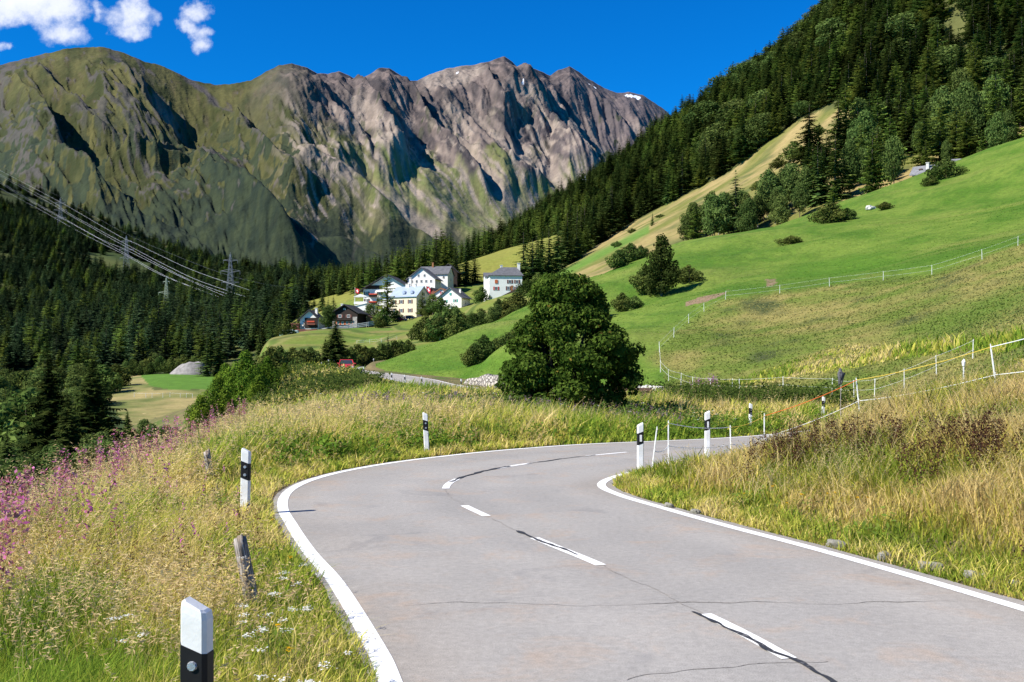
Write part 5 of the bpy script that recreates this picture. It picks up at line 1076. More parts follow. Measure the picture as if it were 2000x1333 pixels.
def conifer_mesh(name, mat, seed, R0=.17, levels=22, per=8, droop=.30, lo=.05, power=.85, airy=0.0, base=np.array([.03, .05, .018]), tip=np.array([.06, .09, .025]), seg=5, hang=.9):
    """unit-height crown: whorls of drooping boughs carrying hanging sprays"""
    r = np.random.default_rng(seed); V = []; Fc = []; Cc = []
    lean = r.normal(0, .01, 2)
    for L in range(levels):
        t = lo + (1 - lo) * (L / (levels - .3)) ** .93
        n = max(4, int(per * (1 - .35 * t) + r.normal(0, .8)))
        for j in range(n):
            if r.random() < airy: continue
            a = 2 * np.pi * (j + .5 * (L % 2)) / n + r.normal(0, .22)
            ln = R0 * ((1 - t) ** power + .03) * (1 + r.normal(0, .17)) * (1.12 if r.random() < .12 else 1)
            if t < .14: ln *= .75 + .25 * t / .14
            z0 = t + r.normal(0, .008); dr = droop * (1 - .6 * t) * r.uniform(.7, 1.3); tint = np.clip(r.normal(.45, .28), 0, 1)
            d = np.array([np.cos(a), np.sin(a), 0]); s = np.array([-np.sin(a), np.cos(a), 0])
            def P(x): return d * ln * x + np.array([lean[0] * z0, lean[1] * z0, z0 - dr * ln * (x ** 1.3) * 1.1 + .22 * ln * max(0, x - .6)])
            for k in range(seg):
                x0, x1 = (k + .1) / seg, (k + 1.25) / seg; c0, c1 = P(x0), P(min(x1, 1.08)); wd = ln * (.40 * (1 - .62 * x0)) * r.uniform(.7, 1.25)
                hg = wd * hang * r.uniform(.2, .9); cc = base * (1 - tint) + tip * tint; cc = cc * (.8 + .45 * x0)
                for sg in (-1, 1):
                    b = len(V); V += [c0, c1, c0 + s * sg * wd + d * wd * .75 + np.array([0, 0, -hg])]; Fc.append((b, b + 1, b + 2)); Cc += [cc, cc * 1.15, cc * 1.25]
                if k < seg - 1 and r.random() < .75:
                    b = len(V); V += [c0 - s * wd * .25, c0 + s * wd * .25 + d * wd * .3, (c0 + c1) / 2 + np.array([0, 0, -wd * 1.1 * r.uniform(.6, 1.2)])]; Fc.append((b, b + 1, b + 2)); Cc += [cc * .9] * 3
    for k in range(6):
        a = k * 1.05; b = len(V); V += [(0.004 * np.cos(a), .004 * np.sin(a), .955), (-.004 * np.cos(a), -.004 * np.sin(a), .955), (.012 * np.cos(a + 1), .012 * np.sin(a + 1), 1.0 - .006 * k)]; Fc.append((b, b + 1, b + 2)); Cc += [tip] * 3
    return mesh_np(name, np.array(V), [np.array(Fc)], [mat], np.array(Cc))
def leafy_mesh(name, mat, seed, blobs, n, size, base, tip, flat=.55, spread=.85, warm=0.0, asp=.62):
    """crown of many small leaves gathered round bough ends. blobs: (x, y, z, rx, rz)"""
    r = np.random.default_rng(seed); B = np.array(blobs, float); vol = B[:, 3] ** 2 * B[:, 4]; w = vol ** .72; w /= w.sum()
    j = r.choice(len(B), n, p=w); d = r.normal(size=(n, 3)); d /= np.linalg.norm(d, axis=1)[:, None]
    rad = spread + (1.02 - spread) * r.random(n) ** .6; rad = np.where(r.random(n) < .22, r.random(n) * .8 + .2, rad)
    nz = 1 + .28 * fbm(d[:, 0] * 2.2 + j * 3.7, d[:, 1] * 2.2 + d[:, 2] * 2.0, 3, seed % 30)
    C = B[j, :3] + d * np.c_[B[j, 3], B[j, 3], B[j, 4]] * (rad * nz)[:, None]
    # outward normals tilted at random, leaves hang a little
    nn = d * 1.0 + r.normal(size=(n, 3)) * flat + np.array([0, 0, .35]); nn /= np.linalg.norm(nn, axis=1)[:, None]
    a = np.cross(nn, r.normal(size=(n, 3))); a /= np.linalg.norm(a, axis=1)[:, None]; b = np.cross(nn, a)
    s = size * r.uniform(.6, 1.35, n)[:, None]
    V = np.stack([C - a * s * .55, C - b * s * asp * .5 + nn * s * .08, C + a * s * .6, C + b * s * asp * .5 + nn * s * .08], 1).reshape(-1, 3)
    k = np.arange(n) * 4; q = np.stack([k, k + 1, k + 2, k + 3], -1)
    bl = r.normal(0, .22, len(B))[j]; tint = np.clip(.45 + bl + r.normal(0, .22, n), 0, 1)
    col = lerp3(tint, base, tip)
    if warm: col = np.where((r.random(n) < warm)[:, None], np.array([.20, .14, .03]), col)
    return mesh_np(name, V, [q], [mat], np.repeat(col, 4, 0))
def blobset(seed, n, R0, z0, z1, rb, egg=1.0, low=.45):
    """bough-end clumps filling an egg-shaped crown"""
    r = np.random.default_rng(seed); out = []
    for i in range(n):
        t = (i + r.random()) / n; z = z0 + (z1 - z0) * t
        prof = np.sin(np.pi * np.clip(t * .86 + .14 * low * 2, 0, 1)) ** .7 * egg
        a = i * 2.4 + r.normal(0, .4); rr = R0 * prof * (r.random() ** .4) * .8
        b = rb * r.uniform(.7, 1.25) * (.65 + .5 * prof)
        out.append((rr * np.cos(a), rr * np.sin(a), z, b, b * r.uniform(.6, .85)))
    return out
NEEDLE = leaf_mat('spruce_needles', .18, hue=.022, var=.55)
LARCHN = leaf_mat('larch_needles', .25, hue=.02, var=.32)
LEAF = leaf_mat('leaves', .28, hue=.018, var=.30)
BUSHL = leaf_mat('bush_leaves', .28, hue=.03, var=.38)
sp_b, sp_t = np.array([.028, .050, .014]), np.array([.090, .122, .028])
la_b, la_t = np.array([.055, .092, .018]), np.array([.140, .180, .032])
KIND = {}
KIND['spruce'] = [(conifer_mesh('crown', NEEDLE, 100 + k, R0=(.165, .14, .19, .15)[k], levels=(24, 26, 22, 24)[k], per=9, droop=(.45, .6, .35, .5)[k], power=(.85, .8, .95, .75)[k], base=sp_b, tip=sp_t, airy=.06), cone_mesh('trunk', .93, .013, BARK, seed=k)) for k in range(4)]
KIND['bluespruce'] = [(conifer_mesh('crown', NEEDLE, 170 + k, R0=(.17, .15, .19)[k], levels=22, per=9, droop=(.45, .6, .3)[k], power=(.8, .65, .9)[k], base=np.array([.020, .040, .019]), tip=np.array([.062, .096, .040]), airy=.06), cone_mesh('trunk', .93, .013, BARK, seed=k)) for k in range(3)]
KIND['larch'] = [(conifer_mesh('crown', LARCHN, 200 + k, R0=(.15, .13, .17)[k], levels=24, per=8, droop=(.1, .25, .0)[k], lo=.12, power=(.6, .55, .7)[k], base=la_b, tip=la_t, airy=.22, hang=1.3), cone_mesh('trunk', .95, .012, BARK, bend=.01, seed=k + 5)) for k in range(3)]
br_b, br_t = np.array([.048, .080, .020]), np.array([.125, .168, .044])
KIND['broadleaf'] = [(leafy_mesh('crown', LEAF, 300 + k, blobset(300 + k, (22, 26, 20, 24)[k], (.27, .33, .22, .30)[k], .22, .90, (.13, .13, .115, .12)[k]), 3600, .040, br_b, br_t), cone_mesh('trunk', .8, .016, PALEBARK if k == 2 else BARK, bend=.015, seed=k + 9)) for k in range(4)]
bu_b, bu_t = np.array([.042, .068, .016]), np.array([.125, .155, .036])
KIND['bush'] = [(leafy_mesh('crown', BUSHL, 400 + k, blobset(400 + k, 26, (.66, .80, .55)[k], .08, .86, (.19, .19, .17)[k], low=.9), 2800, .075, bu_b, bu_t), cone_mesh('trunk', .7, .03, BARK, bend=.05, seed=k + 15)) for k in range(3)]
KIND['bigspruce'] = [(conifer_mesh('crown', NEEDLE, 150 + k, R0=(.25, .22)[k], levels=40, per=15, droop=(.35, .45)[k], power=(.9, .8)[k], base=sp_b * .8, tip=sp_t * .8, airy=.03, seg=9, hang=.8), cone_mesh('trunk', .93, .014, BARK, seed=k)) for k in range(2)]
FIRST = {}
NAMES = {'spruce': 'spruce_tree', 'bigspruce': 'spruce_tree', 'bluespruce': 'spruce_tree', 'larch': 'larch_tree', 'broadleaf': 'broadleaf_tree', 'bush': 'bush'}
CATS = {'spruce': 'spruce', 'bigspruce': 'spruce', 'bluespruce': 'spruce', 'larch': 'larch', 'broadleaf': 'tree', 'bush': 'bush'}
def tree(kind, x, y, h, label, group=None, z=None, var=None, wide=1.0, r=random, name=None, cat=None):
    k = var if var is not None else r.randrange(len(KIND[kind])); k %= len(KIND[kind])
    z = gz(x, y) if z is None else z
    o = empty(name or NAMES[kind], (x, y, z - .02 * h), r.uniform(0, 6.28)); o.scale = (h * wide, h * wide, h)
    tag(o, label, cat or CATS[kind], group)
    cm_, tm = KIND[kind][k]
    c = link(bpy.data.objects.new('crown', cm_), o)
    link(bpy.data.objects.new('trunk', tm), o)
    FIRST.setdefault((kind, k), c)
    return o
def tree_px(kind, px, D, hpx, label, group=None, **kw):
    """a tree at distance D whose foot stands on the ground there; hpx its height in photo pixels"""
    x = (px - CX) / F * D; return tree(kind, x, D, hpx * D / F, label, group, **kw)

# ------------------------------------------------------------------ single trees
r_ = np.random.default_rng(5)
# the big maple inside the hairpin: its own crown
mz = gz(2.35, 45)
MW, MH = 6.5, 7.0
mb = []
prof_l = [(0, .38), (.1, .44), (.31, .48), (.52, .39), (.66, .32), (.79, .27), (.93, .22), (.97, .15)]
prof_r = [(0, .36), (.1, .44), (.31, .56), (.45, .55), (.52, .51), (.58, .42), (.66, .35), (.79, .29), (.93, .23), (.97, .16)]
rr = np.random.default_rng(77)
for i in range(320):
    t = (i + rr.random()) / 320 * .97; a = i * 2.4 + rr.normal(0, .3); c = math.cos(a)
    pr = np.interp(t, *zip(*(prof_r if c > 0 else prof_l))); b = rr.choice([.40, .55, .70]) * rr.uniform(.8, 1.15) * (1 - .30 * t); R1 = max(.1, pr * MW - b * .8); q1 = R1 * rr.random() ** .28
    mb.append((q1 * c, q1 * math.sin(a) * .85, .12 + t * (MH - .7), b, b * .62))
mo = empty('maple_tree', (2.3, 44, mz - .25)); tag(mo, 'large dense dark green maple standing alone beside the bend', 'tree')
link(bpy.data.objects.new('crown', leafy_mesh('crown', LEAF, 78, mb, 68000, .15, np.array([.034, .062, .009]), np.array([.112, .158, .025]), spread=.80, warm=.006, flat=.7)), mo)
tk = MB()
for k in range(5):
    a = k * 1.3; tk.tube([(.12 * math.cos(a), .12 * math.sin(a), -.2), (.25 * math.cos(a), .25 * math.sin(a), .9), (.9 * math.cos(a), .8 * math.sin(a), 2.6), (1.3 * math.cos(a + .3), 1.2 * math.sin(a + .3), 4.4)], [.14, .11, .08, .03], 7)
tk.build('trunk', DKBARK, mo, smooth=True)
# neighbours of the meadow
DARKB = [(leafy_mesh('crown', LEAF, 500 + k, blobset(500 + k, 26, (.34, .30)[k], .10, .92, .13, low=.8), 5200, .040, np.array([.024, .042, .010]), np.array([.062, .092, .022])), cone_mesh('trunk', .8, .02, BARK, seed=31)) for k in range(2)]
KIND['darktree'] = DARKB; NAMES['darktree'] = 'broadleaf_tree'; CATS['darktree'] = 'tree'
tree_px('darktree', 1292, 152, 128, 'dark leafy tree standing alone on the edge of the mown meadow', wide=.86, var=0)
tree_px('bush', 1260, 156, 62, 'low dark bush leaning against the lone meadow tree')
tree_px('bush', 1345, 158, 36, 'small spreading bush just uphill of the lone meadow tree', wide=1.25)
tree_px('larch', 1627, 205, 78, 'bushy young larch growing out of the mown meadow', wide=1.7, var=2)
tree_px('bush', 1622, 200, 44, 'leafy skirt of brush around the young meadow larch', wide=1.3)
tree_px('bush', 1655, 205, 26, 'low bush at the foot of the young meadow larch', wide=1.4)
tree_px('bush', 1846, 235, 44, 'wide dark bush on the meadow in front of the hut', wide=1.15, var=1)
tree_px('bush', 1818, 231, 22, 'small dark bush below the wide bush at the hut', wide=1.3)
tree_px('bush', 1545, 178, 18, 'flat patch of brush in the middle of the mown meadow', wide=2.2)
tree_px('bush', 1728, 215, 17, 'reddish scrub on the meadow right of the white boulder', wide=2.0)
for (px, D, h, w) in [(1208, 190, 40, 1.2), (1232, 196, 44, 1.2), (1252, 205, 30, 1.4)]:
    tree_px('bush', px, D, h, 'grey green bush in the dip where mown meadow meets dry pasture', 'bushes in the dip above the big maple', wide=w)
for (px, D, h, w) in [(922, 112, 44, 1.0), (945, 114, 58, .9), (968, 116, 42, 1.1), (992, 120, 40, 1.2), (1012, 124, 38, 1.1)]:
    tree_px('bush', px, D, h, 'dark bush in the gully between the two green humps', 'bushes in the gully of the meadow', wide=w)
for (px, D, h, w) in [(1165, 130, 50, 1.0), (1215, 134, 42, 1.1), (1240, 138, 30, 1.2)]:
    tree_px('bush', px, D, h, 'dark brush running uphill behind the big maple', 'brush behind the maple', wide=w)
# belt of shrubs along the back of the hump, below the village
for i in range(26):
    t = i / 25; px = 838 + 240 * t + r_.normal(0, 6); D = 215 + 30 * t + r_.uniform(0, 26); h = r_.uniform(40, 74) * (1 - .25 * t)
    tree_px('bush' if r_.random() < .6 else 'broadleaf', px, D, h, 'grey green shrub in the belt between green hump and village', 'shrub belt below the village', wide=r_.uniform(.8, 1.2))
# conifers beside the far road
tree_px('bigspruce', 655, 143, 92, 'full dark spruce standing behind the red car', wide=1.75, var=0)
tree_px('bigspruce', 637, 145, 60, 'smaller spruce hugging the full spruce behind the red car', wide=1.2, var=1)
for (px, D, h) in [(735, 170, 62), (758, 175, 64)]:
    tree_px('spruce', px, D, h, 'slim young spruce among bushes behind the far road', 'slim spruces behind the far road', wide=1.2, var=1)
for (px, D, h) in [(698, 148, 46), (712, 150, 40), (728, 174, 46), (745, 176, 48), (770, 180, 46), (782, 184, 40), (797, 190, 30), (686, 147, 40)]:
    tree_px('bush', px, D, h, 'low bush behind the far road right of the full spruce', 'bushes behind the far road', wide=1.1)
for (px, D, h) in [(590, 128, 40), (606, 132, 46), (572, 125, 48), (548, 118, 60), (530, 110, 70)]:
    tree_px('bush', px, D, h, 'grey green bush on the bank dropping off left of the far road', 'bushes on the bank left of the far road')
# bright tree group on the left drop
BRIGHT = [(leafy_mesh('crown', LEAF, 520 + k, blobset(520 + k, 34, (.40, .36)[k], .10, .90, .14, low=.85), 7500, .034, np.array([.050, .100, .012]), np.array([.155, .225, .024])), cone_mesh('trunk', .8, .02, BARK, seed=41)) for k in range(2)]
KIND['bright'] = BRIGHT; NAMES['bright'] = 'broadleaf_tree'; CATS['bright'] = 'tree'
def tree_top(kind, px, top, D, label, group=None, **kw):
    """a tree at D whose tip reaches photo row top"""
    x = (px - CX) / F * D; z = gz(x, D); ht = CH + (HY - top) / F * D - z
    return tree(kind, x, D, max(ht, .6), label, group, z=z, **kw)
tree_top('bright', 480, 676, 72, 'tallest of the sunlit bright green trees below the verge', var=0, wide=1.0)
for (px, top, D, w) in [(425, 728, 64, .95), (522, 690, 78, .85), (440, 700, 80, .8), (556, 706, 84, .75), (392, 766, 62, .9), (505, 728, 68, .95)]:
    tree_top('bright', px, top, D, 'sunlit bright green tree in the clump below the verge', 'bright trees below the verge', wide=w)
tree_top('bigspruce', 184, 684, 96, 'huge dark spruce in the hollow beside the green terrace', var=0, wide=1.4)
tree_top('bigspruce', 88, 676, 98, 'tall blue green spruce left of the huge dark spruce', var=1, wide=1.15)
tree_top('bigspruce', 138, 765, 92, 'half hidden spruce between the two big spruces in the hollow', var=1, wide=1.2)
tree_top('bigspruce', 250, 800, 120, 'small spruce right of the huge dark spruce', var=1, wide=1.1)
tree_top('bigspruce', 14, 835, 84, 'dark spruce at the foot of the tall blue green spruce', var=0, wide=1.2)
for i in range(64):
    px = r_.uniform(-60, 400); D = r_.uniform(58, 112); top = np.interp(px, [-60, 100, 200, 320, 400], [850, 850, 815, 800, 800]) + (112 - D) * 1.0 + r_.normal(0, 10)
    tree_top('broadleaf' if r_.random() < .65 else 'bush', px, top, D, 'grey green deciduous tree in the thicket dropping away beyond the verge', 'thicket below the verge', wide=r_.uniform(.85, 1.3))
for i in range(26):
    px = r_.uniform(190, 420); D = r_.uniform(342, 385)
    tree_px('bush' if r_.random() < .5 else 'broadleaf', px, D, r_.uniform(18, 36), 'light green tree at the edge of the woods behind the green terrace', 'trees behind the terrace')
for i in range(150):
    px = r_.uniform(-60, 235); D = r_.uniform(120, 350); kd = r_.choice(['bush', 'broadleaf', 'broadleaf', 'larch', 'spruce'])
    if px > 205 and D < 300: continue
    tree_px(kd, px, D, r_.uniform(4.5, 9.5) * F / D, {'bush': 'light green shrub', 'broadleaf': 'leafy light green tree', 'larch': 'young larch', 'spruce': 'young spruce'}[kd] + ' on the valley floor left of the green terrace', {'bush': 'shrubs', 'broadleaf': 'leafy trees', 'larch': 'young larches', 'spruce': 'young spruces'}[kd] + ' of the valley floor', wide=1.2)
# trees around the village
for (px, D, h, kd, lab, w, v) in [
    (757, 372, 116, 'larch', 'tall larch in front of the hotel', 1.25, 0), (738, 374, 66, 'larch', 'short larch left of the tall larch at the hotel', 1.3, 1), (724, 376, 50, 'broadleaf', 'small tree in front of the hotel terrace', 1.0, 1),
    (641, 388, 78, 'spruce', 'dark spruce behind the timber chalet, near the flagpole', 1.5, 2), (655, 392, 62, 'spruce', 'shorter spruce right behind the timber chalet', 1.5, 0), (612, 400, 66, 'spruce', 'dark spruce behind the white walled chalet', 1.3, 0),
    (641, 350, 50, 'broadleaf', 'round dark tree between the two chalets', 1.15, 0), (824, 376, 54, 'larch', 'small conifer in front of the yellow house corner', 1.5, 2), (775, 378, 26, 'bush', 'bush below the yellow house', 1.0, 0),
    (845, 372, 44, 'broadleaf', 'leafy tree below the green shuttered house', 1.1, 1), (862, 368, 34, 'bush', 'bush below the green shuttered house', 1.1, 1), (836, 374, 26, 'bush', 'bush beside the small conifer at the yellow house', 1.1, 2),
    (748, 362, 40, 'bush', 'bush beside the orange brown shed', .8, 0), (742, 352, 24, 'bush', 'small dark bush on the grass below the shed', .9, 1),
    (893, 440, 74, 'spruce', 'full spruce behind the green shuttered house', 1.5, 2), (910, 445, 84, 'spruce', 'tallest spruce between the two groups of white houses', 1.4, 0), (928, 450, 68, 'spruce', 'spruce left of the big white house', 1.5, 2), (880, 446, 50, 'larch', 'larch beside the dark timber house', 1.4, 0),
    (940, 372, 34, 'bush', 'bush at the left corner of the big white house', .9, 0), (1040, 395, 90, 'spruce', 'slim spruce at the end of the forest behind the big white house', 1.1, 1), (1052, 398, 86, 'spruce', 'second slim spruce at the end of the forest', .95, 3),
    (1072, 402, 104, 'spruce', 'broad spruce at the lower corner of the forest', 1.4, 2), (1090, 415, 110, 'spruce', 'tall dark spruce at the corner of forest and dry pasture', 1.3, 0),
    (1030, 352, 30, 'bush', 'bush under the right corner of the big white house', 1.2, 1), (1050, 356, 34, 'bush', 'bush on the slope right of the big white house', 1.1, 2), (1012, 345, 22, 'bush', 'bush at the foot of the stair of the big white house', 1.1, 0),
    (404, 330, 78, 'spruce', 'dark spruce standing in front of the right end of the gravel heap', 1.6, 2), (428, 334, 92, 'spruce', 'tall dark spruce right of the gravel heap', 1.6, 0), (555, 335, 26, 'bush', 'pale bush at the left end of the village meadow', 1.0, 1), (575, 352, 18, 'bush', 'low bush beside the white walled chalet', 1.2, 2),
    (1437, 312, 138, 'spruce', 'tall column shaped conifer rising above the birches at the meadow edge', 1.5, 3), (1358, 318, 82, 'larch', 'conifer at the left end of the birch group on the meadow edge', 1.7, 0), (1274, 424, 28, 'spruce', 'tiny lone spruce on the dry pasture', 1.3, 1)]:
    tree_px(kd, px, D, h, lab, wide=w, var=v)
# larches on the knoll behind the hotel
for i in range(30):
    px = r_.uniform(690, 890); D = r_.uniform(462, 560)
    tree_px('larch' if r_.random() < .7 else 'spruce', px, D, r_.uniform(52, 84), 'light green larch on the knoll behind the hotel' , 'larches behind the hotel', wide=1.5) if r_.random() < .75 else tree_px('spruce', px, D, r_.uniform(50, 86), 'dark spruce among the larches behind the hotel', 'spruces behind the hotel', wide=1.6)
for i in range(36):
    px = r_.uniform(395, 660); D = r_.uniform(372, 470); h = np.interp(px, [395, 520, 660], [70, 66, 56]) * r_.uniform(.7, 1.25)
    tree_px('spruce', px, D, h, 'dark spruce in the wood reaching the chalets from below', 'spruces left of the chalets', wide=r_.uniform(1.3, 1.9))
# birch and alder groups along the meadow edge
for i in range(30):
    px = r_.choice([r_.uniform(1335, 1440), r_.uniform(1450, 1575)]); D = r_.uniform(300, 335)
    tree_px('broadleaf', px, D, r_.uniform(60, 104), 'grey green birch in the groups along the upper meadow edge', 'birches along the meadow edge', var=int(r_.choice([0, 2, 3])), wide=r_.uniform(.7, .95))
for i in range(105):
    px = r_.uniform(1575, 2060); D = r_.uniform(305, 400); h = r_.uniform(60, 140)
    kd = r_.choice(['broadleaf', 'spruce', 'larch', 'spruce', 'larch', 'spruce'])
    x = (px - CX) / F * D
    lab = {'broadleaf': 'grey green birch in the mixed wood above the meadow', 'spruce': 'dark spruce in the mixed wood above the meadow', 'larch': 'light green larch in the mixed wood above the meadow'}[kd]
    tree_px(kd, px, D, h, lab, {'broadleaf': 'birches above the meadow', 'spruce': 'spruces above the meadow', 'larch': 'larches above the meadow'}[kd], wide=r_.uniform(1.3, 1.8) if kd != 'broadleaf' else r_.uniform(.6, .85))
for (px, D, h, w) in [(1520, 405, 24, 1.3), (1552, 412, 40, 1.2), (1575, 402, 16, 2.0), (1235, 440, 10, 2), (1205, 398, 12, 1.5), (1290, 450, 8, 2), (1478, 380, 18, 1.3), (1600, 440, 22, 1.2)]:
    tree_px('bush', px, D, h, 'dark bush on the steep dry pasture below the forest', 'bushes on the dry pasture', wide=w)

# ------------------------------------------------------------------ forests
def scatter(x0, x1, y0, y1, step, rs):
    gx, gy = np.meshgrid(np.arange(x0, x1, step), np.arange(y0, y1, step)); n = gx.size
    return gx.ravel() + rs.uniform(-.48, .48, n) * step, gy.ravel() + rs.uniform(-.48, .48, n) * step
def stuff_forest(name, label, x, y, z, h, wide, kinds, picks):
    """one object: points that carry crowns"""
    me = bpy.data.meshes.new(name); n = len(x); me.vertices.add(n); me.vertices.foreach_set('co', np.c_[x, y, z].astype(np.float32).ravel())
    for nm, tp, dat, key in (('size', 'FLOAT_VECTOR', np.c_[h * wide, h * wide, h], 'vector'), ('turn', 'FLOAT_VECTOR', np.c_[h * 0, h * 0, r_.uniform(0, 6.28, n)], 'vector'), ('kind', 'INT', picks, 'value')):
        a = me.attributes.new(nm, tp, 'POINT'); a.data.foreach_set(key, np.asarray(dat, np.int32 if tp == 'INT' else np.float32).ravel())
    o = link(bpy.data.objects.new(name, me)); tag(o, label, 'forest', kind='stuff')
    ng = bpy.data.node_groups.new(name, 'GeometryNodeTree')
    ng.interface.new_socket('Geometry', in_out='INPUT', socket_type='NodeSocketGeometry'); ng.interface.new_socket('Geometry', in_out='OUTPUT', socket_type='NodeSocketGeometry')
    gi = ng.nodes.new('NodeGroupInput'); go = ng.nodes.new('NodeGroupOutput'); jn = ng.nodes.new('GeometryNodeJoinGeometry')
    def na(nm, tp): a = ng.nodes.new('GeometryNodeInputNamedAttribute'); a.data_type = tp; a.inputs['Name'].default_value = nm; return a.outputs[0]
    kd, sz, tn = na('kind', 'INT'), na('size', 'FLOAT_VECTOR'), na('turn', 'FLOAT_VECTOR')
    for i, key in enumerate(kinds):
        cp = ng.nodes.new('FunctionNodeCompare'); cp.data_type = 'INT'; cp.operation = 'EQUAL'
        ins = [s for s in cp.inputs if s.type == 'INT' and s.enabled] or [s for s in cp.inputs if s.type == 'INT']
        ng.links.new(kd, ins[0]); ins[1].default_value = i
        ob = ng.nodes.new('GeometryNodeObjectInfo'); ob.inputs['Object'].default_value = FIRST[key]
        ob.inputs['As Instance'].default_value = True
        ip = ng.nodes.new('GeometryNodeInstanceOnPoints')
        ng.links.new(gi.outputs[0], ip.inputs['Points']); ng.links.new(cp.outputs[0], ip.inputs['Selection']); ng.links.new(ob.outputs['Geometry'], ip.inputs['Instance']); ng.links.new(sz, ip.inputs['Scale']); ng.links.new(tn, ip.inputs['Rotation'])
        ng.links.new(ip.outputs[0], jn.inputs[0])
    ng.links.new(jn.outputs[0], go.inputs[0])
    md = o.modifiers.new('trees', 'NODES'); md.node_group = ng
    return o
rs = np.random.default_rng(21)
# forest on the right hill
x, y = scatter(-60, 700, 300, 1330, 7.2, rs); p = CX + x / y * F; z = fE(x, y); row = pix_row(y, z)
bare = inpoly(p, row, pasture_poly); z_all = ground(x, y)
gap = fbm(x * .02, y * .02, 3, 5) < -.62
keep = (p > 925) & (p < 2120) & ~bare & (row < 565) & (row > -330) & (z_all <= z + .6) & ~(gap & (p > 1500))
keep &= ~((row > 500) & (p > 1130)) & ~((p > 1230) & (row > 300 + (p < 1500) * (1500 - p) * .5) & (y < 420))
x, y, z, p, row = [a[keep] for a in (x, y, z, p, row)]
hh = (13 + 15 * rs.beta(1.6, 2.2, len(x))) * np.where(rs.random(len(x)) < .22, .6, 1)
lit = sstep(fbm(x * .015, y * .015, 3, 66), .12, .3)                   # belts of young larch
isl = (rs.random(len(x)) < (.27 + .55 * lit * (row > 260)))
hh = np.where(isl & (row > 300), hh * .75, hh)
ordr = np.argsort(-hh * F / y); near = np.zeros(len(x), bool); near[ordr[:150]] = True
for i in np.where(near)[0]:
    k = 'larch' if isl[i] else 'spruce'
    tree(k, x[i], y[i], hh[i], 'light green larch in the forest on the steep hill' if isl[i] else 'dark spruce in the forest on the steep hill', 'larches of the hill forest' if isl[i] else 'spruces of the hill forest', z=z[i], wide=rs.uniform(1.4, 2.0))
KEYS = [('spruce', 0), ('spruce', 1), ('spruce', 2), ('spruce', 3), ('larch', 0), ('larch', 1), ('larch', 2), ('broadleaf', 0), ('broadleaf', 1)]
far = ~near
pk = np.where(isl, rs.integers(4, 7, len(x)), rs.integers(0, 4, len(x))); pk = np.where((rs.random(len(x)) < .06) & (p > 1380), rs.integers(7, 9, len(x)), pk)
stuff_forest('hill_forest', 'dense conifer forest covering the steep hill up to the skyline', x[far], y[far], z[far] - .3, hh[far], rs.uniform(1.35, 2.2, far.sum()), KEYS, pk[far])
# forest on the left slope
x, y = scatter(-1000, -20, 330, 1680, 7.4, rs); p = CX + x / y * F; z = fD(x, y); row = pix_row(y, z); z_all = ground(x, y)
upper = np.interp(p, [-300, 0, 150, 300, 450, 600, 800], [240, 345, 400, 462, 515, 540, 552])
thin = sstep(row + 26 * fbm(x * .012, y * .008, 3, 9), upper + 125, upper - 20)
open_ = fbm(x * .008, y * .012, 3, 8)
keep = (p > -120) & (p < 700) & (row > upper - 10) & (z_all <= z + .6) & (row < np.interp(p, [-120, 0, 200, 260, 420, 560, 640, 700], [735, 728, 728, 716, 714, 668, 640, 560])) & (rs.random(len(x)) > thin * .72) & ~((open_ > .42) & (row < 600))
keep &= rs.random(len(x)) < np.where(y > 900, .8, 1.0)
x, y, z, p, row = [a[keep] for a in (x, y, z, p, row)]
hh = (8 + 13 * rs.beta(1.6, 2.0, len(x))) * np.where(rs.random(len(x)) < .2, .6, 1); isl = rs.random(len(x)) < .10 + .22 * sstep(y, 500, 380)
ordr = np.argsort(-hh * F / y); near = np.zeros(len(x), bool); near[ordr[:60]] = True
for i in np.where(near)[0]:
    tree('larch' if isl[i] else 'bluespruce', x[i], y[i], hh[i], 'light green larch at the foot of the wooded valley side' if isl[i] else 'dark spruce at the foot of the wooded valley side', 'larches of the valley side' if isl[i] else 'spruces of the valley side', z=z[i], wide=rs.uniform(1.4, 2.0))
VKEYS = [('bluespruce', 0), ('bluespruce', 1), ('bluespruce', 2), ('spruce', 2), ('larch', 0), ('larch', 1), ('larch', 2)]
far = ~near; pk = np.where(isl, rs.integers(4, 7, len(x)), rs.integers(0, 4, len(x)))
stuff_forest('valley_forest', 'dark conifer forest covering the valley side under the power lines', x[far], y[far], z[far] - .3, hh[far], rs.uniform(1.6, 2.5, far.sum()), VKEYS, pk[far])
# forest strip behind the village
x, y = scatter(-160, 60, 560, 760, 7.5, rs); p = CX + x / y * F; z = ground(x, y); row = pix_row(y, z)
keep = (p > 640) & (p < 960); x, y, z = x[keep], y[keep], z[keep]; hh = rs.uniform(12, 20, len(x)); pk = np.where(rs.random(len(x)) < .3, 4, rs.integers(0, 4, len(x)))
stuff_forest('village_forest', 'conifer wood rising behind the roofs of the village', x, y, z - .3, hh, rs.uniform(1, 1.3, len(x)), KEYS, pk)
print('trees', sum(1 for o in COL.objects if o.name.startswith(('spruce_tree', 'larch', 'broadleaf', 'bush'))))
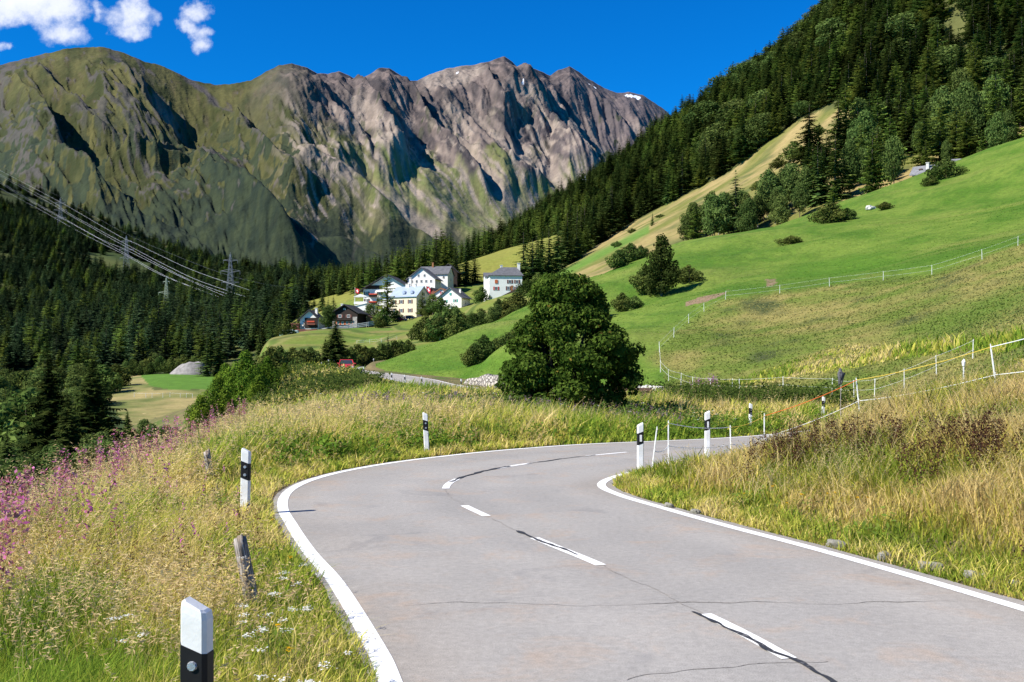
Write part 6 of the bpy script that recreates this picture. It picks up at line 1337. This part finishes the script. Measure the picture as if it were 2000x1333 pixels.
# ================================================================== GRASS AND FLOWERS
GRASSM = leaf_mat('grass_blades', .45, hue=0.0, var=0.0)
def blades(px_, py_, pz, h, w, lean, col, seed, bias=(.25, 0)):
    rr = np.random.default_rng(seed); n = len(px_); a = rr.uniform(0, 2 * np.pi, n); d = np.stack([np.cos(a) * lean + bias[0] * lean, np.sin(a) * lean + bias[1] * lean, np.zeros(n)], -1)
    f = rr.uniform(0, np.pi, n); s = np.stack([np.cos(f), np.sin(f) * .7, np.zeros(n)], -1) * (w / 2)[:, None]
    P = np.stack([px_, py_, pz - .03], -1); up = np.array([0, 0, 1.]); hh = h[:, None]
    m1 = P + up * hh * .55 + d * hh * .30; m2 = P + up * hh * (1 - .35 * (lean ** 2)[:, None]) + d * hh * 1.0
    V = np.stack([P - s, P + s, m1 - s * .8, m1 + s * .8, m2], 1).reshape(-1, 3); k = np.arange(n) * 5
    return V, np.stack([k, k + 1, k + 3, k + 2], -1), np.stack([k + 2, k + 3, k + 4], -1), np.repeat(col, 5, 0)
def heads(px_, py_, pz, h, w, lean, col, hcol, seed, nh=7, hs=.035):
    """flowering stems: a thin stalk and a loose nodding head"""
    rr = np.random.default_rng(seed); n = len(px_); V, q, t, c = blades(px_, py_, pz, h, w, lean, col, seed)
    tip = V.reshape(n, 5, 3)[:, 4]; mid = V.reshape(n, 5, 3)[:, 2]; ax = tip - mid
    j = np.repeat(np.arange(n), nh); u_ = np.tile(np.linspace(.42, 1.12, nh), n); L = h[j]
    C = mid[j] + ax[j] * u_[:, None] + rr.normal(0, 1, (n * nh, 3)) * (hs * .35)[j][:, None]
    d1 = rr.normal(size=(n * nh, 3)); d1[:, 2] = -np.abs(d1[:, 2]) * .6 + .5; d1 /= np.linalg.norm(d1, axis=1)[:, None]; d2 = np.cross(d1, rr.normal(size=(n * nh, 3))); d2 /= np.linalg.norm(d2, axis=1)[:, None]
    s = hs[j][:, None] * rr.uniform(.6, 1.3, (n * nh, 1)) * (1.25 - .6 * np.abs(u_ - .72)[:, None])
    HV = np.stack([C - d1 * s * .6, C + d2 * s * .26, C + d1 * s * .8], 1).reshape(-1, 3); b = len(V); k = np.arange(n * nh) * 3 + b
    return np.vstack([V, HV]), q, np.vstack([t, np.stack([k, k + 1, k + 2], -1)]), np.vstack([c, np.repeat(np.repeat(hcol, nh, 0), 3, 0)])
def join(parts):
    V, Q, T, C = [], [], [], []; b = 0
    for v, q, t, c in parts: V.append(v); Q.append(q + b); T.append(t + b); C.append(c); b += len(v)
    return np.vstack(V), np.vstack(Q), np.vstack(T), np.vstack(C)
def stuff(name, parts, label, cat, mat=None):
    V, Q, T, C = join(parts); return tag(obj_np(name, V, [Q, T], [mat or GRASSM], C), label, cat, kind='stuff')
def shoulder(y): return np.interp(y, [0, 3, 9, 18, 26, 40, 65, 95, 125], [-3.2, -3.6, -4.6, -6.2, -7.1, -9.8, -13.6, -20.3, -28])
rs = np.random.default_rng(91)
def sample(n, p0, p1, d0, d1):
    p = rs.uniform(p0, p1, n); D = d0 * np.exp(rs.random(n) * np.log(d1 / d0)); return (p - CX) / F * D, D, p
GR1, GR2, YEL, STR, STR2, OLV = [np.array(v) for v in ([.200, .300, .036], [.400, .450, .058], [.640, .560, .110], [.700, .560, .240], [.720, .570, .290], [.22, .22, .07])]
def tone(x, y, seed, dry=.5):
    n = len(x); a = fbm(x * .55, y * .4, 4, seed) * .9 + dry + rs.normal(0, .26, n)
    c = lerp3(np.clip(a * 2, 0, 1), GR1, GR2); c = lerp3(np.clip(a * 2 - .55, 0, 1), c, YEL); c = lerp3(np.clip(a * 2 - 1.15, 0, 1), c, STR)
    return c * rs.uniform(.75, 1.2, (n, 1))
def mk(n, p0, p1, d0, d1, okf, hf, dryf, seed, lean=(.15, .75), wk=.0011, wmin=.004):
    x, y, p = sample(n, p0, p1, d0, d1); d, rz, sd = road_near(x, y); ok = (d > HW - .07) & okf(x, y, d, sd)
    x, y, d, sd = x[ok], y[ok], d[ok], sd[ok]; z = ground(x, y); edge = sstep(d, HW - .05, HW + 1.5)
    h = hf(x, y, d, sd) * (.30 + .70 * edge) * rs.uniform(.5, 1.2, len(x)) * (1 + .35 * fbm(x * .8, y * .8, 3, seed + 1))
    w = np.maximum(wmin, wk * y) * rs.uniform(.6, 1.3, len(x)) * np.where(rs.random(len(x)) < .12, 2.2, 1); ln = rs.uniform(lean[0], lean[1], len(x))
    return blades(x, y, z, h, w, ln, tone(x, y, seed, dryf(x, y, d, sd)), seed), (x, y, z, h, w, ln, d, sd)
inner = lambda x, y, d, sd: (sd > 0) & (y < 46) & (x > 0)
left = lambda x, y, d, sd: (sd < 0) & (x > shoulder(y) - 3.2) & (x < 3) & (y < 40)
# ---- left verge
hl = lambda x, y, d, sd: .36 + .42 * sstep(d, HW + .9, HW + 2.4) * sstep(y, 6, 11) + .16 * sstep(y, 8.8, 10.5) * sstep(y, 16, 13.6) * sstep(d, HW + .2, HW + .7)
dl = lambda x, y, d, sd: .44 + .13 * sstep(y, 6.5, 11) - .34 * sstep(y, 18, 23) * (x > -4) - .25 * sstep(d, HW + 1.3, HW + .3) * (y < 12)
V1, i1 = mk(175000, -120, 1050, 3.3, 30, left, hl, dl, 5, wk=.00125)
x, y, z, h, w, ln, d, sd = i1; keep = (rs.random(len(x)) < .095 * sstep(y, 5, 9) * (.25 + .75 * sstep(d, HW + .4, HW + 1.6)) * (.25 + sstep(fbm(x * .5, y * .3, 3, 15), -.25, .3))) & (d > HW + .25); n = keep.sum()
H1 = heads(x[keep], y[keep], z[keep], h[keep] * 1.15 + .22, np.maximum(.003, .0006 * y[keep]), np.clip(ln[keep], .2, .6), np.tile(STR, (n, 1)) * rs.uniform(.7, 1.1, (n, 1)), lerp3(rs.random(n), STR2, np.array([.52, .36, .18])), 16, 10, .018 + .0014 * y[keep])
def fringe(n, s0, s1, o0, o1, h0, h1, seed, green=.5):
    s_ = rs.uniform(s0, s1, n); o_ = rs.uniform(o0, o1, n); cx = np.interp(s_, RS, RC[:, 0]); cy = np.interp(s_, RS, RC[:, 1]); nx = np.interp(s_, RS, RN[:, 0]); ny = np.interp(s_, RS, RN[:, 1])
    o_ = np.where(o_ < 0, lofs(s_, o_), o_) + np.sign(o_) * .05 * fbm(s_ * 1.7, s_ * 0, 3, seed); x = cx + nx * o_; y = cy + ny * o_; ok = y > 3; x, y = x[ok], y[ok]; m_ = len(x); cl_ = sstep(fbm(x * 2.2, y * 2.2, 3, seed + 2), -.45, .2)
    return blades(x, y, ground(x, y, 'A'), rs.uniform(h0, h1, m_) * (.35 + .65 * cl_), np.maximum(.004, .0012 * y), rs.uniform(.3, 1.1, m_), tone(x, y, seed, np.full(m_, green)), seed)
sA, sB = s_of(2.55, 4.4), s_of(2.67, 25)
FR = fringe(15000, sA, sB, -3.5, -2.80, .08, .34, 201, .45)
V1b, _ = mk(40000, -700, -120, 3.3, 24, left, hl, dl, 7, wk=.0016)
stuff('verge_grass', [V1, H1, FR, V1b], 'tall seeding grass on the verge left of the road', 'grass')
# ---- inside of the bend: the bank on the right
hb = lambda x, y, d, sd: .30 + .34 * sstep(d, HW + .8, HW + 3.5) - .12 * sstep(y, 20, 24) + .42 * np.exp(-((x - 2.5) / .8) ** 2 - ((y - 18.8) / 1.3) ** 2)
db = lambda x, y, d, sd: .38 + .32 * sstep(d, HW + .4, HW + 1.8)
V2, i2 = mk(165000, 1130, 2150, 7, 42, inner, hb, db, 25, lean=(.2, .95))
x, y, z, h, w, ln, d, sd = i2; keep = (rs.random(len(x)) < .07 * sstep(fbm(x * .5, y * .3, 3, 35), -.35, .3)) & (d > HW + .8); n = keep.sum()
H2 = heads(x[keep], y[keep], z[keep], h[keep] * 1.1 + .22, np.maximum(.003, .0006 * y[keep]), np.clip(ln[keep], .15, .5), np.tile(STR, (n, 1)) * rs.uniform(.7, 1.15, (n, 1)), lerp3(rs.random(n), STR2, np.array([.33, .24, .13])), 36, 7, .010 + .0009 * y[keep])
V2 = (V2[0], V2[1], V2[2], V2[3] * np.repeat(np.where(rs.random(len(V2[3]) // 5) < .28, .55, .90), 5)[:, None] * np.array([1.02, .97, .95]))
FR2 = fringe(13000, s_of(1.9, 7.2), sB, 2.93, 3.6, .07, .30, 203, .40)
V2b, _ = mk(60000, 2150, 3300, 6, 30, inner, hb, db, 27, lean=(.2, .95), wk=.0016)
stuff('bank_grass', [V2, H2, FR2, V2b], 'tall tangled dry grass on the bank inside the bend', 'grass')
# ---- rough ground between the bend and the far road
far_ok = lambda x, y, d, sd: (((sd < 0) & (y > 20)) | ((sd > 0) & (y > 46)) | ((y > 60))) & (x > shoulder(y) - 6) & (np.hypot(x, y) < 138) & ~((sd < 0) & (y < 22) & (x < -3)) & ((y < 84) | (x < 0)) & ~((sd > 0) & (y > 76)) & (x < 25)
hf_ = lambda x, y, d, sd: (.50 + .34 * sstep(fbm(x * .12, y * .08, 3, 47), -.3, .3)) * (1 - .72 * sstep(y, 58, 80) * (x > -15))
df_ = lambda x, y, d, sd: .44 + .80 * fbm(x * .10, y * .07, 3, 46) - .35 * sstep(d, HW + 2.4, HW + .3) * (y < 40) + .45 * np.exp(-((CX + x / y * F - 925) / 55) ** 2) * (y > 36)
V3, i3 = mk(230000, 300, 2150, 21, 135, far_ok, hf_, df_, 45, lean=(.15, .8), wk=.00125)
x, y, z, h, w, ln, d, sd = i3; keep = (rs.random(len(x)) < .05) & (d > HW + 1.2) & (y < 62); n = keep.sum()
H3 = heads(x[keep], y[keep], z[keep], h[keep] + .22, np.maximum(.003, .0007 * y[keep]), np.clip(ln[keep], .15, .5), np.tile(STR, (n, 1)), lerp3(rs.random(n), STR2, np.array([.36, .26, .15])), 56, 6, .010 + .0010 * y[keep])
stuff('rough_grass', [V3, H3], 'straw coloured rough grass between the bend and the far road', 'grass')
# ---- rough pasture on the fenced slope (short tussocks)
x, y, p = sample(120000, 1180, 2250, 34, 128); z = fB(x, y); row = pix_row(y, z); ok = (z > fA(x, y) - .02) & inpoly(p, row, rough_poly); x, y, z = x[ok], y[ok], z[ok]; n = len(x)
tn = np.clip(.5 + .8 * fbm(x * .09, y * .09, 4, 61), 0, 1); c = lerp3(tn, np.array([.13, .21, .03]), np.array([.42, .36, .12])) * rs.uniform(.7, 1.2, (n, 1)); c = lerp3(rs.random(n) * .6, c, OLV * 1.2)
stuff('pasture_tussocks', [blades(x, y, z, rs.uniform(.06, .18, n), .0016 * y * rs.uniform(.6, 1.3, n), rs.uniform(.5, 1.3, n), c, 61)], 'yellowed tussocks of rough pasture on the fenced slope', 'grass')
# ---- short lawn fuzz on the nearest mown humps
x, y, p = sample(90000, 690, 2250, 78, 190); z = fB(x, y); row = pix_row(y, z); ok = (z > fA(x, y)) & ~inpoly(p, row, rough_poly); x, y, z = x[ok], y[ok], z[ok]; n = len(x)
c = lerp3(np.clip(.5 + .8 * fbm(x * .05, y * .05, 4, 51) + rs.normal(0, .25, n), 0, 1), np.array([.10, .215, .022]), np.array([.20, .30, .042]))
stuff('lawn_grass', [blades(x, y, z, rs.uniform(.03, .09, n), .0018 * y * rs.uniform(.6, 1.2, n), rs.uniform(.4, 1.1, n), c, 71)], 'short mown grass on the green humps', 'grass')
# ---- leafy herbs along the road edge and in patches
def leaves(x, y, z, size, base, tip, seed, per=26, rad=.3, ht=.5, flat=.5):
    rr = np.random.default_rng(seed); n = len(x); j = np.repeat(np.arange(n), per); m = n * per; C = np.stack([x[j] + rr.normal(0, 1, m) * rad[j] * .6, y[j] + rr.normal(0, 1, m) * rad[j] * .6, z[j] + ht[j] * rr.random(m) ** .8], -1)
    nn = rr.normal(size=(m, 3)) * flat + [-.25, -.15, .8]; nn /= np.linalg.norm(nn, axis=1)[:, None]; a = np.cross(nn, rr.normal(size=(m, 3))); a /= np.linalg.norm(a, axis=1)[:, None]; b = np.cross(nn, a); s = (size[j] * rr.uniform(.6, 1.3, m))[:, None]
    V = np.stack([C - a * s * .6, C - b * s * .28, C + a * s * .6, C + b * s * .28], 1).reshape(-1, 3); k = np.arange(m) * 4
    c = lerp3(np.clip(rr.normal(.5, .3, m), 0, 1), base, tip); return V, np.stack([k, k + 1, k + 2, k + 3], -1), np.zeros((0, 3), int), np.repeat(c, 4, 0)
def patch(n, box, okf=None):
    x, y = rs.uniform(box[0], box[1], n), rs.uniform(box[2], box[3], n); d, _, sd = road_near(x, y); ok = d > HW + .42
    if okf is not None: ok &= okf(x, y, d, sd)
    x, y = x[ok], y[ok]; return x, y, ground(x, y)
x, y, z = patch(4200, (-6, 14, 20, 44), lambda x, y, d, sd: (sd < 0) & (d < HW + 3.2)); n = len(x)
L1 = leaves(x, y, z, np.full(n, .10), np.array([.07, .14, .018]), np.array([.17, .27, .035]), 81, 22, rs.uniform(.15, .34, n), rs.uniform(.2, .65, n))
x, y, z = patch(900, (-3.4, 8, 37, 52)); n = len(x)
L2 = leaves(x, y, z, np.full(n, .13), np.array([.045, .085, .016]), np.array([.10, .16, .03]), 82, 20, rs.uniform(.2, .4, n), rs.uniform(.3, .9, n))
x, y, z = patch(2200, (9, 26, 50, 68), lambda x, y, d, sd: (sd < 0)); n = len(x)
L3 = leaves(x, y, z, np.full(n, .16), np.array([.030, .050, .012]), np.array([.085, .125, .025]), 83, 18, rs.uniform(.25, .5, n), rs.uniform(.5, 1.25, n))
x, y, z = patch(1500, (3.2, 16, 9, 30), lambda x, y, d, sd: (sd > 0) & (fbm(x * .5, y * .5, 3, 19) > .05)); n = len(x)
L4 = leaves(x, y, z, np.full(n, .06), np.array([.10, .16, .025]), np.array([.22, .28, .05]), 84, 16, rs.uniform(.12, .3, n), rs.uniform(.15, .38, n))
x, y, z = patch(900, (-5.5, -1, 7, 20), lambda x, y, d, sd: (sd < 0) & (fbm(x * .7, y * .5, 3, 23) > .0)); n = len(x)
L5 = leaves(x, y, z, np.full(n, .045), np.array([.09, .16, .025]), np.array([.20, .27, .045]), 85, 16, rs.uniform(.12, .25, n), rs.uniform(.15, .35, n))
x, y, z = patch(2400, (-22, -9, 58, 108), lambda x, y, d, sd: (sd < 0) & (d > HW + 3) & (x > shoulder(y) - 3) & (fbm(x * .12, y * .08, 3, 29) > .02)); n = len(x)
L6 = leaves(x, y, z, np.full(n, .20), np.array([.035, .060, .014]), np.array([.09, .12, .028]), 86, 16, rs.uniform(.3, .7, n), rs.uniform(.5, 1.3, n))
stuff('roadside_herbs', [L1, L2, L3, L4, L5, L6], 'leafy green herbs in patches along the roadside', 'herbs')
# ---- brown dock stalks on the bank
def stalks(x, y, z, h, wk, stem, fl, seed, per, fs, lo=.45, spread=.05):
    rr = np.random.default_rng(seed); n = len(x); B = blades(x, y, z, h, np.maximum(.005, wk * y), rr.uniform(.05, .25, n), np.tile(stem, (n, 1)), seed); tip = B[0].reshape(n, 5, 3)[:, 4]; bot = B[0].reshape(n, 5, 3)[:, 0]
    j = np.repeat(np.arange(n), per); u_ = lo + (1 - lo) * rr.random(n * per); m = n * per; C = bot[j] + (tip - bot)[j] * u_[:, None] + rr.normal(0, 1, (m, 3)) * (spread * (1.35 - u_))[:, None]
    d1 = rr.normal(size=(m, 3)); d1 /= np.linalg.norm(d1, axis=1)[:, None]; d2 = np.cross(d1, rr.normal(size=(m, 3))); d2 /= np.linalg.norm(d2, axis=1)[:, None]; s = fs * rr.uniform(.6, 1.4, (m, 1))
    V = np.stack([C - d1 * s, C - d2 * s * .5, C + d1 * s, C + d2 * s * .5], 1).reshape(-1, 3); k = np.arange(m) * 4 + len(B[0]); c = fl[rr.integers(0, len(fl), m)] * rr.uniform(.7, 1.3, (m, 1))
    return np.vstack([B[0], V]), np.vstack([B[1], np.stack([k, k + 1, k + 2, k + 3], -1)]), B[2], np.vstack([B[3], np.repeat(c, 4, 0)])
cx_ = np.concatenate([rs.normal(5.2, .5, 75), rs.normal(4.6, .3, 30), rs.normal(5.8, .4, 45), rs.normal(6.4, .4, 30), rs.normal(6.0, .5, 25), rs.normal(5.0, .12, 7)]); cy_ = np.concatenate([rs.normal(17.2, .6, 75), rs.normal(16.6, .5, 30), rs.normal(15.2, .6, 45), rs.normal(14.2, .5, 30), rs.normal(13.0, .5, 25), rs.normal(9.6, .15, 7)])
D1 = stalks(cx_, cy_, ground(cx_, cy_), rs.uniform(.50, .82, len(cx_)), .0006, np.array([.07, .035, .022]), np.array([[.075, .034, .022], [.11, .05, .03], [.055, .028, .02]]), 95, 120, .017, .25, .07)
x, y, z = patch(40, (-4.6, -2.2, 8, 12.5), left); D2 = stalks(x, y, z, rs.uniform(.6, .95, len(x)), .0006, np.array([.13, .07, .04]), np.array([[.12, .055, .03], [.16, .075, .04]]), 96, 45, .011, .45, .035)
stuff('dock_stalks', [D1, D2], 'dark brown seeding dock stalks among the dry grass', 'dock')
# ---- rosebay willowherb at the edge of the drop
yy = np.concatenate([rs.uniform(6.5, 12, 190), rs.uniform(13, 26, 130), rs.uniform(26, 46, 55)]); xx = shoulder(yy) - .5 + rs.normal(0, .55, len(yy)) - .02 * yy; zz = ground(xx, yy)
W1 = stalks(xx, yy, zz, rs.uniform(.9, 1.5, len(xx)), .0007, np.array([.22, .075, .07]), np.array([[.54, .13, .34], [.62, .22, .42], [.50, .16, .30], [.44, .16, .18], [.40, .18, .16], [.48, .30, .24], [.34, .14, .12]]), 97, 56, .022, .48, .05)
x, y, z = patch(36, (-5, -2.5, 8, 16), left); W2 = stalks(x, y, z, rs.uniform(.6, .8, len(x)), .0005, np.array([.12, .13, .04]), np.array([[.50, .085, .36], [.62, .14, .46]]), 98, 9, .013, .85, .02)
x, y, z = patch(150, (10.5, 15, 73, 76)); W3 = stalks(x, y, z, rs.uniform(.6, 1.3, len(x)), .0009, np.array([.16, .10, .06]), np.array([[.45, .16, .40], [.55, .24, .5]]), 99, 26, .03, .5, .06)
x, y, z = patch(260, (-7, 6, 34, 44), lambda x, y, d, sd: sd < 0); W4 = stalks(x, y, z, rs.uniform(.6, .95, len(x)), .0008, np.array([.12, .11, .05]), np.array([[.28, .14, .30], [.30, .20, .32], [.12, .10, .06]]), 100, 12, .025, .8, .05)
stuff('willowherb', [W1, W2, W3, W4], 'pink flowering willowherb along the edge of the drop', 'flowers')
# ---- white yarrow and yellow hawkbit
def umbels(x, y, z, h, col, seed, rad, per, fs):
    rr = np.random.default_rng(seed); n = len(x); B = blades(x, y, z, h, np.full(n, .004), np.full(n, .05), np.tile([.10, .14, .04], (n, 1)), seed); tip = B[0].reshape(n, 5, 3)[:, 4]
    j = np.repeat(np.arange(n), per); m = n * per; C = tip[j] + np.stack([rr.normal(0, 1, m) * rad, rr.normal(0, 1, m) * rad, rr.normal(0, .006, m)], -1); a = rr.uniform(0, 6.28, m); u_ = np.stack([np.cos(a), np.sin(a), rr.normal(0, .25, m)], -1) * fs; v_ = np.stack([-np.sin(a), np.cos(a), rr.normal(0, .25, m)], -1) * fs
    V = np.stack([C - u_, C - v_, C + u_, C + v_], 1).reshape(-1, 3); k = np.arange(m) * 4 + len(B[0]); return np.vstack([B[0], V]), np.vstack([B[1], np.stack([k, k + 1, k + 2, k + 3], -1)]), B[2], np.vstack([B[3], np.tile(col, (m * 4, 1)) * rr.uniform(.85, 1.1, (m * 4, 1))])
cl_ = [(-1.05, 4.75, 12), (-.95, 5.3, 7), (-1.5, 6.0, 5), (-1.75, 6.8, 6), (-1.55, 7.5, 4), (-2.4, 6.3, 4), (-1.9, 8.2, 2), (-1.3, 6.6, 4)]
x = np.concatenate([rs.normal(a, .12, n) for a, b, n in cl_]); y = np.concatenate([rs.normal(b, .16, n) for a, b, n in cl_]); d, _, _ = road_near(x, y); ok = d > HW + .1; x, y = x[ok], y[ok]; z = ground(x, y)
Y1 = umbels(x, y, z, rs.uniform(.42, .62, len(x)), np.array([.80, .79, .74]), 111, .020, 26, .0065)
x = np.r_[-1.25, -1.45, -1.1, -2.0, -2.6, 3.2 + rs.normal(0, .2, 10), 3.9 + rs.normal(0, .4, 8)]; y = np.r_[5.6, 6.3, 6.9, 9.2, 11, 13.1 + rs.normal(0, .3, 10), 12.2 + rs.normal(0, .4, 8)]; d, _, _ = road_near(x, y); ok = d > HW + .1; x, y = x[ok], y[ok]
Y2 = umbels(x, y, ground(x, y), rs.uniform(.38, .55, len(x)), np.array([.80, .50, .02]), 112, .008, 10, .011)
x, y, z = patch(50, (-8, 12, 34, 46), lambda x, y, d, sd: sd < 0); Y3 = umbels(x, y, z, rs.uniform(.55, .9, len(x)), np.array([.70, .68, .66]), 113, .03, 10, .018)
stuff('meadow_flowers', [Y1, Y2, Y3], 'white yarrow heads and a few yellow flowers in the verge grass', 'flowers')
